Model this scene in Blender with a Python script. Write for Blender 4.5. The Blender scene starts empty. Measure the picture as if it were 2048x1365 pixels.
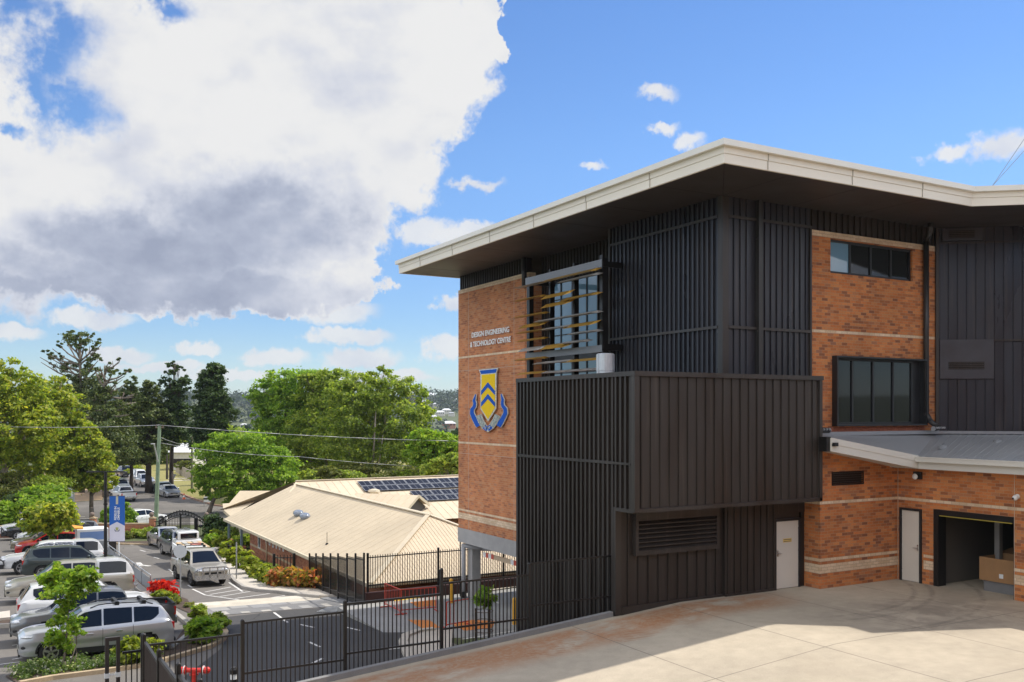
import bpy, math, random
import numpy as np
from mathutils import Vector, Matrix
R=math.radians
rnd=random.Random(7)
scene=bpy.context.scene
COL=scene.collection
# ------------------------------------------------------------------ survey of the site
# x runs along the long street-side wall line of the building, y along its sign wall, z up; the eye stands at (0,0,EYE)
FPX,CX,HY,EYE=1850.,1024.,827.,5.02
UX,UY=.8709,.4915
def ray(px):
    t=(px-CX)/FPX
    return (t*UX+UY,-t*UY+UX)
def atY(px,py,Y):
    r=ray(px); return Vector((r[0]*Y,r[1]*Y,EYE-(py-HY)*Y/FPX))
def onA(px,py,a): return atY(px,py,a/ray(px)[0])
def onB(px,py,b): return atY(px,py,b/ray(px)[1])
def onZ(px,py,z): return atY(px,py,(EYE-z)*FPX/(py-HY))
def depth(a,b): return UY*a+UX*b
def sm(t):
    t=min(1,max(0,t)); return t*t*(3-2*t)
def gz(a,b):
    Y=depth(a,b); z=-3-.05*(min(75,max(2,Y))-33)
    r=math.hypot(a,b)
    if r>230:
        z+=-26*sm((r-230)/350)+58*sm((r-650)/950)+4*math.sin(a*.011)*sm((r-700)/500)
    return z
def onG(px,py):
    k=(py-HY)/FPX
    Y=6.37/(k-.05) if k>.05 else 1e9
    if Y>75 or Y<0: Y=10.12/k
    return atY(px,py,Y)
def rampz(a): return 0. if a>16 else -.08*(16-max(a,-6))

# ------------------------------------------------------------------ objects
OFF={}
def setp(o,label=None,cat=None,group=None,kind=None):
    if label: o['label']=label
    if cat: o['category']=cat
    if group: o['group']=group
    if kind: o['kind']=kind
    return o
def thing(name,label,cat,loc=(0,0,0),group=None):
    o=bpy.data.objects.new(name,None); COL.objects.link(o); o.location=loc
    o.empty_display_size=.2
    OFF[o]=Vector(loc)
    return setp(o,label,cat,group)
class MB:
    def __init__(s): s.v=[];s.f=[];s.m=[]
    def add(s,vs,fs,mi=0):
        n=len(s.v); s.v+= [tuple(v) for v in vs]; s.f+=[tuple(n+i for i in f) for f in fs]; s.m+=[mi]*len(fs); return s
    def box(s,x0,x1,y0,y1,z0,z1,mi=0):
        if x0>x1:x0,x1=x1,x0
        if y0>y1:y0,y1=y1,y0
        if z0>z1:z0,z1=z1,z0
        return s.add([(x0,y0,z0),(x1,y0,z0),(x1,y1,z0),(x0,y1,z0),(x0,y0,z1),(x1,y0,z1),(x1,y1,z1),(x0,y1,z1)],
          [(0,3,2,1),(4,5,6,7),(0,1,5,4),(1,2,6,5),(2,3,7,6),(3,0,4,7)],mi)
    def bar(s,p,q,w,h,up=(0,0,1),mi=0):
        p=Vector(p);q=Vector(q);d=(q-p).normalized();up=Vector(up)
        sd=d.cross(up)
        if sd.length<1e-4: sd=d.cross(Vector((1,0,0)))
        sd.normalize();u=sd.cross(d)
        sd*=w/2;u*=h/2
        vs=[p-sd-u,p+sd-u,p+sd+u,p-sd+u,q-sd-u,q+sd-u,q+sd+u,q-sd+u]
        return s.add(vs,[(0,1,2,3),(7,6,5,4),(0,4,5,1),(1,5,6,2),(2,6,7,3),(3,7,4,0)],mi)
    def cyl(s,p,q,r0,r1=None,n=10,mi=0,cap=True):
        r1=r0 if r1 is None else r1
        p=Vector(p);q=Vector(q);d=(q-p).normalized()
        a=d.orthogonal().normalized();b=d.cross(a)
        vs=[];fs=[]
        for c,r in((p,r0),(q,r1)):
            for i in range(n):
                t=2*math.pi*i/n; vs.append(c+a*(r*math.cos(t))+b*(r*math.sin(t)))
        for i in range(n):
            j=(i+1)%n; fs.append((i,j,n+j,n+i))
        if cap: fs+= [tuple(range(n-1,-1,-1)),tuple(range(n,2*n))]
        return s.add(vs,fs,mi)
    def path(s,pts,r,n=6,mi=0,radii=None):
        for i in range(len(pts)-1):
            s.cyl(pts[i],pts[i+1],radii[i] if radii else r,radii[i+1] if radii else r,n,mi)
        return s
    def ball(s,c,rx,ry=None,rz=None,nu=12,nv=7,mi=0):
        ry=ry or rx;rz=rz or rx;c=Vector(c)
        vs=[c+Vector((0,0,-rz))];fs=[]
        for j in range(1,nv):
            ph=-math.pi/2+math.pi*j/nv
            for i in range(nu):
                t=2*math.pi*i/nu; vs.append(c+Vector((rx*math.cos(ph)*math.cos(t),ry*math.cos(ph)*math.sin(t),rz*math.sin(ph))))
        vs.append(c+Vector((0,0,rz)));L=len(vs)-1
        for i in range(nu):
            fs.append((0,1+(i+1)%nu,1+i)); fs.append((L,L-nu+i,L-nu+(i+1)%nu))
        for j in range(nv-2):
            for i in range(nu):
                a=1+j*nu+i;b=1+j*nu+(i+1)%nu; fs.append((a,b,b+nu,a+nu))
        return s.add(vs,fs,mi)
    def prism(s,pts,off,mi=0):
        n=len(pts);off=Vector(off);pts=[Vector(p) for p in pts]
        vs=pts+[p+off for p in pts]
        nrm=Vector((0,0,0))
        for i in range(n):
            a=pts[i];b=pts[(i+1)%n]; nrm+=a.cross(b)
        fl=nrm.dot(off)>0
        fs=[tuple(range(n)),tuple(range(2*n-1,n-1,-1))]
        fs+=[(i,n+i,n+(i+1)%n,(i+1)%n) for i in range(n)]
        if fl: fs=[tuple(reversed(f)) for f in fs]
        return s.add(vs,fs,mi)
    def quad(s,a,b,c,d,mi=0): return s.add([a,b,c,d],[(0,1,2,3)],mi)
    def lathe(s,c,prof,n=16,mi=0):
        c=Vector(c);vs=[];fs=[]
        for r,z in prof:
            for i in range(n):
                t=2*math.pi*i/n; vs.append(c+Vector((r*math.cos(t),r*math.sin(t),z)))
        for j in range(len(prof)-1):
            for i in range(n):
                k=(i+1)%n; fs.append((j*n+i,j*n+k,(j+1)*n+k,(j+1)*n+i))
        fs+=[tuple(range(n-1,-1,-1)),tuple(range((len(prof)-1)*n,len(prof)*n))]
        return s.add(vs,fs,mi)
    def build(s,name,mat,parent=None,smooth=False,label=None,bevel=0):
        me=bpy.data.meshes.new(name)
        off=OFF.get(parent,Vector((0,0,0)))
        me.from_pydata([(v[0]-off[0],v[1]-off[1],v[2]-off[2]) for v in s.v],[],s.f)
        mats=mat if isinstance(mat,(list,tuple)) else [mat]
        for m in mats: me.materials.append(m)
        if len(mats)>1: me.polygons.foreach_set('material_index',s.m)
        if smooth: me.polygons.foreach_set('use_smooth',[True]*len(s.f))
        me.update()
        o=bpy.data.objects.new(name,me); COL.objects.link(o)
        if parent is not None:
            o.parent=parent; OFF[o]=off
        if label: o['label']=label
        if bevel:
            b=o.modifiers.new('bevel','BEVEL'); b.width=bevel; b.segments=2; b.limit_method='ANGLE'
        return o
def struct(name,mb,mat,label=None,kind='structure',smooth=False):
    o=mb.build(name,mat,None,smooth); o['kind']=kind
    if label: o['label']=label
    return o
def copy_thing(t,loc,label=None):
    c=t.copy(); COL.objects.link(c); c.location=loc
    if label: c['label']=label
    for ch in t.children:
        d=ch.copy(); COL.objects.link(d); d.parent=c
        for g in ch.children:
            e=g.copy(); COL.objects.link(e); e.parent=d
    return c

# ------------------------------------------------------------------ materials
class NT:
    def __init__(s,tree): s.t=tree;s.n=tree.nodes;s.l=tree.links
    def new(s,typ,**k):
        n=s.n.new(typ)
        for a,b in k.items(): setattr(n,a,b)
        return n
    def put(s,sock,val):
        if isinstance(val,bpy.types.NodeSocket): s.l.new(val,sock)
        elif val is not None:
            if hasattr(sock.default_value,'__len__') and not hasattr(val,'__len__'): val=[val]*len(sock.default_value)
            if hasattr(val,'__len__') and len(sock.default_value)==4 and len(val)==3: val=(*val,1)
            sock.default_value=val
    def math(s,op,a,b=None,c=None,clamp=False):
        n=s.new('ShaderNodeMath',operation=op,use_clamp=clamp)
        s.put(n.inputs[0],a);s.put(n.inputs[1],b);s.put(n.inputs[2],c)
        return n.outputs[0]
    def vmath(s,op,a,b=None):
        n=s.new('ShaderNodeVectorMath',operation=op)
        s.put(n.inputs[0],a)
        if b is not None: s.put(n.inputs[1],b)
        return n.outputs['Value'] if op in('LENGTH','DOT_PRODUCT','DISTANCE') else n.outputs[0]
    def mix(s,f,a,b,blend='MIX'):
        n=s.new('ShaderNodeMix',data_type='RGBA',blend_type=blend)
        s.put(n.inputs[0],f);s.put(n.inputs[6],a);s.put(n.inputs[7],b)
        return n.outputs[2]
    def noise(s,vec,scale,detail=4,rough=.55,dist=0):
        n=s.new('ShaderNodeTexNoise'); s.put(n.inputs['Vector'],vec)
        n.inputs['Scale'].default_value=scale;n.inputs['Detail'].default_value=detail
        n.inputs['Roughness'].default_value=rough;n.inputs['Distortion'].default_value=dist
        return n.outputs[0]
    def wnoise(s,vec):
        n=s.new('ShaderNodeTexWhiteNoise'); s.put(n.inputs['Vector'],vec); return n.outputs[0]
    def range(s,v,a,b,c=0,d=1,smooth=True):
        n=s.new('ShaderNodeMapRange',interpolation_type='SMOOTHSTEP' if smooth else 'LINEAR')
        s.put(n.inputs[0],v);s.put(n.inputs[1],a);s.put(n.inputs[2],b);s.put(n.inputs[3],c);s.put(n.inputs[4],d)
        return n.outputs[0]
    def ramp(s,f,stops,const=False):
        n=s.new('ShaderNodeValToRGB'); s.put(n.inputs[0],f); cr=n.color_ramp
        if const: cr.interpolation='CONSTANT'
        while len(cr.elements)<len(stops): cr.elements.new(.5)
        for e,(p,c) in zip(cr.elements,stops): e.position=p;e.color=(*c,1)
        return n.outputs[0]
    def sep(s,v):
        n=s.new('ShaderNodeSeparateXYZ'); s.put(n.inputs[0],v); return n.outputs
    def comb(s,x=0,y=0,z=0):
        n=s.new('ShaderNodeCombineXYZ'); s.put(n.inputs[0],x);s.put(n.inputs[1],y);s.put(n.inputs[2],z); return n.outputs[0]
    def pos(s): return s.new('ShaderNodeNewGeometry').outputs['Position']
    def obj(s): return s.new('ShaderNodeTexCoord').outputs['Object']
def newmat(name):
    m=bpy.data.materials.new(name); m.use_nodes=True
    nt=NT(m.node_tree); b=m.node_tree.nodes['Principled BSDF']
    return m,nt,b
def bump(nt,b,h,strength=.3,dist=.02):
    n=nt.new('ShaderNodeBump'); n.inputs['Strength'].default_value=strength;n.inputs['Distance'].default_value=dist
    nt.put(n.inputs['Height'],h); nt.l.new(n.outputs[0],b.inputs['Normal'])
_MC={}
def plain(name,c,rough=.6,metal=0,vary=.25,scale=3,coat=0,bmp=0,spec=None,emit=None):
    if name in _MC: return _MC[name]
    m,nt,b=newmat(name)
    if vary:
        n=nt.noise(nt.obj(),scale,5); lo=[x*(1-vary) for x in c];hi=[min(1,x*(1+vary)) for x in c]
        nt.put(b.inputs['Base Color'],nt.ramp(n,[(.25,lo),(.75,hi)]))
        nt.put(b.inputs['Roughness'],nt.range(n,.2,.8,max(0,rough-.08),min(1,rough+.08)))
        if bmp: bump(nt,b,nt.noise(nt.obj(),scale*6,4),bmp,.01)
    else:
        b.inputs['Base Color'].default_value=(*c,1); b.inputs['Roughness'].default_value=rough
    b.inputs['Metallic'].default_value=metal
    if coat: b.inputs['Coat Weight'].default_value=coat; b.inputs['Coat Roughness'].default_value=.04
    if spec is not None: b.inputs['Specular IOR Level'].default_value=spec
    if emit: b.inputs['Emission Color'].default_value=(*emit[0],1); b.inputs['Emission Strength'].default_value=emit[1]
    _MC[name]=m; return m
def brick_mat(name,stops,mortar=(.42,.36,.29),bw=.24,bh=.086,mw=.010,tone=(.8,1.15)):
    m,nt,b=newmat(name)
    x,y,z=nt.sep(nt.pos())
    u=nt.math('ADD',x,y)
    rowf=nt.math('DIVIDE',z,bh); row=nt.math('FLOOR',rowf); fy=nt.math('SUBTRACT',rowf,row)
    sh=nt.math('MULTIPLY',nt.math('MODULO',nt.math('ADD',row,1000),2),.5)
    cf=nt.math('ADD',nt.math('DIVIDE',u,bw),sh); col=nt.math('FLOOR',cf); fx=nt.math('SUBTRACT',cf,col)
    w=nt.wnoise(nt.comb(col,row,3.3))
    c=nt.ramp(w,stops)
    big=nt.noise(nt.pos(),.7,3); c=nt.mix(1,c,nt.ramp(big,[(.3,(tone[0],)*3),(.7,(tone[1],)*3)]),'MULTIPLY')
    fine=nt.noise(nt.pos(),40,3); c=nt.mix(1,c,nt.ramp(fine,[(.25,(.85,.85,.85)),(.75,(1.12,1.12,1.12))]),'MULTIPLY')
    mx=nt.math('LESS_THAN',fx,mw/bw); my=nt.math('LESS_THAN',fy,mw/bh); mm=nt.math('MAXIMUM',mx,my)
    c=nt.mix(mm,c,mortar)
    nt.put(b.inputs['Base Color'],c); b.inputs['Roughness'].default_value=.85
    bump(nt,b,nt.math('ADD',nt.math('MULTIPLY',mm,-1),nt.math('MULTIPLY',fine,.4)),.5,.008)
    return m
# ------------------------------------------------------------------ material palette
BR=brick_mat('orange_brick',[(0,(.26,.1,.05)),(.1,(.34,.12,.05)),(.25,(.5,.165,.05)),(.5,(.6,.2,.06)),(.8,(.64,.25,.08)),(.95,(.5,.2,.085)),(1,(.32,.14,.08))],mortar=(.44,.27,.16),mw=.009)
BR2=brick_mat('red_brown_brick',[(0,(.36,.13,.06)),(.1,(.46,.165,.07)),(.4,(.56,.21,.085)),(.7,(.61,.235,.09)),(.92,(.6,.28,.13)),(1,(.42,.18,.1))],mortar=(.52,.31,.19),mw=.009)
CB=brick_mat('cream_brick',[(0,(.68,.49,.31)),(.5,(.76,.57,.38)),(1,(.82,.64,.45))],mortar=(.46,.32,.22))
HB=brick_mat('hall_brick',[(0,(.28,.09,.045)),(.4,(.42,.15,.07)),(.8,(.48,.2,.1)),(1,(.3,.12,.07))],mortar=(.4,.25,.18))
def clad_mat(name,c,rough=.42):
    m,nt,b=newmat(name)
    p=nt.pos(); n=nt.noise(nt.vmath('MULTIPLY',p,(1.1,1.1,.25)),1.2,4)
    nt.put(b.inputs['Base Color'],nt.mix(nt.math('MULTIPLY',nt.range(nt.noise(nt.vmath('MULTIPLY',p,(9,9,.35)),1,4),.52,.75),.35),nt.ramp(n,[(.3,[x*.85 for x in c]),(.7,[x*1.15 for x in c])]),(.12,.1,.085)))
    nt.put(b.inputs['Roughness'],nt.range(n,.3,.7,rough-.1,rough+.14))
    b.inputs['Metallic'].default_value=.25
    bump(nt,b,nt.noise(nt.vmath('MULTIPLY',p,(1.5,1.5,.5)),1.6,2),.12,.03)
    return m
CL=clad_mat('charcoal_cladding',(.045,.037,.032))
CLU=clad_mat('sky_tinted_cladding',(.04,.041,.05),.34)  # upper cladding; blue tint puts the sky's reflection into the base colour
CLT=clad_mat('charcoal_trim',(.05,.043,.039),.38)
def conc_mat(name,c,stain=None,joints=None,rough=.8,var=.14,scale=.35):
    m,nt,b=newmat(name); p=nt.pos()
    n1=nt.noise(p,scale,6,.6); n2=nt.noise(p,scale*9,4); n3=nt.noise(p,60,2)
    col=nt.ramp(n1,[(.3,[x*(1-var) for x in c]),(.7,[x*(1+var) for x in c])])
    col=nt.mix(1,col,nt.ramp(n2,[(.3,(.92,.92,.92)),(.7,(1.06,1.06,1.06))]),'MULTIPLY')
    col=nt.mix(1,col,nt.ramp(n3,[(.3,(.86,.86,.86)),(.7,(1.08,1.08,1.08))]),'MULTIPLY')
    if stain: col=stain(nt,p,col)
    if joints:
        x,y,z=nt.sep(p); msk=0
        for ax,v in joints:
            d=nt.math('ABSOLUTE',nt.math('SUBTRACT',x if ax=='x' else y,v)); k=nt.math('LESS_THAN',d,.011)
            msk=k if isinstance(msk,int) else nt.math('MAXIMUM',msk,k)
        col=nt.mix(nt.math('MULTIPLY',msk,.8),col,(.1,.085,.07))
    nt.put(b.inputs['Base Color'],col); b.inputs['Roughness'].default_value=rough
    bump(nt,b,n3,.15,.004)
    return m
def court_stain(nt,p,col):
    x,y,z=nt.sep(p)
    band=nt.math('MULTIPLY',nt.range(y,17.0,18.2),nt.range(y,19.2,18.9))
    n=nt.noise(nt.vmath('MULTIPLY',p,(.55,1.1,1)),1.1,6,.65)
    a=nt.math('MULTIPLY',band,nt.range(n,.33,.52)); a=nt.math('MULTIPLY',a,nt.range(x,20,17.4))
    tex=nt.noise(p,9,4,.7); a=nt.math('MULTIPLY',a,nt.range(tex,.25,.6,.45,1))
    col=nt.mix(nt.math('MULTIPLY',a,.95),col,(.34,.165,.075))
    # tyre marks and grime in front of the garage
    v=nt.vmath('SUBTRACT',p,(20.6,15.2,0)); d=nt.vmath('LENGTH',nt.vmath('MULTIPLY',v,(.28,.42,0)))
    g=nt.math('MULTIPLY',nt.range(d,1.3,.2),nt.range(nt.noise(p,.9,6,.7,.8),.36,.6))
    col=nt.mix(nt.math('MULTIPLY',g,.62),col,(.17,.14,.11))
    rad=nt.vmath('LENGTH',nt.vmath('SUBTRACT',p,(19.2,21.5,0)))
    for r0 in(5.6,6.05,7.3):
        k=nt.math('MULTIPLY',nt.range(nt.math('ABSOLUTE',nt.math('SUBTRACT',rad,r0)),.12,.02),nt.range(nt.noise(p,2,5,.8),.38,.55))
        k=nt.math('MULTIPLY',k,nt.range(x,17.4,18.6))
        w=nt.new('ShaderNodeTexWave',wave_type='BANDS'); nt.put(w.inputs[0],p); w.inputs['Scale'].default_value=6;w.inputs['Distortion'].default_value=2
        k=nt.math('MULTIPLY',k,nt.range(w.outputs[1],.2,.7))
        col=nt.mix(nt.math('MULTIPLY',k,.75),col,(.12,.1,.08))
    for (xa,ya,fr) in((13.2,17.6,.0),(11.2,17.9,.3),(14.6,18.2,.1)):
        q=nt.vmath('SUBTRACT',p,(xa,ya,0)); qx,qy,qz=nt.sep(q); e=nt.vmath('LENGTH',nt.vmath('MULTIPLY',q,(.9,2.2,0)))
        st=nt.math('MULTIPLY',nt.range(e,1,.5),nt.range(nt.math('SINE',nt.math('ADD',nt.math('MULTIPLY',qx,42),nt.math('MULTIPLY',qy,26))),-.1,.6)); st=nt.math('MULTIPLY',st,nt.range(nt.noise(p,3,4,.7),.42,.56))
        col=nt.mix(nt.math('MULTIPLY',st,.7),col,(.3,.13,.05))
    wet=nt.math('MULTIPLY',nt.range(nt.noise(p,.5,5,.6),.5,.66),.12)
    col=nt.mix(wet,col,(.28,.22,.15))
    return col
CONC=conc_mat('court_concrete',(.43,.365,.275),court_stain,[('x',12.6),('x',15.7),('x',18.9),('x',22.0),('y',14.07),('y',10.9)])
KERB=conc_mat('kerb_concrete',(.36,.335,.3))
KERBN=conc_mat('grey_kerb',(.24,.235,.23))
BEAM=conc_mat('beam_concrete',(.38,.37,.36))
PATH=conc_mat('path_concrete',(.5,.45,.38))
SAND=conc_mat('sandstone_kerb',(.46,.35,.22),scale=1.2)
def asphalt(name,c,var=.2):
    m,nt,b=newmat(name); p=nt.pos()
    n1=nt.noise(p,.22,6,.6); n3=nt.noise(p,45,3); n2=nt.noise(nt.vmath('MULTIPLY',p,(1,.2,1)),1.3,4)
    col=nt.ramp(n1,[(.3,[x*(1-var) for x in c]),(.72,[x*(1+var) for x in c])])
    col=nt.mix(1,col,nt.ramp(n3,[(.2,(.75,.75,.75)),(.8,(1.22,1.22,1.22))]),'MULTIPLY')
    col=nt.mix(1,col,nt.ramp(n2,[(.3,(.93,.93,.93)),(.7,(1.07,1.07,1.07))]),'MULTIPLY')
    vo=nt.new('ShaderNodeTexVoronoi',feature='DISTANCE_TO_EDGE'); nt.put(vo.inputs['Vector'],nt.vmath('ADD',p,nt.vmath('MULTIPLY',nt.comb(n1,n2,0),(1.5,1.5,0)))); vo.inputs['Scale'].default_value=.28
    ck=nt.math('MULTIPLY',nt.math('LESS_THAN',vo.outputs['Distance'],.006),nt.range(nt.noise(p,.13,2),.48,.56)); col=nt.mix(nt.math('MULTIPLY',ck,.7),col,[x*.35 for x in c])
    pt_=nt.range(nt.noise(p,.09,1,.3),.6,.62); col=nt.mix(nt.math('MULTIPLY',pt_,.35),col,[x*.6 for x in c])
    ol=nt.range(nt.noise(p,.8,4,.6),.63,.75); col=nt.mix(nt.math('MULTIPLY',ol,.4),col,[x*.4 for x in c])
    nt.put(b.inputs['Base Color'],col); b.inputs['Roughness'].default_value=.85
    bump(nt,b,n3,.3,.006); return m
ASPH=asphalt('old_asphalt',(.15,.135,.118))
ASPHN=asphalt('new_asphalt',(.05,.049,.05))
ASPHG=asphalt('mid_asphalt',(.2,.195,.185))
def grass_mat(name,a,bc,dirt,amt=.5):
    m,nt,b=newmat(name); p=nt.pos()
    n=nt.noise(p,.25,6,.65); n2=nt.noise(p,8,4)
    col=nt.mix(n2,a,bc); col=nt.mix(nt.range(n,amt,amt+.14),col,dirt)
    nt.put(b.inputs['Base Color'],col); b.inputs['Roughness'].default_value=.95
    bump(nt,b,n2,.6,.03); return m
GRASS=grass_mat('dry_lawn',(.2,.19,.05),(.29,.25,.08),(.33,.24,.1),.6)
GROUND=grass_mat('open_ground',(.06,.08,.025),(.1,.11,.04),(.14,.11,.06),.6)
DIRT=grass_mat('red_dirt',(.3,.19,.11),(.38,.27,.16),(.27,.22,.09),.58)
SOIL=plain('garden_soil',(.07,.045,.03),.95,0,.4,6,bmp=.6)
CREAMG=plain('pale_grey_fascia',(.66,.64,.58),.5,0,.05,.6)
CREAM=plain('cream_fascia',(.83,.77,.65),.5,0,.05,.6)
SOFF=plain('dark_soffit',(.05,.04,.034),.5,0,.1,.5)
BLK=plain('black_steel',(.018,.017,.017),.38,.2,.2,2)
DKFR=plain('dark_window_frame',(.028,.03,.033),.4,.2,.15,2)
WHITE=plain('white_paint',(.8,.8,.78),.5,0,.06,2)
DOORW=plain('cream_door_paint',(.7,.66,.58),.5,0,.05,1)
GALV=plain('galvanised_steel',(.42,.43,.44),.45,.6,.2,5)
STEEL=plain('brushed_steel',(.55,.55,.55),.3,.9,.1,8)
GREYP=plain('grey_plastic_pipe',(.36,.36,.37),.5,0,.08,2)
DKP=plain('dark_downpipe',(.045,.043,.042),.4,.2,.15,2)
def glass_mat(name,c,rough=.04,spec=.35):
    m,nt,b=newmat(name)
    b.inputs['Base Color'].default_value=(*c,1);b.inputs['Roughness'].default_value=rough;b.inputs['Specular IOR Level'].default_value=spec
    n=nt.noise(nt.pos(),.6,2); bump(nt,b,n,.05,.02)
    return m
GLASS=glass_mat('dark_window_glass',(.012,.014,.016))
SKYGLASS=glass_mat('sky_reflection_glass',(.16,.3,.42),.03,.9)  # pane colour carries a painted blue reflection of the sky
GOLD=plain('gold_blade',(.5,.29,.05),.35,.45,.15,4)
BLADEG=plain('grey_blade',(.42,.41,.39),.4,.4,.15,4)
BLUE=plain('crest_blue',(.006,.095,.5),.6,0,.05,3,spec=.2)
YEL=plain('crest_yellow',(.9,.6,.008),.6,0,.04,3,spec=.2)
SILV=plain('crest_silver',(.72,.7,.62),.25,.3,.12,6)
LETTER=plain('steel_letter',(.88,.87,.85),.5,0,.03,6)

# ------------------------------------------------------------------ camera, light, sky
cam=bpy.data.cameras.new('camera'); co=bpy.data.objects.new('camera',cam); COL.objects.link(co)
co.location=(0,0,EYE); co.rotation_euler=(R(90),0,-math.atan2(UY,UX))
cam.sensor_width=36; cam.lens=36*FPX/2048; cam.shift_y=(HY-682.5)/2048; cam.clip_end=20000; cam.clip_start=.1
scene.camera=co
SUNV=Vector((8,.45,11.2)).normalized()
sl=bpy.data.lights.new('sun','SUN'); sl.energy=3.5; sl.angle=R(.5); sl.color=(1,.95,.86)
so=bpy.data.objects.new('sun',sl); COL.objects.link(so); so.rotation_euler=SUNV.to_track_quat('Z','Y').to_euler(); so.location=(0,0,60)
w=bpy.data.worlds.new('World'); scene.world=w; w.use_nodes=True
nt=NT(w.node_tree); nt.n.clear()
out=nt.new('ShaderNodeOutputWorld')
sky=nt.new('ShaderNodeTexSky',sky_type='NISHITA'); sky.sun_disc=False
sky.sun_elevation=math.asin(SUNV.z); sky.sun_rotation=math.atan2(SUNV.x,SUNV.y); sky.air_density=1.0; sky.dust_density=.05; sky.ozone_density=2.2
hs=nt.new('ShaderNodeHueSaturation'); hs.inputs['Saturation'].default_value=1.18; hs.inputs['Hue'].default_value=.508; nt.l.new(sky.outputs[0],hs.inputs['Color'])
bg=nt.new('ShaderNodeBackground'); bg.inputs[1].default_value=.104; EL0=nt.math('MULTIPLY',nt.math('ARCSINE',nt.sep(nt.new('ShaderNodeTexCoord').outputs['Generated'])[2]),57.29578); nt.l.new(nt.mix(1,hs.outputs[0],nt.mix(nt.range(EL0,3,17),(.64,.76,.93),(.97,1.05,1.1)),'MULTIPLY'),bg.inputs[0])
dirv=nt.new('ShaderNodeTexCoord').outputs['Generated']
dx,dy,dz=nt.sep(dirv)
azr=nt.math('MULTIPLY',nt.math('ARCTAN2',dx,dy),57.29578); az0=nt.math('SUBTRACT',azr,29.44)
el=nt.math('MULTIPLY',nt.math('ARCSINE',dz),57.29578)
def ae(px,py):
    t=(px-CX)/FPX; s=(HY-py)/FPX
    return math.degrees(math.atan(t)),math.degrees(math.atan(s/math.sqrt(1+t*t)))
nA=nt.new('ShaderNodeTexNoise'); nt.put(nA.inputs['Vector'],dirv); nA.inputs['Scale'].default_value=9; nA.inputs['Detail'].default_value=7; nA.inputs['Roughness'].default_value=.6
wob=nt.vmath('MULTIPLY',nt.vmath('SUBTRACT',nA.outputs['Color'],(.5,.5,.5)),(9,7,0))
nB=nt.new('ShaderNodeTexNoise'); nt.put(nB.inputs['Vector'],dirv); nB.inputs['Scale'].default_value=45; nB.inputs['Detail'].default_value=6; nB.inputs['Roughness'].default_value=.62
wob2=nt.vmath('MULTIPLY',nt.vmath('SUBTRACT',nB.outputs['Color'],(.5,.5,.5)),(2.2,2.0,0))
pv0=nt.comb(az0,el,0); pv=nt.vmath('ADD',nt.vmath('ADD',pv0,wob),wob2); pvs=nt.vmath('ADD',pv0,nt.vmath('MULTIPLY',wob2,(1.2,.8,0)))
def blob(lst,vec):
    acc=None
    for px,py,rx,ry in lst:
        a0,e0=ae(px,py); a1,_=ae(px+rx,py); _,e1=ae(px,py-ry)
        d=nt.vmath('LENGTH',nt.vmath('DIVIDE',nt.vmath('SUBTRACT',vec,(a0,e0,0)),(a1-a0,e1-e0,1)))
        acc=d if acc is None else nt.math('MINIMUM',acc,d)
    return nt.math('SUBTRACT',1,acc)
big=blob([(330,330,450,300),(400,110,330,190),(200,250,260,160),(60,420,330,240),(760,110,235,240),(640,300,230,190),(600,470,200,130),(180,560,400,75),(560,575,230,55),(690,560,110,60),(-150,150,240,260),(470,-150,600,300),(985,40,50,90)],pv)
hole=blob([(130,110,75,85),(175,205,60,55),(20,25,75,45),(330,20,50,30),(20,235,32,16),(100,165,60,60)],pv)
den=nt.math('MINIMUM',nt.range(big,.0,.14),nt.range(nt.math('ADD',hole,nt.math('MULTIPLY',nt.math('SUBTRACT',nB.outputs[0],.5),1.9)),.75,-.6))
wisp=blob([(1318,185,58,24),(1378,285,48,24),(1330,258,45,16),(2010,290,150,42),(1900,305,80,24),(960,370,70,16),(900,470,150,40),(1185,330,40,13)],pvs)
den2=nt.math('MULTIPLY',nt.range(nt.math('ADD',wisp,nt.math('MULTIPLY',nt.math('SUBTRACT',nB.outputs[0],.5),1.1)),.12,.75),.92)
low=blob([(660,625,120,36),(700,675,110,22),(555,715,85,26),(720,715,110,26),(400,700,55,20),(240,710,90,22),(900,695,80,34),(330,735,120,16),(850,465,80,36),(950,465,80,30),(180,640,120,24),(20,665,90,24),(460,750,140,16),(760,755,160,20),(910,605,60,18)],pvs)
den3=nt.math('MULTIPLY',nt.range(nt.math('ADD',low,nt.math('MULTIPLY',nt.math('SUBTRACT',nB.outputs[0],.5),.9)),.05,.5),.88)
hz=nt.math('MULTIPLY',nt.range(el,6,0),.2)
hz=nt.math('MULTIPLY',hz,nt.range(nA.outputs[0],.3,.65,.55,1))
# unseen clouds round the rest of the sky, added as neutral fill light
fill_clouds=nt.math('MULTIPLY',nt.range(nt.noise(nt.vmath('MULTIPLY',dirv,(1,1,2.2)),2.3,8,.55),.42,.55),nt.range(nt.math('ABSOLUTE',az0),33,46))
den=nt.math('MAXIMUM',nt.math('MAXIMUM',den,den2),nt.math('MAXIMUM',nt.math('MAXIMUM',den3,hz),nt.math('MULTIPLY',fill_clouds,nt.range(el,2,10))))
shade=blob([(370,575,430,80),(540,450,230,130),(320,500,280,100),(120,610,260,50)],pv)
sh=nt.math('MULTIPLY',nt.range(shade,-.35,.7),nt.range(big,.02,.3,.25,1))
sh2=nt.math('MULTIPLY',nt.math('SUBTRACT',nt.noise(dirv,6,5,.5),.5),.9)
under=nt.math('MULTIPLY',nt.math('SUBTRACT',nt.noise(nt.vmath('MULTIPLY',dirv,(1,1,1.5)),16,6,.55),.5),1.25)
sh=nt.math('ADD',nt.math('ADD',nt.math('MULTIPLY',sh,.74),.1),nt.math('ADD',sh2,under),clamp=True)
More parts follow.
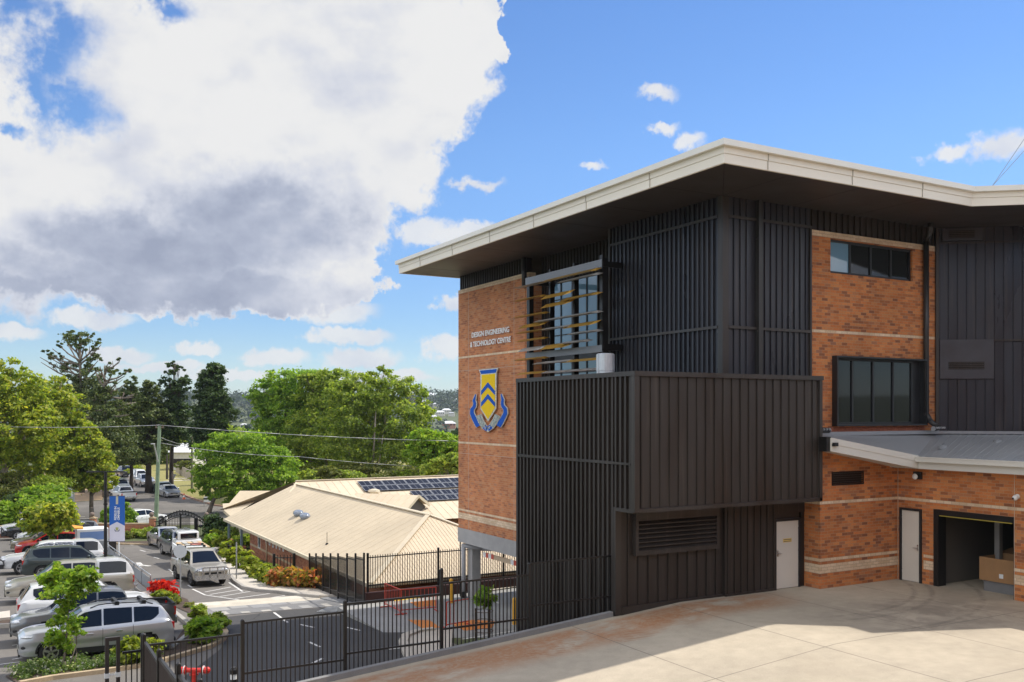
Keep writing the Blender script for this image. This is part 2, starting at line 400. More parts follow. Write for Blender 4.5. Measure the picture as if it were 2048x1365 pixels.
ccol=nt.ramp(sh,[(0,(1,1,1)),(.12,(.97,.975,.985)),(.38,(.8,.83,.92)),(.7,(.54,.59,.73)),(1,(.4,.45,.59))])
bgc=nt.new('ShaderNodeBackground'); nt.put(bgc.inputs[1],nt.range(nt.math('ABSOLUTE',az0),31,46,.62,1.3)); nt.l.new(ccol,bgc.inputs[0])  # clouds outside the frame made brighter for more fill
mx=nt.new('ShaderNodeMixShader'); nt.l.new(den,mx.inputs[0]); nt.l.new(bg.outputs[0],mx.inputs[1]); nt.l.new(bgc.outputs[0],mx.inputs[2])
nt.l.new(mx.outputs[0],out.inputs[0])
scene.view_settings.view_transform='Standard'; scene.view_settings.look='None'; scene.view_settings.exposure=.45; scene.view_settings.gamma=1
scene.render.engine='CYCLES'
scene.cycles.use_denoising=True; scene.cycles.max_bounces=6; scene.cycles.diffuse_bounces=4; scene.cycles.glossy_bounces=3; scene.cycles.transparent_max_bounces=6
scene.cycles.use_adaptive_sampling=True

# ------------------------------------------------------------------ terrain
def build_ground():
    mb=MB(); rs=[0,4,8,12,16,20,25,30,36,42,50,58,66,75,85,100,120,150,190,240,300,370,450,550,650,750,850,950,1050,1150,1250,1350,1450,1550,1650,1800,2100,2600,3500,6000]
    N=120; vs=[(0,0,gz(0,0)-.03)];fs=[]
    for r in rs[1:]:
        for i in range(N):
            t=2*math.pi*i/N; a=r*math.sin(t);b=r*math.cos(t); vs.append((a,b,gz(a,b)-.03))
    for i in range(N): fs.append((0,1+(i+1)%N,1+i))
    for k in range(len(rs)-2):
        for i in range(N):
            j=(i+1)%N; fs.append((1+k*N+i,1+k*N+j,1+(k+1)*N+j,1+(k+1)*N+i))
    mb.add(vs,fs); struct('ground',mb,GROUND,smooth=True)
build_ground()
import bmesh
def drape(name,pts,dz,mat,label=None,step=None):
    """a sheet following the ground, given its outline as plan points"""
    bm=bmesh.new()
    vs=[bm.verts.new((p[0],p[1],0)) for p in pts]; bm.faces.new(vs)
    bmesh.ops.bisect_plane(bm,geom=bm.verts[:]+bm.edges[:]+bm.faces[:],plane_co=(UY*75,UX*75,0),plane_no=(UY,UX,0))
    bmesh.ops.triangulate(bm,faces=bm.faces[:])
    for v in bm.verts: v.co.z=gz(v.co.x,v.co.y)+dz
    bmesh.ops.recalc_face_normals(bm,faces=bm.faces[:])
    if sum(f.normal.z for f in bm.faces)<0: bmesh.ops.reverse_faces(bm,faces=bm.faces[:])
    me=bpy.data.meshes.new(name); bm.to_mesh(me); bm.free(); me.materials.append(mat)
    o=bpy.data.objects.new(name,me); COL.objects.link(o); o['kind']='structure'
    return o
G=lambda *pp:[onG(x,y) for x,y in pp]
# ------------------------------------------------------------------ helpers for walls
def wallmesh(mb,ax,c,u0,u1,z0,z1,holes=(),th=.3,mi=0):
    """upright wall; ax='x': plane x=c (outer face), body towards +x, u=y; ax='y': plane y=c, body towards +y, u=x"""
    us=sorted({u0,u1,*[h[0] for h in holes],*[h[1] for h in holes]})
    for a,b in zip(us,us[1:]):
        cuts=sorted([(h[2],h[3]) for h in holes if h[0]<=a+1e-6 and h[1]>=b-1e-6]); z=z0
        for c0,c1 in cuts+[(z1,z1)]:
            if c0>z+1e-6:
                if ax=='x': mb.box(c,c+th,a,b,z,c0,mi)
                else: mb.box(a,b,c,c+th,z,c0,mi)
            z=max(z,c1)
    return mb
def ribs(mb,ax,c,u0,u1,z0,z1,sp,w=.05,d=.07,mi=0,skip=()):
    n=int((u1-u0)/sp)
    for i in range(n+1):
        u=u0+.02+i*sp
        if u+w>u1: break
        if any(s0<u<s1 for s0,s1 in skip): continue
        if ax=='x': mb.box(c-d,c-.002,u,u+w,z0,z1,mi)
        else: mb.box(u,u+w,c-d,c-.002,z0,z1,mi)
    return mb
def text_obj(name,s,org,xd,yd,width,height,mat,parent,depth=.02,align='LEFT'):
    cu=bpy.data.curves.new(name,'FONT'); cu.body=s; cu.extrude=.5; cu.size=1; cu.offset=.022; cu.resolution_u=4; cu.align_x='LEFT'
    tmp=bpy.data.objects.new('tmp',cu); COL.objects.link(tmp)
    dg=bpy.context.evaluated_depsgraph_get(); me=bpy.data.meshes.new_from_object(tmp.evaluated_get(dg))
    bpy.data.objects.remove(tmp); bpy.data.curves.remove(cu)
    n=len(me.vertices); co_=np.empty(n*3); me.vertices.foreach_get('co',co_); co_=co_.reshape(-1,3)
    lo=co_.min(0);hi=co_.max(0); sc=np.array([width/(hi[0]-lo[0]),height/(hi[1]-lo[1]),depth])
    q=(co_-np.array([lo[0],lo[1],0]))*sc
    xd=np.array(xd,float);yd=np.array(yd,float);zd=np.cross(xd,yd)
    off=np.array(OFF.get(parent,Vector((0,0,0))))
    p=np.array(org)+q[:,:1]*xd+q[:,1:2]*yd+q[:,2:3]*zd-off
    me.vertices.foreach_set('co',p.ravel()); me.materials.clear(); me.materials.append(mat); me.name=name; me.update()
    o=bpy.data.objects.new(name,me); COL.objects.link(o); o.parent=parent; OFF[o]=Vector(off)
    return o
# ================================================================== the technology building
XB,BF,BW,BE=13.97,18.49,19.29,24.32     # outer block: street face, overhanging front, wall line, far end
XU=17.55; XS=17.9; YS0,YS1=30.7,36.5     # upper wing face; sign wall face and its extent
XI=23.95; BL=18.67; XK=26.57             # garage return; low brick wall; kink of the upper wall
SO=11.0; XR0=18.45
B=thing('school_building','three storey orange brick and charcoal clad building with broad cream edged flat roof','building',(XB,BW,-3))
# --- outer block
m=MB()
m.box(XB,20.44,BF,BE,2.6,6.0)
m.box(XB+.002,20.45,BW,BE-.002,-3.8,2.6)
ribs(m,'x',XB,BF+.1,BW+.02,2.62,5.96,.205,.07,.07)
ribs(m,'x',XB,BW+.06,BE,-3.8,5.96,.205,.07,.07)
ribs(m,'y',BF,XB+.12,20.44,2.66,5.96,.3,.022,.032)
m.build('block_cladding',CL,B)
m=MB()
m.box(XB-.1,XB+.16,BF-.08,BE+.03,5.95,6.07); m.box(XB+.16,20.5,BF-.08,BF+.2,5.95,6.07); m.box(20.36,20.5,BF+.2,BE,5.95,6.07)
m.box(XB-.09,XB+.05,BF-.07,BF+.09,2.56,5.95); m.box(20.36,20.47,BF-.06,BF+.05,2.56,5.95)
m.box(XB-.085,XB-.075,BW+.02,BE+.02,3.71,3.79); m.box(XB-.1,XB-.08,BF+.1,BE,3.72,3.78)
m.box(XB+.05,20.46,BF-.06,BF+.03,2.54,2.64); m.box(XB-.08,XB+.03,BF+.03,BW+.04,2.53,2.62)
m.box(XB-.08,XB+.1,BW-.05,BW+.05,-.15,2.53); m.box(XB-.08,XB+.05,BE-.06,BE+.04,-3.8,5.95)
m.build('block_trim',CLT,B)
# --- recessed wall under the overhang: louvre, two clad panels, cream door
m=MB()
xs=onB(1445,1100,BW).x; xd0=onB(1546,1100,BW).x; xd1=onB(1607,1100,BW).x
ribs(m,'y',BW,XB+.3,xs-.1,-.3,2.54,.33,.03,.045)
m.box(xs,xd0,BW-.1,BW,-.1,2.54); ribs(m,'y',BW-.1,xs+.06,xd0-.02,-.02,2.54,.245,.05,.03)
m.box(XB+.1,xs-.01,BW-.06,BW-.003,-.3,.06); m.box(xs,xd0,BW-.14,BW-.1,-.02,.06)
m.box(xd0,xd1,BW-.05,BW,2.15,2.54); m.box(xd1-.12,20.66,BW-.03,BW+.2,-.3,4.0)
m.build('lower_cladding',CL,B)
lx0=onB(1270,1060,BW-.12).x; lx1=onB(1437,1060,BW-.12).x
lz0=onB(1350,1105,BW-.12).z; lz1=2.5
m=MB(); f=.09; y0=BW-.16
m.box(lx0,lx0+f,y0,BW+.01,lz0,lz1);m.box(lx1-f,lx1,y0,BW+.01,lz0,lz1);m.box(lx0+f,lx1-f,y0,BW+.01,lz0,lz0+f);m.box(lx0+f,lx1-f,y0,BW+.01,lz1-.26,lz1)
lv=m.build('wall_louvre',CLT,B)
m=MB(); n=7; h=(lz1-.26-lz0-f)/n
for i in range(n):
    z=lz0+f+i*h
    m.add([(lx0+f,y0+.01,z),(lx1-f,y0+.01,z),(lx1-f,BW-.02,z+h*.95),(lx0+f,BW-.02,z+h*.95),(lx0+f,y0+.01,z+.03),(lx1-f,y0+.01,z+.03),(lx1-f,BW-.02,z+h*.95+.03),(lx0+f,BW-.02,z+h*.95+.03)],[(0,1,2,3),(7,6,5,4),(0,4,5,1),(1,5,6,2),(2,6,7,3),(3,7,4,0)])
m.build('louvre_blade',CL,lv)
# door in the clad wall
def door(ax,c,u0,u1,z1,hside,label=None,sign=False):
    m=MB(); f=.07
    if ax=='y':
        m.box(u0-f,u0,c-.08,c-.004,0,z1+f);m.box(u1,u1+f,c-.08,c-.004,0,z1+f);m.box(u0,u1,c-.08,c-.004,z1,z1+f)
    else:
        m.box(c-.05,c+.1,u0-f,u0,0,z1+f);m.box(c-.05,c+.1,u1,u1+f,0,z1+f);m.box(c-.05,c+.1,u0,u1,z1,z1+f)
    m.build('door_frame',DKFR,B)
    m=MB()
    if ax=='y': m.box(u0+.004,u1-.004,c-.05,c-.006,.015,z1-.004)
    else: m.box(c-.012,c+.03,u0+.004,u1-.004,.015,z1-.004)
    d=m.build('door',DOORW,B,label=label)
    m=MB(); uh=u0+.07 if hside<0 else u1-.07
    sgn=1 if hside<0 else -1
    if ax=='y':
        m.box(uh-.025,uh+.025,c-.058,c-.05,.93,1.12); m.bar((uh,c-.09,1.02),(uh+sgn*.13,c-.09,1.02),.02,.02); m.cyl((uh,c-.05,1.02),(uh,c-.095,1.02),.014)
    else:
        m.box(c-.02,c-.012,uh-.025,uh+.025,.93,1.12); m.bar((c-.06,uh,1.02),(c-.06,uh+sgn*.13,1.02),.02,.02); m.cyl((c-.012,uh,1.02),(c-.065,uh,1.02),.014)
    m.build('door_handle',STEEL,d)
    for z in(.25,1.0,z1-.25):
        m=MB(); ue=u1-.012 if hside<0 else u0+.002
        if ax=='y': m.box(ue,ue+.012,c-.056,c-.05,z,z+.1)
        else: m.box(c-.018,c-.012,ue,ue+.012,z,z+.1)
        m.build('hinge',STEEL,d)
    if sign:
        m=MB(); m.box(u0+.28,u0+.62,c-.056,c-.0505,1.32,1.43,0)
        for z in(1.345,1.395):
            for k in range(6): m.box(u0+.31+k*.05,u0+.345+k*.05,c-.058,c-.056,z-.008,z+.012,1)
        m.build('door_sign',[plain('sign_yellow',(.75,.55,.2),.5,0,.05),BLK],d)
    return d
zd=onB(1570,1042,BW).z
door('y',BW,onB(1549,1100,BW).x,onB(1594,1100,BW).x,zd,-1,None,True)
# --- lower brick: return, wall, garage wall
g0=onA(2028,1100,XI).y; g1=onA(1868,1100,XI).y; gt=onA(1873,1019,XI).z
d0=onA(1843,1090,XI).y; d1=onA(1801,1090,XI).y; dt=onA(1801,1016,XI).z
XC=20.63
vx0,vx1=onB(1665,957,BL).x,onB(1725,957,BL).x; vz0,vz1=onB(1665,969,BL).z,onB(1665,947,BL).z
m=MB()
wallmesh(m,'y',BL,XC,XI,-.3,3.95,[(vx0,vx1,vz0,vz1)],.62)
wallmesh(m,'x',XI,6,BL,-.3,3.75,[(g0,g1,-.3,gt),(d0,d1,-.3,dt)],.3)
m.box(XI,XI+.3,BL,BL+.62,-.3,3.95)
m.build('brick_wall',BR,B)
m=MB()
for z0,z1 in((2.408,2.494),(.774,.86),(.43,.688)):
    m.box(XC-.004,XI,BL-.004,BL,z0,z1); m.box(XC-.004,XC,BL,BW-.05,z0,z1)
    hs=[] if z1>gt else [(d0-.07,d1+.07),(g0,g1)]
    segs=[6,BL]; 
    pts=[6]+[v for h in sorted(hs) for v in h]+[BL-.004]
    for a,b in zip(pts[::2],pts[1::2]): m.box(XI-.004,XI,a,b,z0,z1)
m.build('brick_band',CB,B)
for ya,yb in((BL-.03,BL-.012),(g0-.02,g0-.005)): m=MB(); m.box(XI-.006,XI-.001,ya,yb,0,3.75); m.build('control_joint',plain('joint_sealant',(.5,.4,.3),.7,0,.05),B)
m=MB(); m.box(vx0,vx1,BL+.03,BL+.1,vz0,vz1)
for k in range(5):
    z=vz0+.02+k*(vz1-vz0)/5; m.box(vx0,vx1,BL-.012,BL+.03,z,z+.03)
m.box(vx0-.04,vx1+.04,BL-.02,BL-.004,vz1,vz1+.04);m.box(vx0-.04,vx1+.04,BL-.02,BL-.004,vz0-.04,vz0);m.box(vx0-.04,vx0,BL-.02,BL-.004,vz0,vz1);m.box(vx1,vx1+.04,BL-.02,BL-.004,vz0,vz1)
m.build('wall_vent',BLK,B)
door('x',XI,d0+.05,d1-.06,dt-.05,-1)
# garage: frame, roller door edge, room behind
m=MB(); f=.1
m.box(XI-.03,XI+.32,g1-.16,g1-.002,-.02,gt-.002); m.box(XI-.03,XI+.32,g0+.002,g1-.16,gt-.16,gt-.002); m.box(XI+.05,XI+.3,g0+.002,g0+.04,-.02,gt-.16)
gf=m.build('garage_frame',BLK,B)
m=MB(); m.box(XI-.035,XI-.01,g0+.04,g1-.2,gt-.185,gt-.165); m.build('garage_door_edge',plain('hazard_yellow',(.5,.4,.06),.5,0,.1),B)
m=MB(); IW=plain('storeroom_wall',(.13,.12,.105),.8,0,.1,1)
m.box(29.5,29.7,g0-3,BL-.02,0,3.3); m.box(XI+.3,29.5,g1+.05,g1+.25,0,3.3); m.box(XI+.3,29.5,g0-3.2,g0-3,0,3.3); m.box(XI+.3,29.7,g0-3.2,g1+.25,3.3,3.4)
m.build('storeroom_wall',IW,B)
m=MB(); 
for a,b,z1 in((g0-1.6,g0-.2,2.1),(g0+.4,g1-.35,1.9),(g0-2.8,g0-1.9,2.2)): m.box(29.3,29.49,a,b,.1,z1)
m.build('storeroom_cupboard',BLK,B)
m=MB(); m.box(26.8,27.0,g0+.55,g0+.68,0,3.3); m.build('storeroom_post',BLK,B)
m=MB(); m.box(25.2,25.35,g1-1.2,g1-1.05,0,3.3); m.build('storeroom_post',plain('panel_grey',(.3,.29,.27),.7,0,.1),B); m=MB(); m.box(28.6,28.64,g0-.2,g0+.9,.9,2.5); m.build('storeroom_panel',plain('panel_grey',(.3,.29,.27),.7,0,.1),B)
# --- low roof over the garage
F0=onB(1650,880,18.15); F0=Vector((20.42,18.15,4.3)); F1=Vector((23.62,17.75,3.74)); 
J0=Vector((20.42,BW-.01,4.40)); J1=Vector((XK,BW-.01,4.36)); GE=Vector((23.62,5,3.74)); WD=Vector((.79,-.61,0)); J2=J1+WD*16; J2.z=4.3
RTIN=plain('grey_steel_roofing',(.42,.43,.44),.42,.35,.06,1)
m=MB()
def patch(m,a,b,c,d,nu,nv,lift=.0,mi=0):
    P=lambda u,v:(a*(1-u)+b*u)*(1-v)+(d*(1-u)+c*u)*v
    vs=[P(i/nu,j/nv)+Vector((0,0,lift)) for j in range(nv+1) for i in range(nu+1)]
    fs=[(j*(nu+1)+i,j*(nu+1)+i+1,(j+1)*(nu+1)+i+1,(j+1)*(nu+1)+i) for j in range(nv) for i in range(nu)]
    m.add(vs,fs,mi)
    return P
P=patch(m,F0,F1,J1,J0,12,4); Q=patch(m,GE,J2,J1,F1,12,12)
for k in range(1,60):
    v=k/60; p=Q(0,v);q=Q(.999,v); q2=Q(.5,v)
    if v>.25: m.bar(p+Vector((0,0,.006)),q2+Vector((0,0,.006)),.03,.014); m.bar(q2+Vector((0,0,.006)),q+Vector((0,0,.006)),.03,.014)
m.build('low_roof',RTIN,B)
m=MB()
hF=.34
for p,q in((F0,F1),):
    m.prism([p+Vector((0,-.02,.03)),q+Vector((0,-.02,.03)),q+Vector((0,-.02,-hF)),p+Vector((0,-.02,-hF))],(0,-.035,0))
    m.prism([p+Vector((0,-.056,.04)),q+Vector((0,-.056,.04)),q+Vector((0,-.056,-.13)),p+Vector((0,-.056,-.13))],(0,-.012,0))
m.box(F1.x-.03,F1.x,5,F1.y-.07,F1.z-hF,F1.z-.1)
m.box(F1.x-.02,XI-.002,5,BL+.0,F1.z-hF,F1.z-hF+.02)
m.prism([(F0.x,F0.y,F0.z-hF+.02),(F1.x,F1.y,F1.z-hF+.02),(F1.x,BL-.01,F1.z-hF+.02),(F0.x,BL-.01,F0.z-hF+.02)],(0,0,.02))
m.build('low_roof_fascia',CREAMG,B)
m=MB(); m.box(F1.x-.16,F1.x-.032,5,F1.y-.06,F1.z-.13,F1.z-.0); m.box(F1.x-.17,F1.x-.15,5,F1.y-.058,F1.z-.01,F1.z+.02); m.build('low_roof_gutter',CREAMG,B)
m=MB(); m.box(J0.x,J1.x,BW-.16,BW-.03,4.36,4.47); m.bar(J1+Vector((-.06,-.08,.05)),J2+Vector((-.06,-.08,.05)),.1,.09); m.build('roof_flashing',plain('zinc_flashing',(.35,.36,.38),.45,.4,.08),B)
m=MB(); m.box(20.28,20.46,BL-.55,BL-.28,3.95,4.36); m.box(20.46,20.62,18.0,BL,4.1,4.2); m.build('rainwater_head',BLK,B)
# small lamps and camera
p=onA(1836,952,XI-.02); m=MB(); m.box(XI-.06,XI-.004,p.y-.14,p.y+.14,p.z-.1,p.z+.12); fl=m.build('floodlight',DKFR,B)
m=MB(); m.lathe((0,0,0),[(.03,0),(.09,.1),(.085,.11)],14); 
m.v=[(XI-.06-v[2],p.y+v[0],p.z-.02+v[1]) for v in m.v]; m.build('lamp_head',plain('lamp_lens',(.85,.85,.83),.2,0,0),fl,smooth=True)
p=onA(2031,996,XI-.1); m=MB(); m.cyl((XI-.004,p.y,p.z+.03),(XI-.05,p.y,p.z+.03),.07,.06,14); m.ball((XI-.11,p.y,p.z),.075); m.ball((XI-.17,p.y+.02,p.z-.02),.03,mi=1); m.build('security_camera',[WHITE,BLK],B,smooth=True)
# --- upper wing: cladding corner
xq=onB(1620,600,BW).x
m=MB()
m.box(XU,xq,BW,BE+.25,5.9,SO); m.box(XU+.01,30,BW+.4,BE+.2,4,SO-.01); m.box(XR0+.3,30,BE+.2,YS0-.3,4,SO-.01)
ZJ=10.45; ZM=7.40
ribs(m,'x',XU,BW+.12,BE+.2,6.0,SO,.205,.055,.06)
xc1=onB(1506,600,BW).x; xc2=onB(1520,600,BW).x
ribs(m,'y',BW,XU+.12,xq-.04,6.0,SO,.232,.03,.04,skip=((xc1-.05,xc2),))
m.build('wing_cladding',CLU,B)
m=MB()
m.box(XU-.08,XU+.14,BW-.07,BW+.13,5.9,SO-.01)
for z in(ZJ,ZM):
    m.box(XU-.1,XU-.076,BW+.13,BE+.24,z-.04,z+.04); m.box(XU+.14,xq,BW-.08,BW-.056,z-.04,z+.04)
m.box(XU-.09,XU+.05,BE+.18,BE+.27,5.9,SO-.01); m.box(xq-.05,xq+.015,BW-.065,BW,5.9,ZJ)
m.build('wing_trim',CLT,B)
# --- upper brick bay with two windows
u=[onB(p_,600,BW).x for p_ in(1661,1825,1664,1845)]
w1=(u[0],u[1],onB(1661,546,BW).z,onB(1661,478,BW).z); w2=(u[2],u[3],onB(1664,853,BW).z,onB(1664,712,BW).z)
m=MB(); wallmesh(m,'y',BW,xq,XK,3.6,10.234,[w1,w2],.3); m.build('upper_brick',BR,B)
for z0,z1 in((10.234,10.406),(7.396,7.482)): m=MB(); m.box(xq+.016,XK,BW-.004,BW+.3 if z0>10 else BW,z0,z1); m.build('brick_band',CB,B)
m=MB()
xx=w2[0]-.05
while xx<w2[1]+.1: m.box(xx,xx+.076,BW-.012,BW-.003,w2[2]-.25,w2[2]-.03); xx+=.086
m.build('brick_sill',plain('sill_brick',(.4,.14,.08),.85,0,.35,9),B)
m=MB(); m.box(xq,XK,BW+.03,BW+.3,10.406,SO); ribs(m,'y',BW+.03,xq+.05,XK,10.41,SO,.26,.035,.055); m.build('frieze_cladding',CL,B)
def window(w,nb,depth,proud,blue=(),blind=()):
    x0,x1,z0,z1=w; f=.07; yi=BW+depth
    m=MB(); 
    if proud:
        t=.05; yo=BW-proud
        m.box(x0,x0+t,yo,BW+.28,z0,z1);m.box(x1-t,x1,yo,BW+.28,z0,z1);m.box(x0+t,x1-t,yo,BW+.28,z1-t,z1);m.box(x0+t,x1-t,yo,BW+.28,z0,z0+t)
        x0+=t;x1-=t;z0+=t;z1-=t
        x1-=.33
        m.box(x1,x1+.33,yi-.05,yi+.05,z0,z1)
    m.box(x0,x0+f,yi-.05,yi+.05,z0,z1);m.box(x1-f,x1,yi-.05,yi+.05,z0,z1);m.box(x0+f,x1-f,yi-.05,yi+.05,z1-f,z1);m.box(x0+f,x1-f,yi-.05,yi+.05,z0,z0+f)
    p=(x1-x0)/nb
    for k in range(1,nb): m.box(x0+k*p-.035,x0+k*p+.035,yi-.05,yi+.05,z0+f,z1-f)
    o=m.build('window',DKFR,B)
    for k in range(nb):
        q=MB(); q.box(x0+k*p+.034,x0+(k+1)*p-.034,yi-.012,yi+.002,z0+f-.01,z1-f+.01); q.build('window_pane',SKYGLASS if k in blue else GLASS,o)
window(w1,4,.12,0,blue=(0,)); window(w2,4,.12,.2)
# --- downpipes
def pipe(name,pts,r,mat,par=B,n=10):
    m=MB(); m.path(pts,r,n); 
    for p in pts[1:-1]: m.ball(p,r*1.02)
    return m.build(name,mat,par,smooth=True)
xp=onB(1513,600,BW).x
m=MB(); m.box(xp-.07,xp+.07,BW-.17,BW-.03,5.95,SO-.02)
for z in(7.3,9.9): m.box(xp-.1,xp+.1,BW-.13,BW-.06,z,z+.05)
m.build('downpipe',DKP,B)
xp=onB(1845,600,BW).x+.02
pipe('downpipe',[(xp-.25,BW-.45,SO-.02),(xp-.25,BW-.45,SO-.25),(xp,BW-.12,SO-.5),(xp,BW-.12,5.0),(xp+.05,BW-.25,4.75),(xp+.28,BW-.35,4.56),(xp-.05,BW-.42,4.53)],.085,DKP)
pipe('downpipe',[(20.45,BW-.3,4.56),(21.3,BW-.33,4.52)],.085,DKP)
for c in((xp-.06,BW-.425,4.53),(21.31,BW-.33,4.52)):
    m=MB()
    for k in range(4): m.cyl((c[0]+.03+k*.12,c[1]-.078,c[2]+.035),(c[0]+.08+k*.12,c[1]-.082,c[2]+.03),.035,.035,8) if c[0]>22 else m.cyl((c[0]-.08-k*.12,c[1]-.078,c[2]+.035),(c[0]-.03-k*.12,c[1]-.082,c[2]+.03),.035,.035,8)
    m.cyl(c,(c[0]-.02 if c[0]>22 else c[0]+.02,c[1],c[2]),.08,.08,12)
    m.build('pipe_outlet',GREYP,B)
# --- slanted clad wing at the right
K0=Vector((XK,BW,0)); WN=Vector((-.61,-.79,0))
m=MB(); K1=K0+WD*14
m.prism([K0+Vector((0,0,3.5)),K1+Vector((0,0,3.5)),K1+Vector((0,0,SO)),K0+Vector((0,0,SO))],-WN*.4)
def wp(px,py,off=0):
    r=ray(px); o=K0+WN*off
    s=(r[0]*o.y-r[1]*o.x)/(r[1]*WD.x-r[0]*WD.y); p=o+WD*s
    return s,EYE-(py-HY)*depth(p.x,p.y)/FPX
def wbox(m,s0,s1,z0,z1,o0,o1,mi=0):
    ps=[K0+WD*s0+WN*o0,K0+WD*s1+WN*o0,K0+WD*s1+WN*o1,K0+WD*s0+WN*o1]
    m.prism([p+Vector((0,0,z0)) for p in ps],(0,0,z1-z0),mi)
zt=wp(1900,487)[1]; zm=wp(2000,681)[1]
s=.12
k=0
while s<12:
    wbox(m,s,s+.025,3.6,SO-.02,.002,.035); s+=.28; k+=1
m.build('slanted_cladding',CLU,B)
m=MB(); wbox(m,0,12,zt-.03,zt+.03,.05,.07); wbox(m,wp(1985,681)[0],12,zm-.03,zm+.03,.05,.07); wbox(m,0,.1,3.6,SO-.02,.002,.08); m.build('slanted_trim',CLT,B)
for (a,b_,c,d_) in((1885,458,1965,482),(1880,680,1988,758)):
    s0,z1=wp(a,b_,.09); s1,_=wp(c,b_,.09); _,z0=wp(a,d_,.09)
    m=MB(); wbox(m,s0,s1,z0,z1,.0,.09); v=m.build('vent_panel',plain('vent_panel_metal',(.075,.075,.085),.35,.3,.1,2),B)
    m=MB(); sm0,sm1=s0+.16*(s1-s0),s1-.2*(s1-s0)
    if d_>700: zc=wp(a,732,.09)[1]; sm1=s1-.18*(s1-s0)
    else: zc=(z0+z1)/2
    hh=.12
    wbox(m,sm0,sm1,zc-hh,zc+hh,.091,.095,0)
    for k in range(4): wbox(m,sm0,sm1,zc-hh+.02+k*.058,zc-hh+.05+k*.058,.095,.13,1)
    m.build('vent_slat',[BLK,CLT],v)
# --- sign wall
m=MB(); wallmesh(m,'x',XS,YS0,YS1,.02,10.234,(),.3); wallmesh(m,'y',YS1-.3,XS+.3,34,.02,10.234,(),.3); m.box(XS+.02,XS+.7,YS0-.3,YS0,.02,10.234)
m.build('sign_wall',BR2,B)
for z0,z1 in((10.234,10.406),(7.396,7.482),(3.698,3.784),(.774,.86),(.43,.688)):
    m=MB(); m.box(XS-.005,XS+(.3 if z0>10 else -.0005),YS0 if z0<10 else YS0-.3,YS1+.004,z0,z1); m.build('brick_band',CB,B)
m=MB()
for px in(937,1028): p=onA(px,800,XS); m.box(XS-.003,XS-.0005,p.y-.012,p.y+.012,.02,10.23)
z=onA(917,743,XS).z; m.box(XS-.003,XS-.0006,YS0,YS1,z-.008,z+.008)
z=onA(915,906,XS).z; m.box(XS-.003,XS-.0006,YS0,YS1,z-.008,z+.008)
m.build('control_joint',plain('joint_mortar',(.5,.38,.3),.8,0,.05),B)
m=MB(); m.box(XS+.06,XS+.3,YS0,YS1-.06,10.406,SO); m.box(XS+.3,34,YS1-.3,YS1-.06,10.406,SO); ribs(m,'x',XS+.06,YS0,YS1-.05,10.41,SO,.205,.06,.075); m.build('frieze_cladding',CL,B)
m=MB(); m.box(XS-.02,34,BE+.01,YS1+.03,-.35,.018); m.box(XS-.015,XS+.5,BE+.02,YS1+.02,-.6,-.352); m.build('floor_beam',BEAM,B)
# hidden lower wall behind the block, columns
m=MB(); m.box(18.6,18.9,BE+.3,YS0-.31,.02,6.0); m.build('inner_brick_wall',BR2,B)
for (x,y) in((18.45,36.05),(25,36.05),(18.45,30.3),(25,30.3),(31,36.05),(31,30.3)):
    m=MB(); m.box(x-.21,x+.21,y-.21,y+.21,-3.2,-.353); c=m.build('column',BEAM,B)
p=Vector((18.08,36.35,0))
pipe('drain_pipe',[(18.0,36.2,-3.0),(18.0,36.2,-.75),(18.6,35.5,-.85),(19.6,34.6,-.8)],.1,GREYP)
pipe('drain_pipe',[(17.95,36.42,-3.0),(17.95,36.42,-.5),(18.3,36.3,-.45)],.03,BLK)
pipe('cable_bundle',[(18.7,35.7,-.62),(19.2,34.5,-.75),(19.9,33.2,-.62)],.09,BLK)
m=MB(); m.cyl((18.0,36.2,-3.0),(18.0,36.2,-2.75),.14,.13); m.build('pipe_base',BLK,B)
# recess with curtain windows behind the sun screen
XR=18.45
m=MB(); 
wy=[onA(p_,600,XR).y for p_ in(1100,1147,1152,1198)]
m.box(XR+.05,XR+.3,BE+.26,YS0-.3,5.9,SO)
ribs(m,'x',XR+.05,wy[0]+.1,YS0-.3,5.95,SO,.205,.06,.06); ribs(m,'x',XR+.05,BE+.3,wy[0]+.1,9.95,SO,.205,.06,.06)
m.build('recess_cladding',CL,B)
for (ya,yb) in((wy[1],wy[0]),(wy[3],wy[2])):
    for (z0,z1,nr) in((6.0,7.0,2),(7.25,9.9,4)):
        m=MB(); f=.06
        m.box(XR-.05,XR+.05,ya,ya+f,z0,z1);m.box(XR-.05,XR+.05,yb-f,yb,z0,z1);m.box(XR-.05,XR+.05,ya+f,yb-f,z0,z0+f);m.box(XR-.05,XR+.05,ya+f,yb-f,z1-f,z1)
        ym=(ya+yb)/2; m.box(XR-.04,XR+.05,ym-.025,ym+.025,z0+f,z1-f)
        for k in range(1,nr): zz=z0+k*(z1-z0)/nr; m.box(XR-.03,XR+.04,ya+f,yb-f,zz-.02,zz+.02)
        o=m.build('window',DKFR,B)
        for (a,b_) in((ya+f-.01,ym-.02),(ym+.02,yb-f+.01)):
            q=MB(); q.box(XR-.006,XR+.006,a,b_,z0+f-.01,z1-f+.01); q.build('window_pane',SKYGLASS,o)
m=MB(); m.box(XR-.08,XR+.05,wy[2],wy[1],5.95,9.95); m.box(XR-.02,XR+.05,wy[3],wy[0],7.0,7.25); m.build('window_mullion',BLK,B)
pipe('downpipe',[(XS-.15,YS0-.2,9.8),(XS-.15,YS0-.2,SO-.05)],.1,DKP)
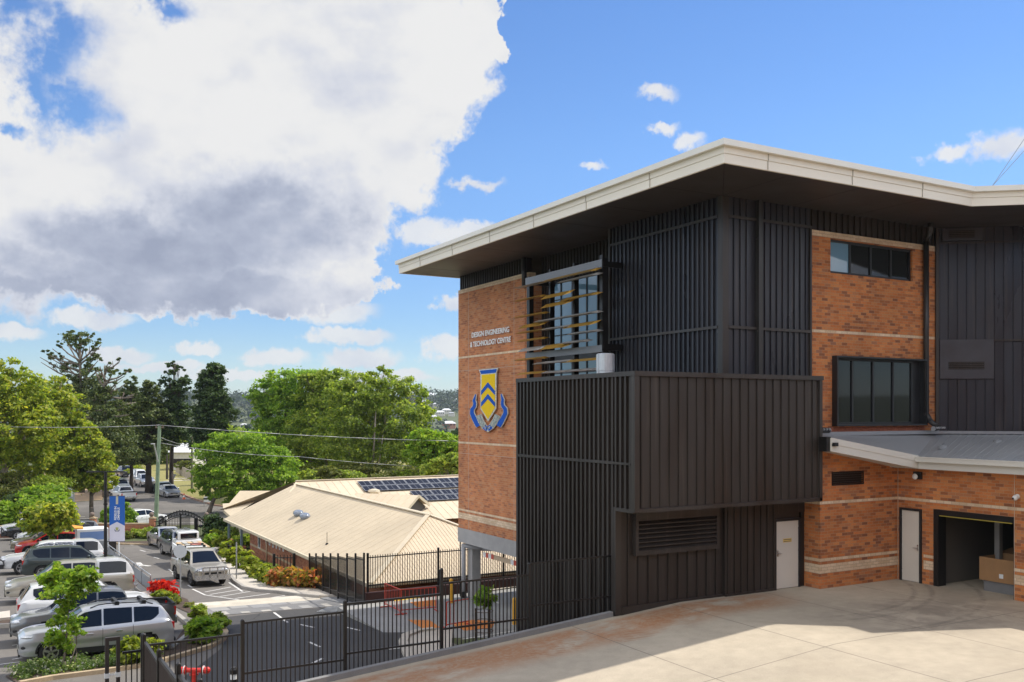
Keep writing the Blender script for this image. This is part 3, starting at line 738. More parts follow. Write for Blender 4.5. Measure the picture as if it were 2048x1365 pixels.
# sun screen
XF=16.75
yL=onA(1055,600,XF).y; yR=onA(1203,600,XF).y
SC=MB()
for (px,wd) in((1055,.2),(1098,.1),(1146,.1),(1203,.16)):
    y=onA(px,600,XF).y; SC.box(XF+.02,XF+.2,y-wd/2,y+wd/2,6.0,9.98 if px>1060 and px<1200 else 9.9)
SC.box(XF-.02,XF+.02,yR-.08,yR+.08,7.0,10.0)
SC.box(XF,XF+.75,yR-.1,yR-.03,9.62,9.8); SC.box(XF,XF+.75,yR-.1,yR-.03,7.0,7.2); SC.box(XF+.2,XS,yL-.05,yL+.05,9.62,9.8)
ss=SC.build('sun_screen',BLK,B)
for z0,z1 in((9.62,9.86),(6.95,7.17)): m=MB(); m.box(XF-.03,XF+.03,yR-.06,yL+.1,z0,z1); m.build('screen_beam',plain('grey_beam',(.2,.205,.215),.4,.3,.1,1),ss)
def P5(cx,cy): return 1000+cx/4.55,480+cy/4.55
blades=[((160,430),(420,385),0,0),((375,378),(880,272),1,.5),((550,370),(890,322),0,.3),((150,552),(390,515),1,.1),((385,520),(645,455),1,1),((385,595),(650,545),1,1),((580,540),(890,490),1,.4),
 ((150,703),(410,668),1,.1),((330,742),(890,660),0,.1),((185,780),(410,750),1,.9),((590,780),(880,740),1,.8),((165,852),(400,815),1,.1),((395,815),(640,785),0,.1),((170,925),(400,893),1,.2),
 ((180,1000),(400,962),0,.9),((385,975),(640,933),1,1),((570,943),(800,915),0,.1),((150,1095),(400,1075),1,0),((325,1125),(640,1103),0,.1),((585,1105),(880,1090),1,.3),((170,1225),(410,1200),1,.3),((400,1210),(640,1192),0,.1),
 ((640,1190),(880,1180),0,.1),((640,860),(890,825),0,0)]
for (l,r_,col,tl) in blades:
    p=onA(*P5(*l),XF-.3); q=onA(*P5(*r_),XF-.3); z=(p.z+q.z)/2
    if tl>.7: z-=.03
    ang=R(5+tl*24); wdt=.4
    m=MB(); x0=XF-.05; x1=x0-wdt*math.cos(ang); dz=wdt*math.sin(ang)
    t=.025
    ya,yb=p.y,q.y
    if ya<yb: ya,yb=yb,ya
    tip=.22*(.4+tl)
    # pointed aerofoil: a folded blade with slanting ends
    m.add([(x0,ya-tip,z+dz*.5),(x0,yb+tip*.3,z+dz*.5),(x1,yb+tip,z-dz*.5),(x1,ya,z-dz*.5),((x0+x1)/2,ya-tip*.4,z+.05),((x0+x1)/2,yb+tip*.5,z+.05),((x0+x1)/2,ya-tip*.4,z-.03),((x0+x1)/2,yb+tip*.5,z-.03)],
      [(0,1,5,4),(4,5,2,3),(1,0,6,7),(7,6,3,2),(0,4,6),(4,3,6),(1,7,5),(5,7,2)])
    m.build('screen_blade',GOLD if col else BLADEG,ss)
# cowl on the terrace
cp=onA(1211,730,15.0); m=MB()
m.lathe((15.0,cp.y,6.0),[(.25,0),(.25,.2),(.26,.21),(.26,.66),(.22,.69)],22); m.cyl((14.74,cp.y-.02,6.02),(14.74,cp.y-.02,6.66),.012,.012,5)
m.build('ventilation_cowl',plain('white_zinc',(.62,.64,.66),.35,.4,.1,6),B,smooth=False)
# lettering
a=onA(946,676,XS-.004); b_=onA(1021,667,XS-.004); h=onA(946,666,XS).z-onA(946,676,XS).z
text_obj('sign_lettering','DESIGN ENGINEERING',(XS-.06,a.y,onA(946,676.5,XS).z),(0,-1,0),(0,0,1),a.y-b_.y,h*1.05,LETTER,B,.02)
a=onA(943,695,XS-.004); b_=onA(1024,685,XS-.004)
text_obj('sign_lettering','& TECHNOLOGY CENTRE',(XS-.06,a.y,onA(943,695.5,XS).z),(0,-1,0),(0,0,1),a.y-b_.y,h*1.05,LETTER,B,.02)
# crest
CR=MB()
def c6(cx,cy,x): return onA(920+cx/5.686,640+cy/5.686,x)
def cpoly(pts,x,th,mi,mb=None): (mb or CR).prism([c6(cx,cy,XS) for cx,cy in pts] and [Vector((x,c6(cx,cy,XS).y,c6(cx,cy,XS).z)) for cx,cy in pts],(-th,0,0),mi)
def grow(pts,k):
    cx=sum(p[0] for p in pts)/len(pts);cy=sum(p[1] for p in pts)/len(pts)
    return [(cx+(x-cx)*(1+k/max(20,abs(x-cx)+1e-3)) if abs(x-cx)>1 else x, cy+(y-cy)*(1+k/max(20,abs(y-cy)+1e-3)) if abs(y-cy)>1 else y) for x,y in pts]
def ribbon(line,wd):
    L=[];Rr=[]
    for i,(x,y) in enumerate(line):
        a_=line[max(0,i-1)];b2=line[min(len(line)-1,i+1)]
        dx_,dy_=b2[0]-a_[0],b2[1]-a_[1];l=math.hypot(dx_,dy_);k=wd[i]/2
        L.append((x-dy_/l*k,y+dx_/l*k));Rr.append((x+dy_/l*k,y-dx_/l*k))
    return L,Rr
def rib(line,wd,x,th,mi):
    L,Rr=ribbon(line,wd)
    for i in range(len(line)-1): cpoly([L[i],L[i+1],Rr[i+1],Rr[i]],x,th,mi)
x0=XS-.05
cpoly([(240,570),(457,550),(437,612),(432,1015),(343,1155),(256,1015),(257,622)],x0,.05,2)
cpoly([(252,578),(445,560),(430,603),(266,618)],x0-.05,.012,0)
cpoly([(272,628),(425,613),(421,1005),(343,1130),(267,1008)],x0-.05,.01,1)
for t in(710,842): cpoly([(345,t),(424,t+98),(423,t+146),(345,t+58),(267,t+148),(268,t+98)],x0-.06,.008,0)
Lw=[(199,848),(190,890),(182,915),(190,950),(186,985),(160,1020),(158,1065),(185,1125),(215,1180),(232,1212)]
Rw=[(491,842),(500,885),(509,910),(503,945),(510,980),(537,1015),(540,1062),(512,1120),(480,1178),(462,1212)]
ww=[5,20,28,30,34,40,44,48,54,46]
for Ln in(Lw,Rw):
    rib(Ln,[v+13 for v in ww],x0,.04,2); rib(Ln,ww,x0-.04,.012,0)
Sc=[(238,1085),(262,1150),(300,1215),(343,1245),(385,1212),(425,1150),(455,1085)]
rib(Sc,[64]*7,x0-.02,.045,2); 
for i,(p0,p1) in enumerate(zip(Sc,Sc[1:])): rib([p0,p1],[50,50],x0-.065,.01,0 if i in(2,3) else 3)
crest=CR.build('school_crest',[BLUE,YEL,SILV,plain('crest_scroll',(.34,.38,.36),.3,.2,.3,12)],B)
lt=MB()
for i in range(len(Sc)-1):
    (ax_,ay),(bx,by)=Sc[i],Sc[i+1]
    for k in(.25,.6):
        cx_,cy_=ax_+(bx-ax_)*k,ay+(by-ay)*k
        cpoly([(cx_-7,cy_-17),(cx_-1,cy_-17),(cx_-1,cy_+15),(cx_-7,cy_+15)],x0-.075,.006,0,lt); cpoly([(cx_-1,cy_-17),(cx_+8,cy_-13),(cx_+8,cy_-8),(cx_-1,cy_-10)],x0-.075,.006,0,lt)
lt.build('scroll_letter',SILV,crest)
# --- main roof
RP=[(15.2,36.75),(15.2,16.67),(24.6,16.67),(25.94,15.6),(25.9,14.9),(34,11.8),(50,11.8),(50,36.75)]
def inset(P,d):
    n=len(P);o=[]
    for i in range(n):
        p0=Vector(P[i-1]);p1=Vector(P[i]);p2=Vector(P[(i+1)%n])
        a=(p1-p0).normalized();b=(p2-p1).normalized()
        na=Vector((-a.y,a.x));nb=Vector((-b.y,b.x))
        k=(na+nb); k=k/ max(.3,k.dot(na)) if k.length>1e-6 else na
        o.append((p1.x+k.x*d,p1.y+k.y*d))
    return o
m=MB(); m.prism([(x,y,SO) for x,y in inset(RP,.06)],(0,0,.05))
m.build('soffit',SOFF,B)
m=MB(); I1=inset(RP,.14)
def ringwall(m,P,Q,z0,z1):
    n=len(P)
    for i in range(n):
        j=(i+1)%n; a,b,c,d=P[i],P[j],Q[j],Q[i]
        m.add([(*a,z0),(*b,z0),(*b,z1),(*a,z1),(*d,z0),(*c,z0),(*c,z1),(*d,z1)],[(0,1,2,3),(5,4,7,6),(3,2,6,7),(1,0,4,5)])
ringwall(m,RP,inset(RP,.07),SO-.02,SO+.20); ringwall(m,inset(RP,.012),inset(RP,.08),SO+.2,SO+.212); ringwall(m,inset(RP,-.015),inset(RP,.08),SO+.212,SO+.37)
rf=m.build('roof_fascia',CREAM,B)
m=MB(); ringwall(m,inset(RP,-.13),inset(RP,.1),SO+.372,SO+.52); m.build('roof_gutter',plain('cream_gutter',(.78,.75,.67),.42,.1,.05,1),B)
m=MB(); m.prism([(x,y,SO+.4) for x,y in inset(RP,.1)],(0,0,.06)); m.build('roof_deck',RTIN,B)
m=MB()
for t in(19.5,22.5,25.5,28.5,31.5,34.5): m.box(15.2-.018,15.2-.0005,t,t+.012,SO-.01,SO+.2); m.box(15.2-.034,15.2+.01,t+.0,t+.014,SO+.215,SO+.366)
for t in(16.6,19.6,22.4): m.box(t,t+.012,16.67-.02,16.669,SO-.01,SO+.2); m.box(t,t+.014,16.67-.036,16.67,SO+.215,SO+.366)
m.build('fascia_joint',plain('joint_shadow',(.4,.37,.31),.6,0,.05),B)
SJ=plain('soffit_joint',(.03,.026,.024),.6,0,.05)
for t in(19.3,21.9,24.5,27.1,29.7,32.3,34.9): m=MB(); m.box(15.3,XU-.1,t,t+.015,SO-.004,SO-.0005); m.build('soffit_joint',SJ,B)
for t in(17.5,20.1,22.7): m=MB(); m.box(t,t+.015,16.75,BW-.1,SO-.004,SO-.0005); m.build('soffit_joint',SJ,B)
m=MB(); m.bar((15.27,16.74,SO-.002),(XU-.1,BW-.1,SO-.002),.02,.004); m.build('soffit_joint',SJ,B)
# guy wires on the roof
m=MB()
p=atY(1985,372,34); q=atY(2046,282,34); m.cyl(p,q+(q-p)*1.2,.012,.012,5); q=atY(2050,300,34.4); m.cyl(p,q+(q-p)*1.2,.012,.012,5); m.build('guy_wire',plain('wire_grey',(.3,.33,.36),.5,.5,0),B)
# vents lying on the low roof
for px,py in((1885,895),(1995,884)):
    z=4.0 if px<1900 else 4.15; p=onZ(px,py,z); m=MB(); m.box(p.x-.12,p.x+.12,p.y-.06,p.y+.06,z-.05,z+.05); m.cyl((p.x-.1,p.y-.02,z+.06),(p.x+.2,p.y+.1,z+.1),.025,.025,6); m.box(p.x-.25,p.x-.1,p.y-.1,p.y-.03,z-.04,z+.02); m.build('roof_bracket',GALV,B)
# ------------------------------------------------------------------ the raised court and its kerb
m=MB(); xs_=[2.8,4,6,8,10,12,14,15,16,16.5,48]
for a,b in zip(xs_,xs_[1:]):
    za,zb=rampz(a),rampz(b)
    m.add([(a,-8,za),(b,-8,zb),(b,BW,zb),(a,BW,za)],[(0,1,2,3)])
n=len(xs_)
top=[(a,BW,rampz(a)) for a in xs_]; m.add(top+[(a,BW,-4.5) for a in xs_],[(i+1,i,n+i,n+i+1) for i in range(n-1)])
m.add([(2.8,-8,rampz(2.8)),(2.8,BW,rampz(2.8)),(2.8,BW,-4.5),(2.8,-8,-4.5)],[(0,1,2,3)])
struct('court',m,CONC)
m=MB()
seg=[2.8,5,7,9,11,12.5,13.86]
for a,b in zip(seg,seg[1:]):
    za,zb=rampz(a),rampz(b); y0,y1=BW-.02,BW+.16
    m.add([(a,y0,za-.3),(b,y0,zb-.3),(b,y1,zb-.6),(a,y1,za-.6),(a,y0+.03,za+.12),(b,y0+.03,zb+.12),(b,y1,zb+.12),(a,y1,za+.12)],[(0,1,5,4),(4,5,6,7),(2,3,7,6),(1,2,6,5),(3,0,4,7)])
struct('court_kerb',m,KERBN)

# ------------------------------------------------------------------ unseen brick block added at the viewer's back to shade the court and windows
RB_=thing('unseen_brick_block','unseen brick block added behind the viewpoint to shade the court and darken window reflections','building',(10,-5,0))
wn=[(x,x+1.8,z,z+1.5) for x in range(-12,44,4) for z in(1.2,4.8,8.4)]
m=MB(); wallmesh(m,'y',-5.3,-16,46,-4,12,wn,.3); m.box(-16,46,-17,-16.7,-4,12); m.box(-16,-15.7,-16.7,-5.3,-4,12); m.box(45.7,46,-16.7,-5.3,-4,12); m.build('wall',BR2,RB_)
m=MB(); m.box(-17,47,-18,-4.2,12,12.3); m.build('roof',CREAM,RB_)
for (a,b,c,d) in wn: m=MB(); m.box(a,b,-5.2,-5.15,c,d); m.build('window',GLASS,RB_)
# ================================================================== vehicles
TYRE=plain('tyre_rubber',(.022,.021,.02),.85,0,.2,8)
RIM=plain('alloy_rim',(.5,.5,.51),.3,.8,.1,6)
RIMD=plain('dark_rim',(.12,.12,.125),.35,.6,.1,6)
TRIM=plain('black_trim',(.025,.025,.026),.55,0,.2,6)
CGL=glass_mat('car_glass',(.008,.011,.017),.03,.45)
LAMP=plain('headlamp_lens',(.55,.57,.6),.08,.3,.15,20,coat=1)
TAIL=plain('tail_lamp',(.5,.015,.012),.15,0,.1,10,coat=1)
CHRO=plain('chrome',(.7,.7,.71),.12,1,0)
PLATE=plain('number_plate',(.62,.6,.5),.5,0,.05)
PAINT={}
def paint(name,c,metal=.0,rough=.3):
    if name not in PAINT:
        m,nt,b=newmat(name+'_car_paint')
        n=nt.noise(nt.obj(),1.5,4); nt.put(b.inputs['Base Color'],nt.ramp(n,[(.3,[x*.93 for x in c]),(.7,[min(1,x*1.05) for x in c])]))
        b.inputs['Metallic'].default_value=metal;b.inputs['Roughness'].default_value=rough
        b.inputs['Coat Weight'].default_value=.8;b.inputs['Coat Roughness'].default_value=.03
        PAINT[name]=m
    return PAINT[name]
def lerp(pts,x):
    if x<=pts[0][0]: return pts[0][1]
    for (a,u),(b,v) in zip(pts,pts[1:]):
        if x<=b:
            t=(x-a)/(b-a); return u+(v-u)*t
    return pts[-1][1]
def slerp(pts,x,e=.09):
    return (lerp(pts,x-e)+2*lerp(pts,x)+lerp(pts,x+e))/4
# profiles: distances in metres from the tail (x=0) to the nose (x=L)
KINDS={
 'suv':dict(L=4.75,W=1.89,zt=[(0,.95),(.12,1.1),(1.2,1.05),(2.4,1.0),(3.45,.99),(3.6,1.02),(4.3,1.0),(4.62,.93),(4.75,.8)],zr=[(0,.95),(.06,1.1),(.42,1.62),(.9,1.68),(2.2,1.7),(2.85,1.62),(3.62,1.05),(4.3,1.015),(4.62,.94),(4.75,.81)],
   gl=(.5,3.35),rear=(.1,.42),ws=(2.9,3.56),pil=(1.33,2.28),wh=(.95,3.82),wr=.365,zb=.27),
 'wagon':dict(L=4.65,W=1.8,zt=[(0,.85),(.12,.95),(2.4,.92),(3.35,.9),(3.5,.92),(4.3,.8),(4.65,.66)],zr=[(0,.88),(.06,1.0),(.45,1.42),(.9,1.47),(2.1,1.49),(2.75,1.42),(3.55,.94),(4.3,.81),(4.65,.67)],
   gl=(.5,3.3),rear=(.1,.42),ws=(2.82,3.48),pil=(1.3,2.25),wh=(.9,3.72),wr=.33,zb=.22),
 'sedan':dict(L=4.7,W=1.8,zt=[(0,.86),(.1,.98),(.75,1.0),(1.2,.95),(3.3,.91),(3.5,.93),(4.3,.8),(4.7,.64)],zr=[(0,.87),(.1,.99),(.62,1.02),(.75,1.04),(1.45,1.4),(1.9,1.46),(2.4,1.46),(2.85,1.38),(3.62,.95),(4.3,.81),(4.7,.65)],
   gl=(1.0,3.35),rear=(.85,1.42),ws=(2.9,3.55),pil=(2.2,),wh=(.95,3.75),wr=.33,zb=.2),
 'hatch':dict(L=4.1,W=1.75,zt=[(0,.85),(.12,.95),(2.0,.93),(2.9,.9),(3.05,.93),(3.8,.8),(4.1,.64)],zr=[(0,.88),(.08,1.02),(.5,1.42),(.9,1.49),(1.7,1.5),(2.25,1.43),(3.1,.95),(3.8,.81),(4.1,.65)],
   gl=(.5,2.85),rear=(.12,.46),ws=(2.3,3.02),pil=(1.6,),wh=(.75,3.3),wr=.31,zb=.2),
 'ute':dict(L=5.3,W=1.86,zt=[(0,1.06),(.05,1.1),(1.5,1.1),(1.75,1.06),(3.9,1.04),(4.1,1.06),(4.9,.98),(5.3,.8)],zr=[(0,1.07),(.05,1.11),(1.5,1.11),(1.56,1.13),(1.72,1.7),(2.1,1.76),(2.9,1.76),(3.35,1.69),(4.12,1.08),(4.9,.99),(5.3,.81)],
   gl=(1.7,3.85),rear=(1.57,1.7),ws=(3.4,4.05),pil=(2.62,),wh=(1.15,4.28),wr=.385,zb=.38,tray=(.08,1.5)),
 'ute_canopy':dict(L=5.25,W=1.84,zt=[(0,1.06),(.05,1.1),(1.5,1.1),(1.75,1.06),(3.85,1.04),(4.05,1.06),(4.85,.98),(5.25,.8)],zr=[(0,1.1),(.06,1.3),(.3,1.7),(.6,1.78),(1.5,1.78),(1.58,1.74),(1.66,1.74),(1.8,1.77),(2.9,1.77),(3.3,1.7),(4.07,1.08),(4.85,.99),(5.25,.81)],
   gl=(.35,3.8),rear=(.09,.3),ws=(3.35,4.0),pil=(1.52,1.62,2.6),wh=(1.15,4.22),wr=.385,zb=.38,capwide=1.52),
 'van':dict(L=4.9,W=1.9,zt=[(0,1.0),(.1,1.1),(3.6,1.08),(3.9,1.05),(4.1,1.1),(4.6,.98),(4.9,.8)],zr=[(0,1.1),(.05,1.5),(.2,1.95),(.6,2.02),(3.0,2.02),(3.4,1.92),(4.15,1.14),(4.6,1.0),(4.9,.81)],
   gl=(2.6,3.9),rear=(.04,.2),ws=(3.45,4.08),pil=(),wh=(.95,3.95),wr=.34,zb=.26),
}
def car(kind,name,label,cat,pt,loc,yaw,group=None,rim=RIM,trimband=False,bull=False,rack=0,rails=False,towbar=False,fine=True,glass=None,upper=None,canopy=None,scale=1.0,plate=True):
    K=KINDS[kind]; L,W,wr=K['L'],K['W'],K['wr']; hw=W/2; zb=K['zb']
    t=thing(name,label,cat,loc,group); t.rotation_euler=(0,0,yaw); OFF[t]=Vector((0,0,0))
    # the car stands on sloping ground: tilt with it
    d=Vector((math.cos(yaw),math.sin(yaw)));
    gl_=lambda q:gz(loc[0]+q.x,loc[1]+q.y)
    pitch=(gl_(d*1.5)-gl_(-d*1.5))/3; sdv=Vector((-d.y,d.x)); roll=(gl_(sdv*.8)-gl_(-sdv*.8))/1.6
    M=Matrix.Rotation(yaw,4,'Z')@Matrix.Rotation(-math.atan(pitch),4,'Y')@Matrix.Rotation(math.atan(roll),4,'X')
    t.rotation_euler=M.to_euler(); t.scale=(scale,)*3
    cx=L/2; g0,g1=K['gl']
    def zt(x): return slerp(K['zt'],x)
    def zr(x): return max(zt(x)+.004,slerp(K['zr'],x,.07))
    def wb(x): # plan half width
        f=1.
        if x<.45: f=1-.1*(1-x/.45)**2
        if x>L-.8: f=1-.2*((x-L+.8)/.8)**2
        return hw*f
    def side(x,z):
        w=wb(x);b=zt(x); zr_=zr(x)
        if z<=b:
            t_=(z-zb)/max(.1,b-zb)
            f=.955+.045*math.sin(min(1,t_*1.6)*math.pi/2)-.035*max(0,t_-.72)/.28-.022*math.exp(-((t_-.42)/.11)**2)
            return w*f
        cap=K.get('capwide',-1)
        taper=.13 if x<cap else .27
        u=(z-b)/.62
        return w*(.965-.035)*(1-taper*u) if u<1.3 else w*.6
    def top(x,y):
        w=side(x,zr(x)); return zr(x)+.035*(1-(y/max(.1,w))**2)-.02
    def add_body():
        m=MB(); nx=int(L/(.06 if fine else .12)); xs_=[L*i/nx for i in range(nx+1)]
        grid=[]
        for x in xs_:
            b=zt(x);r_=zr(x); zs=[zb+(b-zb)*k/10 for k in range(11)]+[b+(r_-b)*k/7 for k in range(1,8)]
            e=.0
            if x<.12: e=(.12-x)*.5
            if x>L-.16: e=(x-L+.16)*.7
            zs=[z+ (e*(1-z/1.0) if z<.6 else 0) for z in zs]
            ring=[(x-cx,side(x,z),z) for z in zs]
            wt=ring[-1][1]
            ring[-1]=(x-cx,wt-.012,zs[-1]-.012)
            for f_ in(.93,.8,.5,0): ring.append((x-cx,wt*f_-.01*(f_>0),top(x,wt*f_)))
            full=ring+[(p[0],-p[1],p[2]) for p in reversed(ring[:-1])]
            grid.append(full)
        n=len(grid[0]); vs=[p for g in grid for p in g]; fs=[];fs2=[];tr=K.get('tray')
        for i in range(nx):
            xm=(xs_[i]+xs_[i+1])/2
            for j in range(n-1):
                a=i*n+j
                zc=(vs[a][2]+vs[a+1][2]+vs[a+n][2]+vs[a+n+1][2])/4; yc=abs(vs[a][1]+vs[a+1][1])/2
                if zc<zb+.62 and j in (0,1,2,3,4,5,6,7,8,9,n-2,n-3,n-4,n-5,n-6,n-7,n-8,n-9,n-10,n-11):
                    if any(math.hypot(xm-w_,zc-wr)<wr+.055 for w_ in K['wh']): continue
                if tr and tr[0]<xm<tr[1] and yc<side(xm,1.0)-.1 and zc>1.0: continue
                (fs2 if(kind=='ute_canopy' and xm<1.54 and zc>zt(xm)+.03) else fs).append((a,a+1,a+n+1,a+n))
        m.add(vs,fs)
        if fs2: m.f+=fs2; m.m+=[1]*len(fs2)
        # closing ends and floor
        m.add(grid[0],[tuple(range(n))]); m.add(grid[-1],[tuple(range(n-1,-1,-1))])
        o=m.build('body',[pt,paint('white',(.75,.75,.74))] if fs2 else pt,t,smooth=True)
        mod=o.modifiers.new('es','EDGE_SPLIT'); mod.split_angle=R(38)
        return o
    body=add_body()
    # bright strip under the side windows, dark sill
    if fine and kind!='van':
        for s in(-1,1):
            m=MB(); xa,xb=K['gl'][0]+.1,K['gl'][1]; 
            if 'ute' in kind: xa=K['pil'][-1]-.85
            ps=[]
            for k in range(13):
                x=xa+(xb-xa)*k/12; z=zt(x)+.025; ps.append((x-cx,s*(side(x,z)+.008),z))
            m.path(ps,.011,4); m.build('window_trim',CHRO if kind=='suv' else TRIM,t)
    # underside and wheel wells
    m=MB(); m.box(-cx+.15,L-cx-.2,-hw*.72,hw*.72,zb-.04,zb+.12)
    for w_ in K['wh']: m.box(w_-cx-wr-.06,w_-cx+wr+.06,-hw*.8,hw*.8,zb+.05,wr*2+.08)
    for w_ in K['wh']:
        for s in(-1,1):
            yo=s*(side(w_,.6)-.005)
            pts=[]
            for k in range(13):
                an=math.pi*(k/12); r0=wr+.045;r1=wr+.1
                pts.append(((w_-cx+r0*math.cos(an),wr+r0*math.sin(an)),(w_-cx+r1*math.cos(an),wr+r1*math.sin(an))))
            for (a,b_),(c,d_) in zip(pts,pts[1:]):
                m.prism([(a[0],yo-s*.05,a[1]),(b_[0],yo-s*.05,b_[1]),(d_[0],yo-s*.05,d_[1]),(c[0],yo-s*.05,c[1])],(0,s*.065,0))
    if trimband:
        m.box(K['wh'][0]-cx+wr+.08,K['wh'][1]-cx-wr-.08,hw*.9,hw*.985,zb-.02,zb+.16); m.box(K['wh'][0]-cx+wr+.08,K['wh'][1]-cx-wr-.08,-hw*.985,-hw*.9,zb-.02,zb+.16)
    m.build('underbody',TRIM,t)
    # glass
    G=glass or CGL
    def spatch(x0,x1,zf0,zf1,s,eps=.008,nx=10,nz=4):
        m=MB(); vs=[];fs=[]
        for i in range(nx+1):
            x=x0+(x1-x0)*i/nx
            b=zt(x)+.045; r_=zr(x)-.085
            if kind in('suv','wagon','hatch') and x<g0+.4: b+=.2*((g0+.4-x)/.4)**2
            if r_<b+.02: r_=b+.02
            for j in range(nz+1):
                z=b+(r_-b)*(zf0+(zf1-zf0)*j/nz); vs.append((x-cx,s*(side(x,z)+eps),z))
        for i in range(nx):
            for j in range(nz):
                a=i*(nz+1)+j; f=(a,a+nz+1,a+nz+2,a+1); fs.append(f if s<0 else tuple(reversed(f)))
        m.add(vs,fs); return m
    cuts=[g0]+[v for p in K['pil'] for v in(p-.03,p+.03)]+[g1]
    for s in(-1,1):
        for a,b in zip(cuts[::2],cuts[1::2]):
            if b-a>.15: spatch(a,b,0,1,s).build('side_window',G,t,smooth=True)
    def tpatch(x0,x1,k,eps=.008,n=8):
        m=MB(); vs=[];fs=[]
        for i in range(n+1):
            x=x0+(x1-x0)*i/n; w=side(x,zr(x))*k
            for j in range(n+1):
                y=-w+2*w*j/n; 
                sl=(zr(x+.05)-zr(x-.05))/.1; nn=Vector((-sl,0,1)).normalized()*eps
                vs.append((x-cx+nn.x,y,top(x,y)+nn.z+.004))
        for i in range(n):
            for j in range(n):
                a=i*(n+1)+j; fs.append((a,a+n+1,a+n+2,a+1))
        m.add(vs,fs); return m
    tpatch(*K['ws'],.86).build('windscreen',G,t,smooth=True)
    tpatch(*K['rear'],.8).build('rear_window',G,t,smooth=True)
    # wheels
    for w_ in K['wh']:
        for s in(-1,1):
            y1=s*(hw*.965);y0=s*(hw*.965-.22); m=MB()
            P_=[(wr*.62,y1-s*.012),(wr*.9,y1),(wr*.985,y1-s*.03),(wr,y1-s*.06),(wr,y0+s*.05),(wr*.93,y0),(.1,y0)]
            nn=20; vs=[];fs=[]
            for r_,y in P_:
                for i in range(nn): a=2*math.pi*i/nn; vs.append((w_-cx+r_*math.cos(a),y,wr+r_*math.sin(a)))
            for j in range(len(P_)-1):
                for i in range(nn): k=(i+1)%nn; f=(j*nn+i,j*nn+k,(j+1)*nn+k,(j+1)*nn+i); fs.append(f if s>0 else tuple(reversed(f)))
            m.add(vs,fs); wo=m.build('wheel',TYRE,t,smooth=True)
            m=MB(); yr=y1-s*.03; c=Vector((w_-cx,yr,wr))
            m.cyl(c-Vector((0,s*.05,0)),c-Vector((0,s*.03,0)),wr*.6,wr*.6,18,1)
            for k in range(5):
                a=2*math.pi*k/5+.3; e=Vector((math.cos(a),0,math.sin(a))); m.bar(c,c+e*wr*.6,.07,.05,up=(0,1,0),mi=0)
            for k in range(18):
                a=2*math.pi*k/18;b=2*math.pi*(k+1)/18
                m.bar(c+Vector((math.cos(a),0,math.sin(a)))*wr*.6,c+Vector((math.cos(b),0,math.sin(b)))*wr*.6,.04,.04,up=(0,1,0))
            m.build('rim',[rim,TRIM],wo)
    zh=zt(L-.35)-.12
    for s in(-1,1):
        m=MB()
        if kind.startswith('ute') or kind=='van': hx,hl,hh=L-.23,.22,.1
        else: hx,hl,hh=L-.34,.3,.065
        m.ball((hx-cx,s*(wb(hx)-.16),zh+ (0 if hh>.08 else .02)),hl,.17,hh,12,8); m.build('headlight',LAMP,t,smooth=True)
        if fine: m=MB(); m.ball((L-.16-cx,s*(wb(L-.16)-.1),.56),.12,.1,.09,10,6); m.build('fog_lamp',TRIM,t,smooth=True)
        m=MB(); zt_=zt(.1)-.14
        if kind.startswith('ute'): m.box(-cx-.012,-cx+.12,s*(hw*.78),s*(hw*.915),.72,1.02)
        elif kind=='sedan': m.box(-cx-.01,-cx+.16,s*hw*.45,s*hw*.9,zt_-.1,zt_+.03)
        else:
            m.prism([(-cx-.012,s*hw*.55,zt_-.03),(-cx-.012,s*hw*.9,zt_-.12),(-cx-.012,s*hw*.9,zt_+.12),(-cx-.012,s*hw*.55,zt_+.06)],(.3,s*.02,.02))
        m.build('taillight',TAIL,t,bevel=.012)
        m=MB(); xm=K['ws'][1]-.38; zm=zt(xm)+.09; ym=side(xm,zm)
        m.ball((xm-cx,s*(ym+.13),zm+.03),.075,.13,.085,10,6,0); m.bar((xm-cx,s*(ym-.01),zm-.02),(xm-cx,s*(ym+.08),zm+.01),.05,.03,mi=1)
        m.build('wing_mirror',[pt,TRIM],t,smooth=True)
        hs=[ (K['pil'][-1]+.28) if K['pil'] else g0+.35 ]
        if len(K['pil'])>=1 and kind in('suv','wagon','sedan','ute','ute_canopy'): hs.append(K['pil'][-1]-.62)
        for x in hs:
            z=zt(x)-.14; m=MB(); m.box(x-cx,x-cx+.2,s*(side(x,z)-.01),s*(side(x,z)+.03),z-.02,z+.015); m.build('door_handle',CHRO if kind!='van' else TRIM,t,bevel=.008)
    # seams: door shut lines as thin dark strips
    m=MB()
    for x in [K['ws'][1]-.3]+list(K['pil'])+([K['pil'][0]-.75] if kind in('sedan',) else []):
        for s in(-1,1):
            zs=[zb+.14+(zt(x)-zb-.14)*k/6 for k in range(7)]
            for a,b in zip(zs,zs[1:]):
                if min(math.hypot(x-w_,a-wr) for w_ in K['wh'])<wr+.12: continue
                m.prism([(x-cx-.006,s*(side(x,a)+.002),a),(x-cx+.006,s*(side(x,a)+.002),a),(x-cx+.006,s*(side(x,b)+.002),b),(x-cx-.006,s*(side(x,b)+.002),b)],(0,s*.002,0))
    if m.v: m.build('door_seam',TRIM,t)
    # front: grille, bumper; rear bumper
    m=MB(); yn=wb(L)*.96
    m.box(L-cx-.02,L-cx+.012,-yn*.6,yn*.6,.5,.5+.24 if kind!='sedan' else .62); m.box(L-cx-.05,L-cx+.006,-yn*.9,yn*.9,zb-.02,zb+.12)
    m.build('grille',TRIM,t)
    m=MB(); m.box(-cx-.07,-cx+.1,-hw*.86,hw*.86,zb+.02,zb+.22 if kind!='ute' else .66); m.build('rear_bumper',TRIM if kind in('suv','wagon') else (STEEL if 'ute' in kind else pt),t,bevel=.03)
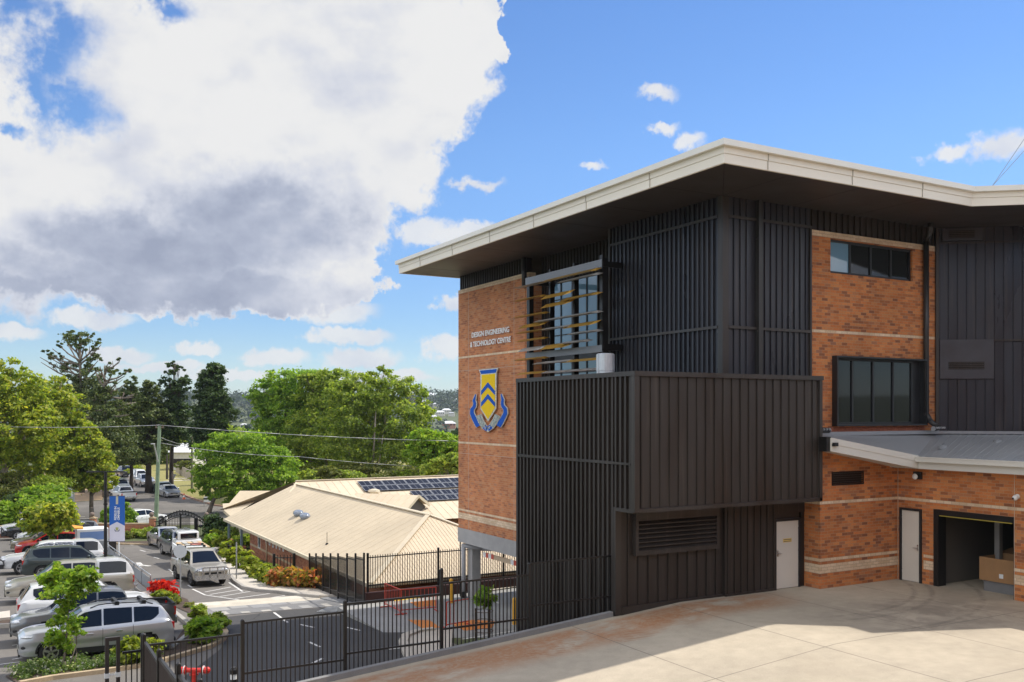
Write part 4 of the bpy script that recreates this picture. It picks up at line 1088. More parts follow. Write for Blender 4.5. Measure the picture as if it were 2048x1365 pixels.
    if plate:
        m=MB(); m.box(L-cx+.012,L-cx+.02,-.19,.19,.42,.52); m.build('number_plate',PLATE,t)
        m=MB(); zp=.62 if kind!='ute' else .5; m.box(-cx-.085,-cx-.07,-.19,.19,zb+.08,zb+.18); m.build('number_plate',PLATE,t)
    if rails:
        for s in(-1,1):
            m=MB(); pts=[]
            for k in range(9):
                x=K['rear'][1]+.25+(K['ws'][0]-.25-K['rear'][1]-.25)*k/8; w_=side(x,zr(x))-.08; pts.append((x-cx,s*w_,zr(x)+(.055 if 0<k<8 else .0)))
            m.path(pts,.022,6); m.build('roof_rail',CHRO if rails==2 else TRIM,t,smooth=True)
    if rack:
        m=MB()
        for k in range(rack):
            x=K['rear'][1]+.55+k*.85; w_=side(x,zr(x))-.02
            m.bar((x-cx,-w_,zr(x)+.1),(x-cx,w_,zr(x)+.1),.09,.03)
            for s in(-1,1): m.box(x-cx-.07,x-cx+.07,s*(w_-.12),s*w_,zr(x)-.02,zr(x)+.1)
        m.build('roof_bar',TRIM,t)
    if bull:
        m=MB(); xf=L-cx+.1
        for z in(.62,.82,1.0): m.bar((xf,-.55,z),(xf,.55,z),.06,.06)
        for y in(-.55,-.2,.2,.55): m.bar((xf,y,.45),(xf,y,1.02),.06,.06)
        for s in(-1,1):
            m.path([(xf,s*.55,1.0),(xf-.05,s*.8,.9),(xf-.25,s*.9,.78),(xf-.3,s*.9,.55)],.035,6)
        m.box(xf-.28,xf+.03,-.88,.88,.36,.6)
        m.build('bull_bar',STEEL if bull==2 else TRIM,t)
    tr=K.get('tray')
    if tr:
        m=MB(); y_=side(1,1.0)-.095; x0,x1=tr[0]-cx-.03,tr[1]-cx+.03; z0=.68;z1=zr(.8)-.02
        m.add([(x0,-y_,z0),(x1,-y_,z0),(x1,y_,z0),(x0,y_,z0),(x0,-y_,z1),(x1,-y_,z1),(x1,y_,z1),(x0,y_,z1)],[(0,1,2,3),(0,4,5,1),(1,5,6,2),(2,6,7,3),(3,7,4,0)])
        m.path([(x0,-y_,z1+.03),(x1,-y_,z1+.03)],.035,6); m.path([(x0,y_,z1+.03),(x1,y_,z1+.03)],.035,6); m.path([(x0,-y_,z1+.03),(x0,y_,z1+.03)],.035,6)
        m.build('tray',TRIM,t)
    if towbar:
        m=MB(); m.bar((-cx-.02,0,.42),(-cx-.25,0,.42),.06,.06); m.ball((-cx-.25,0,.5),.045); m.build('towbar',STEEL,t)
    if upper is not None: # second colour on the canopy / lower bumpers
        pass
    return t
SILVER=paint('silver',(.52,.53,.55),.6,.28); PGREY=paint('gunmetal',(.2,.205,.21),.6,.3); PWHITE=paint('white',(.75,.75,.74),0,.3); CHAMP=paint('champagne',(.5,.47,.4),.55,.3)
DKGRN=paint('dark_green',(.045,.06,.058),.4,.28); RED=paint('red',(.5,.02,.015),.1,.25); PBLK=paint('black',(.012,.012,.014),.2,.22); TAN=paint('bronze',(.2,.17,.12),.5,.3); TEAL=paint('teal_grey',(.12,.17,.18),.4,.3); BEIGE=paint('beige',(.42,.38,.3),.4,.33)
def at_wheel(kind,nose,yaw,wheel,px,py,scale=1.0):
    """place a car so that the ground contact of one wheel is where the photo has it; nose -1: nose towards -x"""
    K=KINDS[kind]; g=onG(px,py); lx=K['wh'][wheel[0]]-K['L']/2; ly=wheel[1]*K['W']/2*.9
    c,s=math.cos(yaw),math.sin(yaw)
    x=g.x-scale*(lx*c-ly*s); y=g.y-scale*(lx*s+ly*c)
    return (x,y,gz(x,y))
PI=math.pi
UROW='cars parked nose to kerb along the left side'
YN=PI            # nose towards -x
cars=[]
def park(kind,name,label,cat,pt,wheel,px,py,yaw,**k):
    loc=at_wheel(kind,0,yaw,wheel,px,py,k.get('scale',1.0)); c=car(kind,name,label,cat,pt,loc,yaw,**k); cars.append(c); return c
# wheel = (0 rear/1 front, side): side -1/+1 is the local right/left; nose -x cars show their local left side (+1) to the eye
park('suv','parked_suv','silver SUV with two roof bars, nearest car beside the flowering garden bed','car',SILVER,(1,1),101,1327,YN,group=UROW,rails=1,rack=2,trimband=True,scale=.96)
park('ute','parked_ute','silver grey twin cab ute with open black tray behind the nearest SUV','ute',PGREY,(1,1),88,1292,YN,group=UROW)
park('suv','parked_suv','white SUV reversed in beside the stone ringed planter, red tail lamps facing left','car',PWHITE,(0,-1),92,1262,0,group=UROW,rails=1)
park('ute_canopy','parked_ute','champagne ute with white canopy behind the black lamp post','ute',CHAMP,(1,1),62,1209,YN,group=UROW,towbar=True,bull=0)
park('suv','parked_suv','dark green grey SUV with tall red tail lamp facing left','car',DKGRN,(0,-1),84,1159,0,group=UROW,rails=2)
park('ute_canopy','parked_ute','white ute with black bull bar, nose showing left of dark green SUV','ute',PWHITE,(1,1),42,1150,YN,group=UROW,bull=1)
park('hatch','parked_car','bright red hatchback between the white ute and gold wagon','car',RED,(1,1),57,1113,YN,group=UROW)
park('wagon','parked_wagon','bronze gold wagon behind the red hatchback','car',TAN,(1,1),52,1104,YN,group=UROW)
park('suv','parked_suv','black SUV with silver roof rails next to bronze wagon','car',PBLK,(1,1),76,1097,YN,group=UROW,rails=2)
park('wagon','parked_wagon','white wagon partly behind the yellow green car park tree','car',PWHITE,(1,1),62,1090,YN,group=UROW)
park('ute','parked_ute','black ute with chunky black bull bar under the yellow green tree','ute',PBLK,(1,1),35,1082,YN,group=UROW,bull=1)
park('ute','parked_ute','white ute farthest left, nose beside the round green bush','ute',PWHITE,(1,1),24,1076,YN,group=UROW)
park('suv','parked_suv','dark grey SUV with red tail lamps beside the brick gate pillar','car',PGREY,(0,1),175,1086,YN,group=UROW,rails=1)
# drive side
vd=PI*1.5         # nose towards the eye along -y
park('ute_canopy','work_ute','pale twin cab ute with steel bull bar, roof rack and muddy tyres facing us','ute',BEIGE,(1,-1),382,1172,vd+.08,group='vehicles lined up along the drive',bull=2,rack=2,rim=RIMD,scale=.97)
park('suv','waiting_suv','dark grey SUV lined up behind the loaded utility truck','car',PGREY,(1,-1),346,1117,vd+.08,group='vehicles lined up along the drive',rails=2)
park('sedan','waiting_sedan','pale silver sedan, farthest of the cars lined up inside the gate','car',SILVER,(1,-1),318,1098,vd+.08,group='vehicles lined up along the drive')
SG='cars parked along the street beyond the gate'
park('sedan','street_sedan','silver sedan parked beside the orange traffic cone','car',SILVER,(1,-1),330,996,vd+.12,group=SG,fine=False)
park('sedan','street_sedan','teal grey sedan tucked behind silver street sedan','car',TEAL,(1,-1),320,989,vd+.12,group=SG,fine=False)
park('ute','street_ute','silver ute parked on the street with white van behind it','ute',SILVER,(1,-1),282,975,vd+.1,group=SG,fine=False,bull=0)
park('van','street_van','white van parked behind the silver street ute','van',PWHITE,(1,-1),271,969,vd+.1,group=SG,fine=False)
park('ute','street_ute','dark blue grey ute, farthest vehicle up the street','ute',PGREY,(1,-1),243,955,vd+.1,group=SG,fine=False,bull=1)
park('ute','street_ute','white ute showing its tailgate above the blue banner','ute',PWHITE,(0,1),238,1004,vd+PI+.12,group=SG,fine=False)
park('van','street_caravan','white van under the yellow green tree left of the street','van',PWHITE,(0,1),228,990,vd+PI+.12,group=SG,fine=False)
g=onG(285,1058); car('wagon','street_wagon','white wagon, only roof and windows showing over the brick wall','car',PWHITE,(g.x+.3,g.y+3.,gz(g.x,g.y+3)),0.5,group=SG,fine=True)
# ================================================================== the site around
PAINTW=plain('road_paint',(.62,.6,.56),.7,0,.15,8)
def slab(name,pts,top,mat,under=.35):
    bm=bmesh.new(); vs=[bm.verts.new((p[0],p[1],0)) for p in pts]; f=bm.faces.new(vs)
    if f.normal.z<0: f.normal_flip()
    bmesh.ops.bisect_plane(bm,geom=bm.verts[:]+bm.edges[:]+bm.faces[:],plane_co=(UY*75,UX*75,0),plane_no=(UY,UX,0))
    ex=bmesh.ops.extrude_face_region(bm,geom=bm.faces[:]); tv={v for v in ex['geom'] if isinstance(v,bmesh.types.BMVert)}
    for v in bm.verts: v.co.z=gz(v.co.x,v.co.y)+(top if v in tv else -under)
    bmesh.ops.recalc_face_normals(bm,faces=bm.faces[:])
    me=bpy.data.meshes.new(name); bm.to_mesh(me); bm.free(); me.materials.append(mat)
    o=bpy.data.objects.new(name,me); COL.objects.link(o); o['kind']='structure'; return o
def kerb(name,pts,w,h,mat,kind=True):
    m=MB(); L,Rr=ribbon([(p[0],p[1]) for p in pts],[w]*len(pts))
    for i in range(len(pts)-1):
        q=[L[i],L[i+1],Rr[i+1],Rr[i]]; vs=[(x,y,gz(x,y)-.15) for x,y in q]+[(x,y,gz(x,y)+h) for x,y in q]
        m.add(vs,[(4,5,6,7),(0,1,5,4),(2,3,7,6)]+([(3,0,4,7)] if i==0 else [])+([(1,2,6,5)] if i==len(pts)-2 else []))
    # face directions
    me=struct(name,m,mat); bm=bmesh.new(); bm.from_mesh(me.data); bmesh.ops.remove_doubles(bm,verts=bm.verts[:],dist=.002); bmesh.ops.recalc_face_normals(bm,faces=bm.faces[:]); bm.to_mesh(me.data); bm.free(); return me
yl=lambda a:(75.5-UY*a)/UX
m=MB(); cxs=[-45,-36,-27,-18,-9,-3,2.7,8,14.0]
for a,b in zip(cxs,cxs[1:]):
    b0=12 if b<=2.8 else 19.35
    for k in range(8):
        ya0=b0+(yl(a)-b0)*k/8;ya1=b0+(yl(a)-b0)*(k+1)/8;yb0=b0+(yl(b)-b0)*k/8;yb1=b0+(yl(b)-b0)*(k+1)/8
        m.add([(a,ya0,gz(a,ya0)+.004),(b,yb0,gz(b,yb0)+.004),(b,yb1,gz(b,yb1)+.004),(a,ya1,gz(a,ya1)+.004)],[(0,1,2,3)])
struct('carpark',m,ASPH)
drape('shaded_driveway',G((425,1238),(560,1223),(770,1207),(905,1206),(905,1262),(850,1300),(840,1400),(560,1440),(330,1385),(440,1300),(458,1270)),.012,asphalt('shade_dark_asphalt',(.055,.052,.05)))  # sheet darker than the carpark; the building's shade is put into its colour
# undercroft
m=MB(); m.box(12.6,42,24.5,37.1,-4.2,-3.04); struct('undercroft_slab',m,conc_mat('undercroft_concrete',(.3,.295,.28),scale=.5))
def upatch(name,px,mat,dz): 
    m=MB(); m.prism([Vector((*onZ(x,y,-3.04+dz).xy,-3.04+dz)) for x,y in px],(0,0,.004)); return struct(name,m,mat)
ORP=plain('orange_ground_paint',(.6,.2,.03),.7,0,.2,3); YLP=plain('yellow_ground_paint',(.68,.45,.05),.7,0,.2,3); RDP=plain('red_ground_paint',(.5,.12,.08),.75,0,.15,3)
upatch('path_paint',[(905,1250),(945,1240),(990,1243),(985,1256),(930,1262)],ORP,.003); upatch('path_paint',[(815,1240),(860,1241),(880,1255),(850,1260)],ORP,.003)
upatch('path_paint',[(775,1190),(825,1185),(840,1196),(790,1203)],YLP,.003); upatch('path_paint',[(820,1205),(870,1200),(872,1212),(835,1215)],ORP,.003)
upatch('path_paint',[(745,1180),(880,1163),(1040,1152),(1040,1158),(895,1172),(760,1190)],RDP,.004)
m=MB(); m.prism([onZ(x,y,-3.0) for x,y in((950,1186),(1040,1173),(1040,1160),(950,1172))],(0,0,.01)); struct('sunlit_strip',m,PATH)  # pale strip; sunlight on the floor is put into its colour
m=MB()
for a,b in(((962,1192),(998,1207)),((905,1282),(1030,1262)),((800,1290),(900,1272)),((1000,1172),(1010,1178))):
    p,q=onZ(*a,-3.03),onZ(*b,-3.03); m.bar(p,q,.1,.004)
struct('bay_line',m,PAINTW)
# the pale island kerb in front of the undercroft
kerb('island_kerb',[(p[0],p[1]) for p in G((868,1262),(835,1266),(812,1275),(806,1288),(812,1305),(830,1340))],.3,.12,PATH)
drape('island',G((868,1262),(835,1266),(812,1275),(806,1288),(812,1305),(830,1340),(900,1345),(905,1262)),.05,PATH)
# paved crossing
m=MB(); a0,a1=7.4,14.2
def tile(m,x0,x1,y0,y1,dz,mi):
    m.add([(x0,y0,gz(x0,y0)+dz),(x1,y0,gz(x1,y0)+dz),(x1,y1,gz(x1,y1)+dz),(x0,y1,gz(x0,y1)+dz)],[(0,1,2,3)],mi)
tile(m,a0,a1,38.7,40.8,.02,0); tile(m,a0,a1+1.2,40.8,42.5,.02,1)
r2=random.Random(3)
x=a0
while x<a1-.5:
    w_=r2.uniform(.5,.9); k=r2.choice((2,2,3,1))
    y0=40.8-.62-(.3 if r2.random()<.3 else 0); tile(m,x,x+w_,y0,40.8,.024,r2.choice((2,3,3)))
    if r2.random()<.75: tile(m,x+.1,x+.1+w_*.5,38.75,38.75+r2.choice((.4,.8,.8)),.024,r2.choice((2,4)))
    x+=w_+.12
x=a0
while x<a1+.6: w_=r2.uniform(.8,1.5); tile(m,x,x+w_,41.5,42.5,.024,r2.choice((4,1,5))); x+=w_+r2.uniform(0,.6)
struct('crossing',m,[conc_mat('paver_grey',(.2,.195,.19)),conc_mat('paver_cream',(.56,.5,.4)),conc_mat('paver_mid',(.33,.32,.3)),conc_mat('paver_dark',(.27,.265,.26)),conc_mat('paver_pale',(.43,.4,.35)),conc_mat('paver_bone',(.6,.55,.46))])
# drive markings
m=MB()
def line(px0,px1,w_=.1,dz=.014):
    p,q=onG(*px0),onG(*px1); L,Rr=ribbon([(p.x,p.y),(q.x,q.y)],[w_,w_]); 
    m.add([(x,y,gz(x,y)+dz) for x,y in(L[0],L[1],Rr[1],Rr[0])],[(0,1,2,3)])
for a,b in(((385,1179),(410,1191)),((410,1191),(520,1207)),((410,1185),(462,1175)),((420,1190),(480,1180)),((440,1194),(500,1184)),((470,1198),(540,1188)),((500,1203),(570,1192)),((458,1166),(485,1184)),
  ((280,1101),(291,1104)),((308,1115),(318,1118)),((337,1139),(348,1146)),((345,1148),(352,1153)),((355,1160),(365,1163)),((376,1171),(384,1176)),((548,1226),(575,1246)),((24,1292),(44,1289)),((24,1320),(44,1317)),((0,1330),(40,1325)),
  ((600,1250),(628,1256)),((618,1285),(640,1295)),((620,1330),(645,1318)),((690,1255),(720,1262)),((775,1300),(800,1297))): line(a,b,.1)
p=onG(285,1128)
for a,b in(((272,1130),(300,1133)),((276,1126),(284,1133)),((255,1089),(268,1090)),((262,1091),(288,1088))): line(a,b,.3)
for a,b in(((145,1034),(170,1034)),((150,1038),(185,1038)),((330,1046),(390,1046)),((355,1059),(392,1060))): line(a,b,.15)
struct('road_markings',m,PAINTW)
# footpath on the hall side, its kerb
kp=[(p[0],p[1]) for p in G((418,1062),(430,1095),(443,1118),(457,1150),(470,1166),(488,1178),(520,1184),(560,1187),(600,1193),(640,1197))]
ip=[(p[0],p[1]) for p in G((722,1196),(700,1186),(640,1178),(580,1172),(540,1166),(508,1150),(482,1134),(460,1108),(440,1085),(426,1062))]
slab('footpath',kp+ip,.13,PATH); kerb('footpath_kerb',kp,.16,.134,KERB)
slab('apron',[(p[0],p[1]) for p in G((640,1199),(700,1189),(760,1186),(880,1182),(880,1200),(790,1207),(700,1212))],.06,conc_mat('apron_concrete',(.24,.24,.24)))
p=onG(668,1221); m=MB()
q=[onG(*s_) for s_ in((632,1226),(655,1216),(688,1213),(672,1226))]
m.prism([v+Vector((0,0,.02)) for v in q],(0,0,.004))
for k in range(11): t_=(k+.5)/11; a=q[0].lerp(q[3],t_);b=q[1].lerp(q[2],t_); m.bar(a+Vector((0,0,.032)),b+Vector((0,0,.032)),.03,.02,mi=1)
dg_=m.build('drain_grate',[BLK,GALV]); setp(dg_,'slotted steel drain grate set in the drive beside the paved crossing','drain grate')
drape('gravel_bed',G((700,1185),(722,1190),(770,1185),(760,1172),(725,1160),(690,1170)),.02,conc_mat('gravel',(.3,.24,.18),scale=4))
# garden bed and sandstone kerb near the first car
SB=G((40,1372),(104,1360),(205,1347),(300,1333),(350,1318),(420,1297),(446,1282),(452,1270),(447,1260),(425,1244),(395,1232))
kerb('garden_kerb',[(p[0],p[1]) for p in SB],.18,.13,SAND)
drape('garden_bed',[(p[0],p[1]) for p in SB]+[(p[0],p[1]) for p in G((375,1248),(340,1300),(200,1318),(60,1340),(10,1355))],.04,SOIL)
kerb('bay_kerb',[(p[0],p[1]) for p in G((258,1165),(300,1200),(345,1225),(390,1262),(400,1285))],.18,.12,KERB)
m=MB()
for a,b in(((330,1290),(375,1262)),((352,1300),(392,1272))): p,q=onG(*a),onG(*b); m.bar(p+Vector((0,0,.06)),q+Vector((0,0,.06)),.2,.12)
for i,(a,b) in enumerate((((335,1296),(352,1310)),)):
    pass
ws=MB(); p,q=onG(342,1300),onG(380,1268); ws.bar(p+Vector((0,0,.05)),q+Vector((0,0,.05)),.16,.1); setp(ws.build('wheel_stop',KERB,bevel=.02),'pale concrete wheel stop at the tail of nearest silver SUV','wheel stop')
drape('planting_strip',G((258,1160),(300,1195),(350,1215),(395,1235),(375,1200),(320,1180),(302,1166)),.03,SOIL)
# stone ringed planter left of the white SUV
c=onG(42,1247); 
ring=[(c.x+1.5*math.cos(t_),c.y+.9*math.sin(t_)) for t_ in[2*math.pi*k/18 for k in range(19)]]
kerb('planter_kerb',ring,.2,.16,PATH); drape('planter_bed',ring[:-1],.06,SOIL)
drape('left_walk',G((-40,1255),(20,1243),(20,1222),(-40,1230)),.012,PATH)
# street, verge, far side
drape('street',[(p[0],p[1]) for p in[onZ(x,y,-5.1) for x,y in((-700,1050),(-700,1004),(130,1006),(205,1001),(222,965),(231,940),(236,928),(262,928),(268,944),(300,962),(345,982),(390,1000),(430,1012),(520,1022),(900,1020),(900,1050))]],.004,ASPH)
drape('verge',[(p[0],p[1]) for p in[onZ(x,y,-5.1) for x,y in((270,944),(301,961),(347,981),(392,999),(432,1011),(520,1020),(900,1018),(900,925),(300,918),(262,926))]],.01,GRASS)
drape('dirt_verge',[(p[0],p[1]) for p in[onZ(x,y,-5.1) for x,y in((-500,1003),(130,1005),(204,1000),(221,965),(228,945),(-500,950))]],.008,DIRT)
kerb('street_kerb',[(p[0],p[1]) for p in[onZ(x,y,-5.1) for x,y in((268,944),(300,962),(345,982),(390,1000),(430,1012),(520,1022))]],.3,.14,conc_mat('red_kerb',(.3,.18,.12)))
m=MB()
for pts in(((335,958),(360,957),(390,958)),((300,967),(345,962),(400,960))):
    L,Rr=ribbon([tuple(onZ(x,y,-5.1).xy) for x,y in pts],[1.2]*3)
    for i in range(2): m.add([(x,y,gz(x,y)+.02) for x,y in(L[i],L[i+1],Rr[i+1],Rr[i])],[(0,1,2,3)])
struct('side_path',m,PATH)
# ------------------------------------------------------------------ fences
def railfence(name,label,posts,mat,pick=.1,pw=.018,over=.0,cat='steel fence',lower=True,postw=.065,group=None):
    """posts: list of (x,y,zbase,zrail,zposttop); one thing with each post and each panel a part"""
    t=thing(name,label,cat,(posts[0][0],posts[0][1],posts[0][2]),group)
    for (x,y,z0,zr,zp) in posts:
        m=MB(); m.box(x-postw/2,x+postw/2,y-postw/2,y+postw/2,z0-.25,zp); m.box(x-postw/2-.006,x+postw/2+.006,y-postw/2-.006,y+postw/2+.006,zp,zp+.025); m.build('post',mat,t)
    return t
def fpanel(t,p,q,zt0,zt1,zl0,zl1,zb0,zb1,mat,pick=.1,pw=.021,over=0,rw=.042):
    m=MB(); p=Vector((p[0],p[1],0));q=Vector((q[0],q[1],0)); L=(q-p).length;d=(q-p)/L
    a=p+d*.035;b=q-d*.035
    m.bar(a+Vector((0,0,zt0)),b+Vector((0,0,zt1)),rw,rw); m.bar(a+Vector((0,0,zl0)),b+Vector((0,0,zl1)),rw,rw)
    n=max(1,int(L/pick))
    for k in range(1,n):
        u=k/n; c=p+d*(L*u); h=pw/2; zb=zb0+(zb1-zb0)*u; z1=zt0+(zt1-zt0)*u+over-(.02 if over==0 else 0)
        m.box(c.x-h,c.x+h,c.y-h,c.y+h,zb,z1)
    return m.build('panel',mat,t)
YF=BW+.24
fx={px:onB(px,1200,YF).x for px in(1232,1058,883,690,485,285,241)}
def pz(px,py): return onB(px,py,YF).z
t=railfence('court_fence','black picket fence stepping down along the edge of the concrete court','',BLK) if False else thing('court_fence','black picket fence stepping down along the edge of the concrete court','fence',(fx[883],YF,-.6))
for px,py in((1232,1115),(1058,1129),(883,1140),(690,1204),(485,1242),(285,1270)):
    x=fx[px]; zt=pz(px,py); m=MB(); m.box(x-.035,x+.035,YF-.035,YF+.035,rampz(x)-1.2,zt); m.ball((x,YF,zt),.042,nu=10,nv=6); m.build('post',BLK,t)
for p0,p1,zt,zl in((1058,1232,1.34,.3),(883,1058,1.06,.0),(690,883,.82,-.27),(485,690,.65,-.4),(285,485,.42,-.6),(241,285,.33,-.6)):
    fpanel(t,(fx[p0],YF),(fx[p1],YF),zt,zt,zl,zl,rampz(fx[p0])-.35,rampz(fx[p1])-.2,BLK)
# pedestrian gate frame, left end
t=thing('gate_latch_frame','narrow upright steel loop frame with white tape left of the brown screens','gate frame',(fx[241]-.15,YF,-2))
x0=onB(210,1300,YF).x;x1=onB(240,1300,YF).x;zt=pz(212,1276); m=MB()
for x in(x0+.035,x1-.035): m.box(x-.035,x+.035,YF-.03,YF+.03,-2.2,zt)
m.box(x0+.07,x1-.07,YF-.03,YF+.03,zt-.07,zt); m.build('frame',plain('brown_steel',(.06,.05,.045),.45,.2,.15),t)
m=MB(); zz=pz(225,1350); m.box(x0-.01,x0+.08,YF-.04,YF+.04,zz-.05,zz+.04); m.box(x1-.08,x1+.01,YF-.04,YF+.04,zz-.05,zz+.04); m.box(x0+.08,x1-.08,YF-.01,YF+.01,zz-.01,zz+.01); m.build('tape',WHITE,t)
# brown privacy screens stepping up towards the eye
BRN=plain('brown_screen',(.05,.032,.024),.55,.1,.15,2)
XSN=fx[285]
t=thing('stair_screen','dark brown slatted screens between black posts stepping beside the court fence','screen',(XSN,YF-1,-1))
pp=[(288,1271),(318,1302),(357,1330),(400,1362)]
for px,py in pp:
    p=onA(px,py,XSN); m=MB(); m.box(XSN-.035,XSN+.035,p.y-.035,p.y+.035,-1.6,p.z); m.ball((XSN,p.y,p.z),.04,nu=10,nv=6); m.build('post',BLK,t)
for (pa,pb,ta,tb) in((291,316,1284,1322),(320,355,1316,1360),(359,398,1350,1398)):
    a=onA(pa,ta,XSN);b=onA(pb,tb,XSN); m=MB(); m.prism([(XSN-.012,a.y,a.z-.04),(XSN-.012,b.y,b.z-.04),(XSN-.012,b.y,-1.5),(XSN-.012,a.y,-1.5)],(.024,0,0))
    n=int(abs(a.y-b.y)/.09)
    for k in range(1,n): y=a.y+(b.y-a.y)*k/n; m.box(XSN-.016,XSN-.012,y-.006,y+.006,-1.4,min(a.z,b.z)-.06)
    o=m.build('panel',BRN,t); m=MB(); m.bar((XSN,a.y,a.z-.02),(XSN,b.y,b.z-.02),.05,.05); m.build('rail',BLK,t)
# hall-side fence: back run on a brick upstand, then stepping away beside the hall
XFN,YFN=14.0,37.3
t=thing('undercroft_fence','tall black spear fence on a low brick upstand behind the undercroft','fence',(XFN,YFN,-2.6))
m=MB(); m.box(XFN-.1,42,YFN-.1,YFN+.15,-4.5,-2.62); m.build('upstand',plain('dark_red_brick',(.055,.022,.018),.85,0,.3,6),t)
xx=[XFN+3.3*k for k in range(8)]
for x in xx: m=MB(); m.box(x-.04,x+.04,YFN-.04,YFN+.04,-2.6,-.93); m.build('post',BLK,t)
for a,b in zip(xx,xx[1:]): fpanel(t,(a,YFN),(b,YFN),-1.13,-1.13,-2.32,-2.32,-2.45,-2.45,BLK,.11,.024,over=.1)
t=thing('hall_fence','black spear fence stepping downhill between the shrubs and the cream roofed hall','fence',(XFN,45,-4))
pts=[]
for px,py in((728,1106),(711,1107),(694,1107),(676,1107),(661,1107),(646,1107),(632,1107),(619,1107)):
    p=onA(px,py,XFN-.25); pts.append((p.x,p.y,gz(p.x,p.y)+.15,p.z))
for (x,y,z0,zt) in pts: m=MB(); m.box(x-.035,x+.035,y-.035,y+.035,z0-.3,zt); m.build('post',BLK,t)
for a,b in zip(pts,pts[1:]):
    zt=min(a[3],b[3])-.15; fpanel(t,a[:2],b[:2],zt-.0,zt-.06,a[2]+.25,b[2]+.2,a[2],b[2],BLK,.11,.024,over=.1)
# gate pair across the gap, then the low fence beyond along the hall
t=thing('hall_gate','black spear gate between two posts in front of the brick hall wall','gate',(13,50,-4))
a=onG(588,1172);b=onG(548,1172); za=onG(588,1172).z; A=atY(588,1107,depth(a.x,a.y));Bq=atY(548,1108,depth(b.x,b.y))
for q,zz in((a,A.z),(b,Bq.z)): m=MB(); m.box(q.x-.06,q.x+.06,q.y-.06,q.y+.06,q.z-.2,zz); m.build('post',BLK,t)
zt=min(A.z,Bq.z)-.2; fpanel(t,(a.x,a.y),(b.x,b.y),zt,zt,za+.25,za+.25,za+.1,za+.1,BLK,.16,.03,over=.15)
t=thing('low_hall_fence','low black fence running behind the yellow green hedge along the hall','fence',(12.6,60,-4.4))
pts=[]
for px,py in((545,1143),(508,1122),(478,1104),(456,1090)):
    p=onA(px,py,13.2); pts.append((p.x,p.y,gz(p.x,p.y),p.z))
for (x,y,z0,zt) in pts: m=MB(); m.box(x-.03,x+.03,y-.03,y+.03,z0-.2,zt+.1); m.build('post',BLK,t)
for a,b in zip(pts,pts[1:]): fpanel(t,a[:2],b[:2],a[3],b[3],a[2]+.2,b[2]+.2,a[2]+.05,b[2]+.05,BLK,.11,.022)
# cream handrail
t=thing('path_handrail','cream tubular handrail in front of the orange tipped shrubs','handrail',tuple(onG(599,1178)))
HR=plain('cream_rail',(.66,.6,.48),.45,.1,.05); tops=[];mids=[]
for px,by,ty in((530,1168,1145),(546,1174,1149),(562,1177,1150),(580,1178,1150),(599,1178,1149),(618,1179,1149),(640,1180,1148),(663,1182,1148)):
    g=onG(px,by); Y=depth(g.x,g.y); h=(by-ty)*Y/FPX+.1; tp=g+Vector((0,0,h)); tops.append(tp); mids.append(g+Vector((0,0,h-.17)))
    m=MB(); m.cyl(g,tp,.026,n=8); m.build('post',HR,t)
m=MB(); m.path(tops,.024,8); m.path(mids,.02,8); m.path([tops[0],tops[0]+Vector((-.15,.3,-.08)),mids[0]+Vector((-.1,.25,0)),mids[0]],.022,8); m.path([tops[-1],tops[-1]+Vector((.3,-.05,-.08)),mids[-1]+Vector((.28,-.05,0)),mids[-1]],.022,8); m.build('rail',HR,t,smooth=True)
# galvanised balustrade between the parking bays and the drive
t=thing('drive_balustrade','galvanised mesh balustrade between the parking bays and the drive','balustrade',tuple(onG(301,1187)))
XBAL=onG(301,1187).x; pts=[]
yn=onG(301,1187).y; 
for k in range(10):
    y=yn+k*2.9; pts.append((XBAL,y,gz(XBAL,y)))
MESH=plain('galvanised_infill',(.38,.4,.42),.5,.4,.12,6)
for (x,y,z) in pts: m=MB(); m.box(x-.03,x+.03,y-.03,y+.03,z-.1,z+.82); m.build('post',GALV,t)
for a,b in zip(pts,pts[1:]):
    m=MB(); m.prism([(a[0]-.006,a[1]+.05,a[2]+.12),(b[0]-.006,b[1]-.05,b[2]+.12),(b[0]-.006,b[1]-.05,b[2]+.7),(a[0]-.006,a[1]+.05,a[2]+.7)],(.012,0,0)); m.build('infill_panel',MESH,t)
m=MB(); m.path([(p[0],p[1],p[2]+.86) for p in pts],.03,8); m.build('handrail',GALV,t,smooth=True)
kerb('bay_edge',[(XBAL-.25,yn-1),(XBAL-.25,yn+27)],.3,.14,KERB)
# ------------------------------------------------------------------ gate, walls, street things
def Yat(px,py,Y=75.): return atY(px,py,Y)
YG=75.2; fw=Vector((UY,UX,0)); rt=Vector((UX,-UY,0))
def frontal(m,x0,x1,z0,z1,Y,th,mi=0,cx=None):
    p=[atY(x0,HY,Y),atY(x1,HY,Y)]; a,b=[Vector((q.x,q.y,0)) for q in p]; f=fw*th
    m.prism([a+Vector((0,0,z0)),b+Vector((0,0,z0)),b+Vector((0,0,z1)),a+Vector((0,0,z1))],f,mi)
def zat(py,Y): return EYE-(py-HY)*Y/FPX
for (a,b,ty,lab) in((189,298,1047,'low orange brick wall beside the arched gate with shrubs at its foot'),(-60,150,1052,'low brick wall far left behind the parked utes')):
    m=MB(); frontal(m,a,b,-5.4,zat(ty,YG)-.08,YG,.25); o=thing('brick_wall',lab,'wall',tuple(atY((a+b)/2,1075,YG)),'brick walls along the street')
    m.build('wall',HB,o); m=MB(); frontal(m,a-.3,b+.3,zat(ty,YG)-.08,zat(ty,YG),YG-.03,.31); m.build('coping',conc_mat('coping',(.36,.26,.19)) if a<0 else bpy.data.materials['coping'],o) if False else m.build('coping',SAND,o)
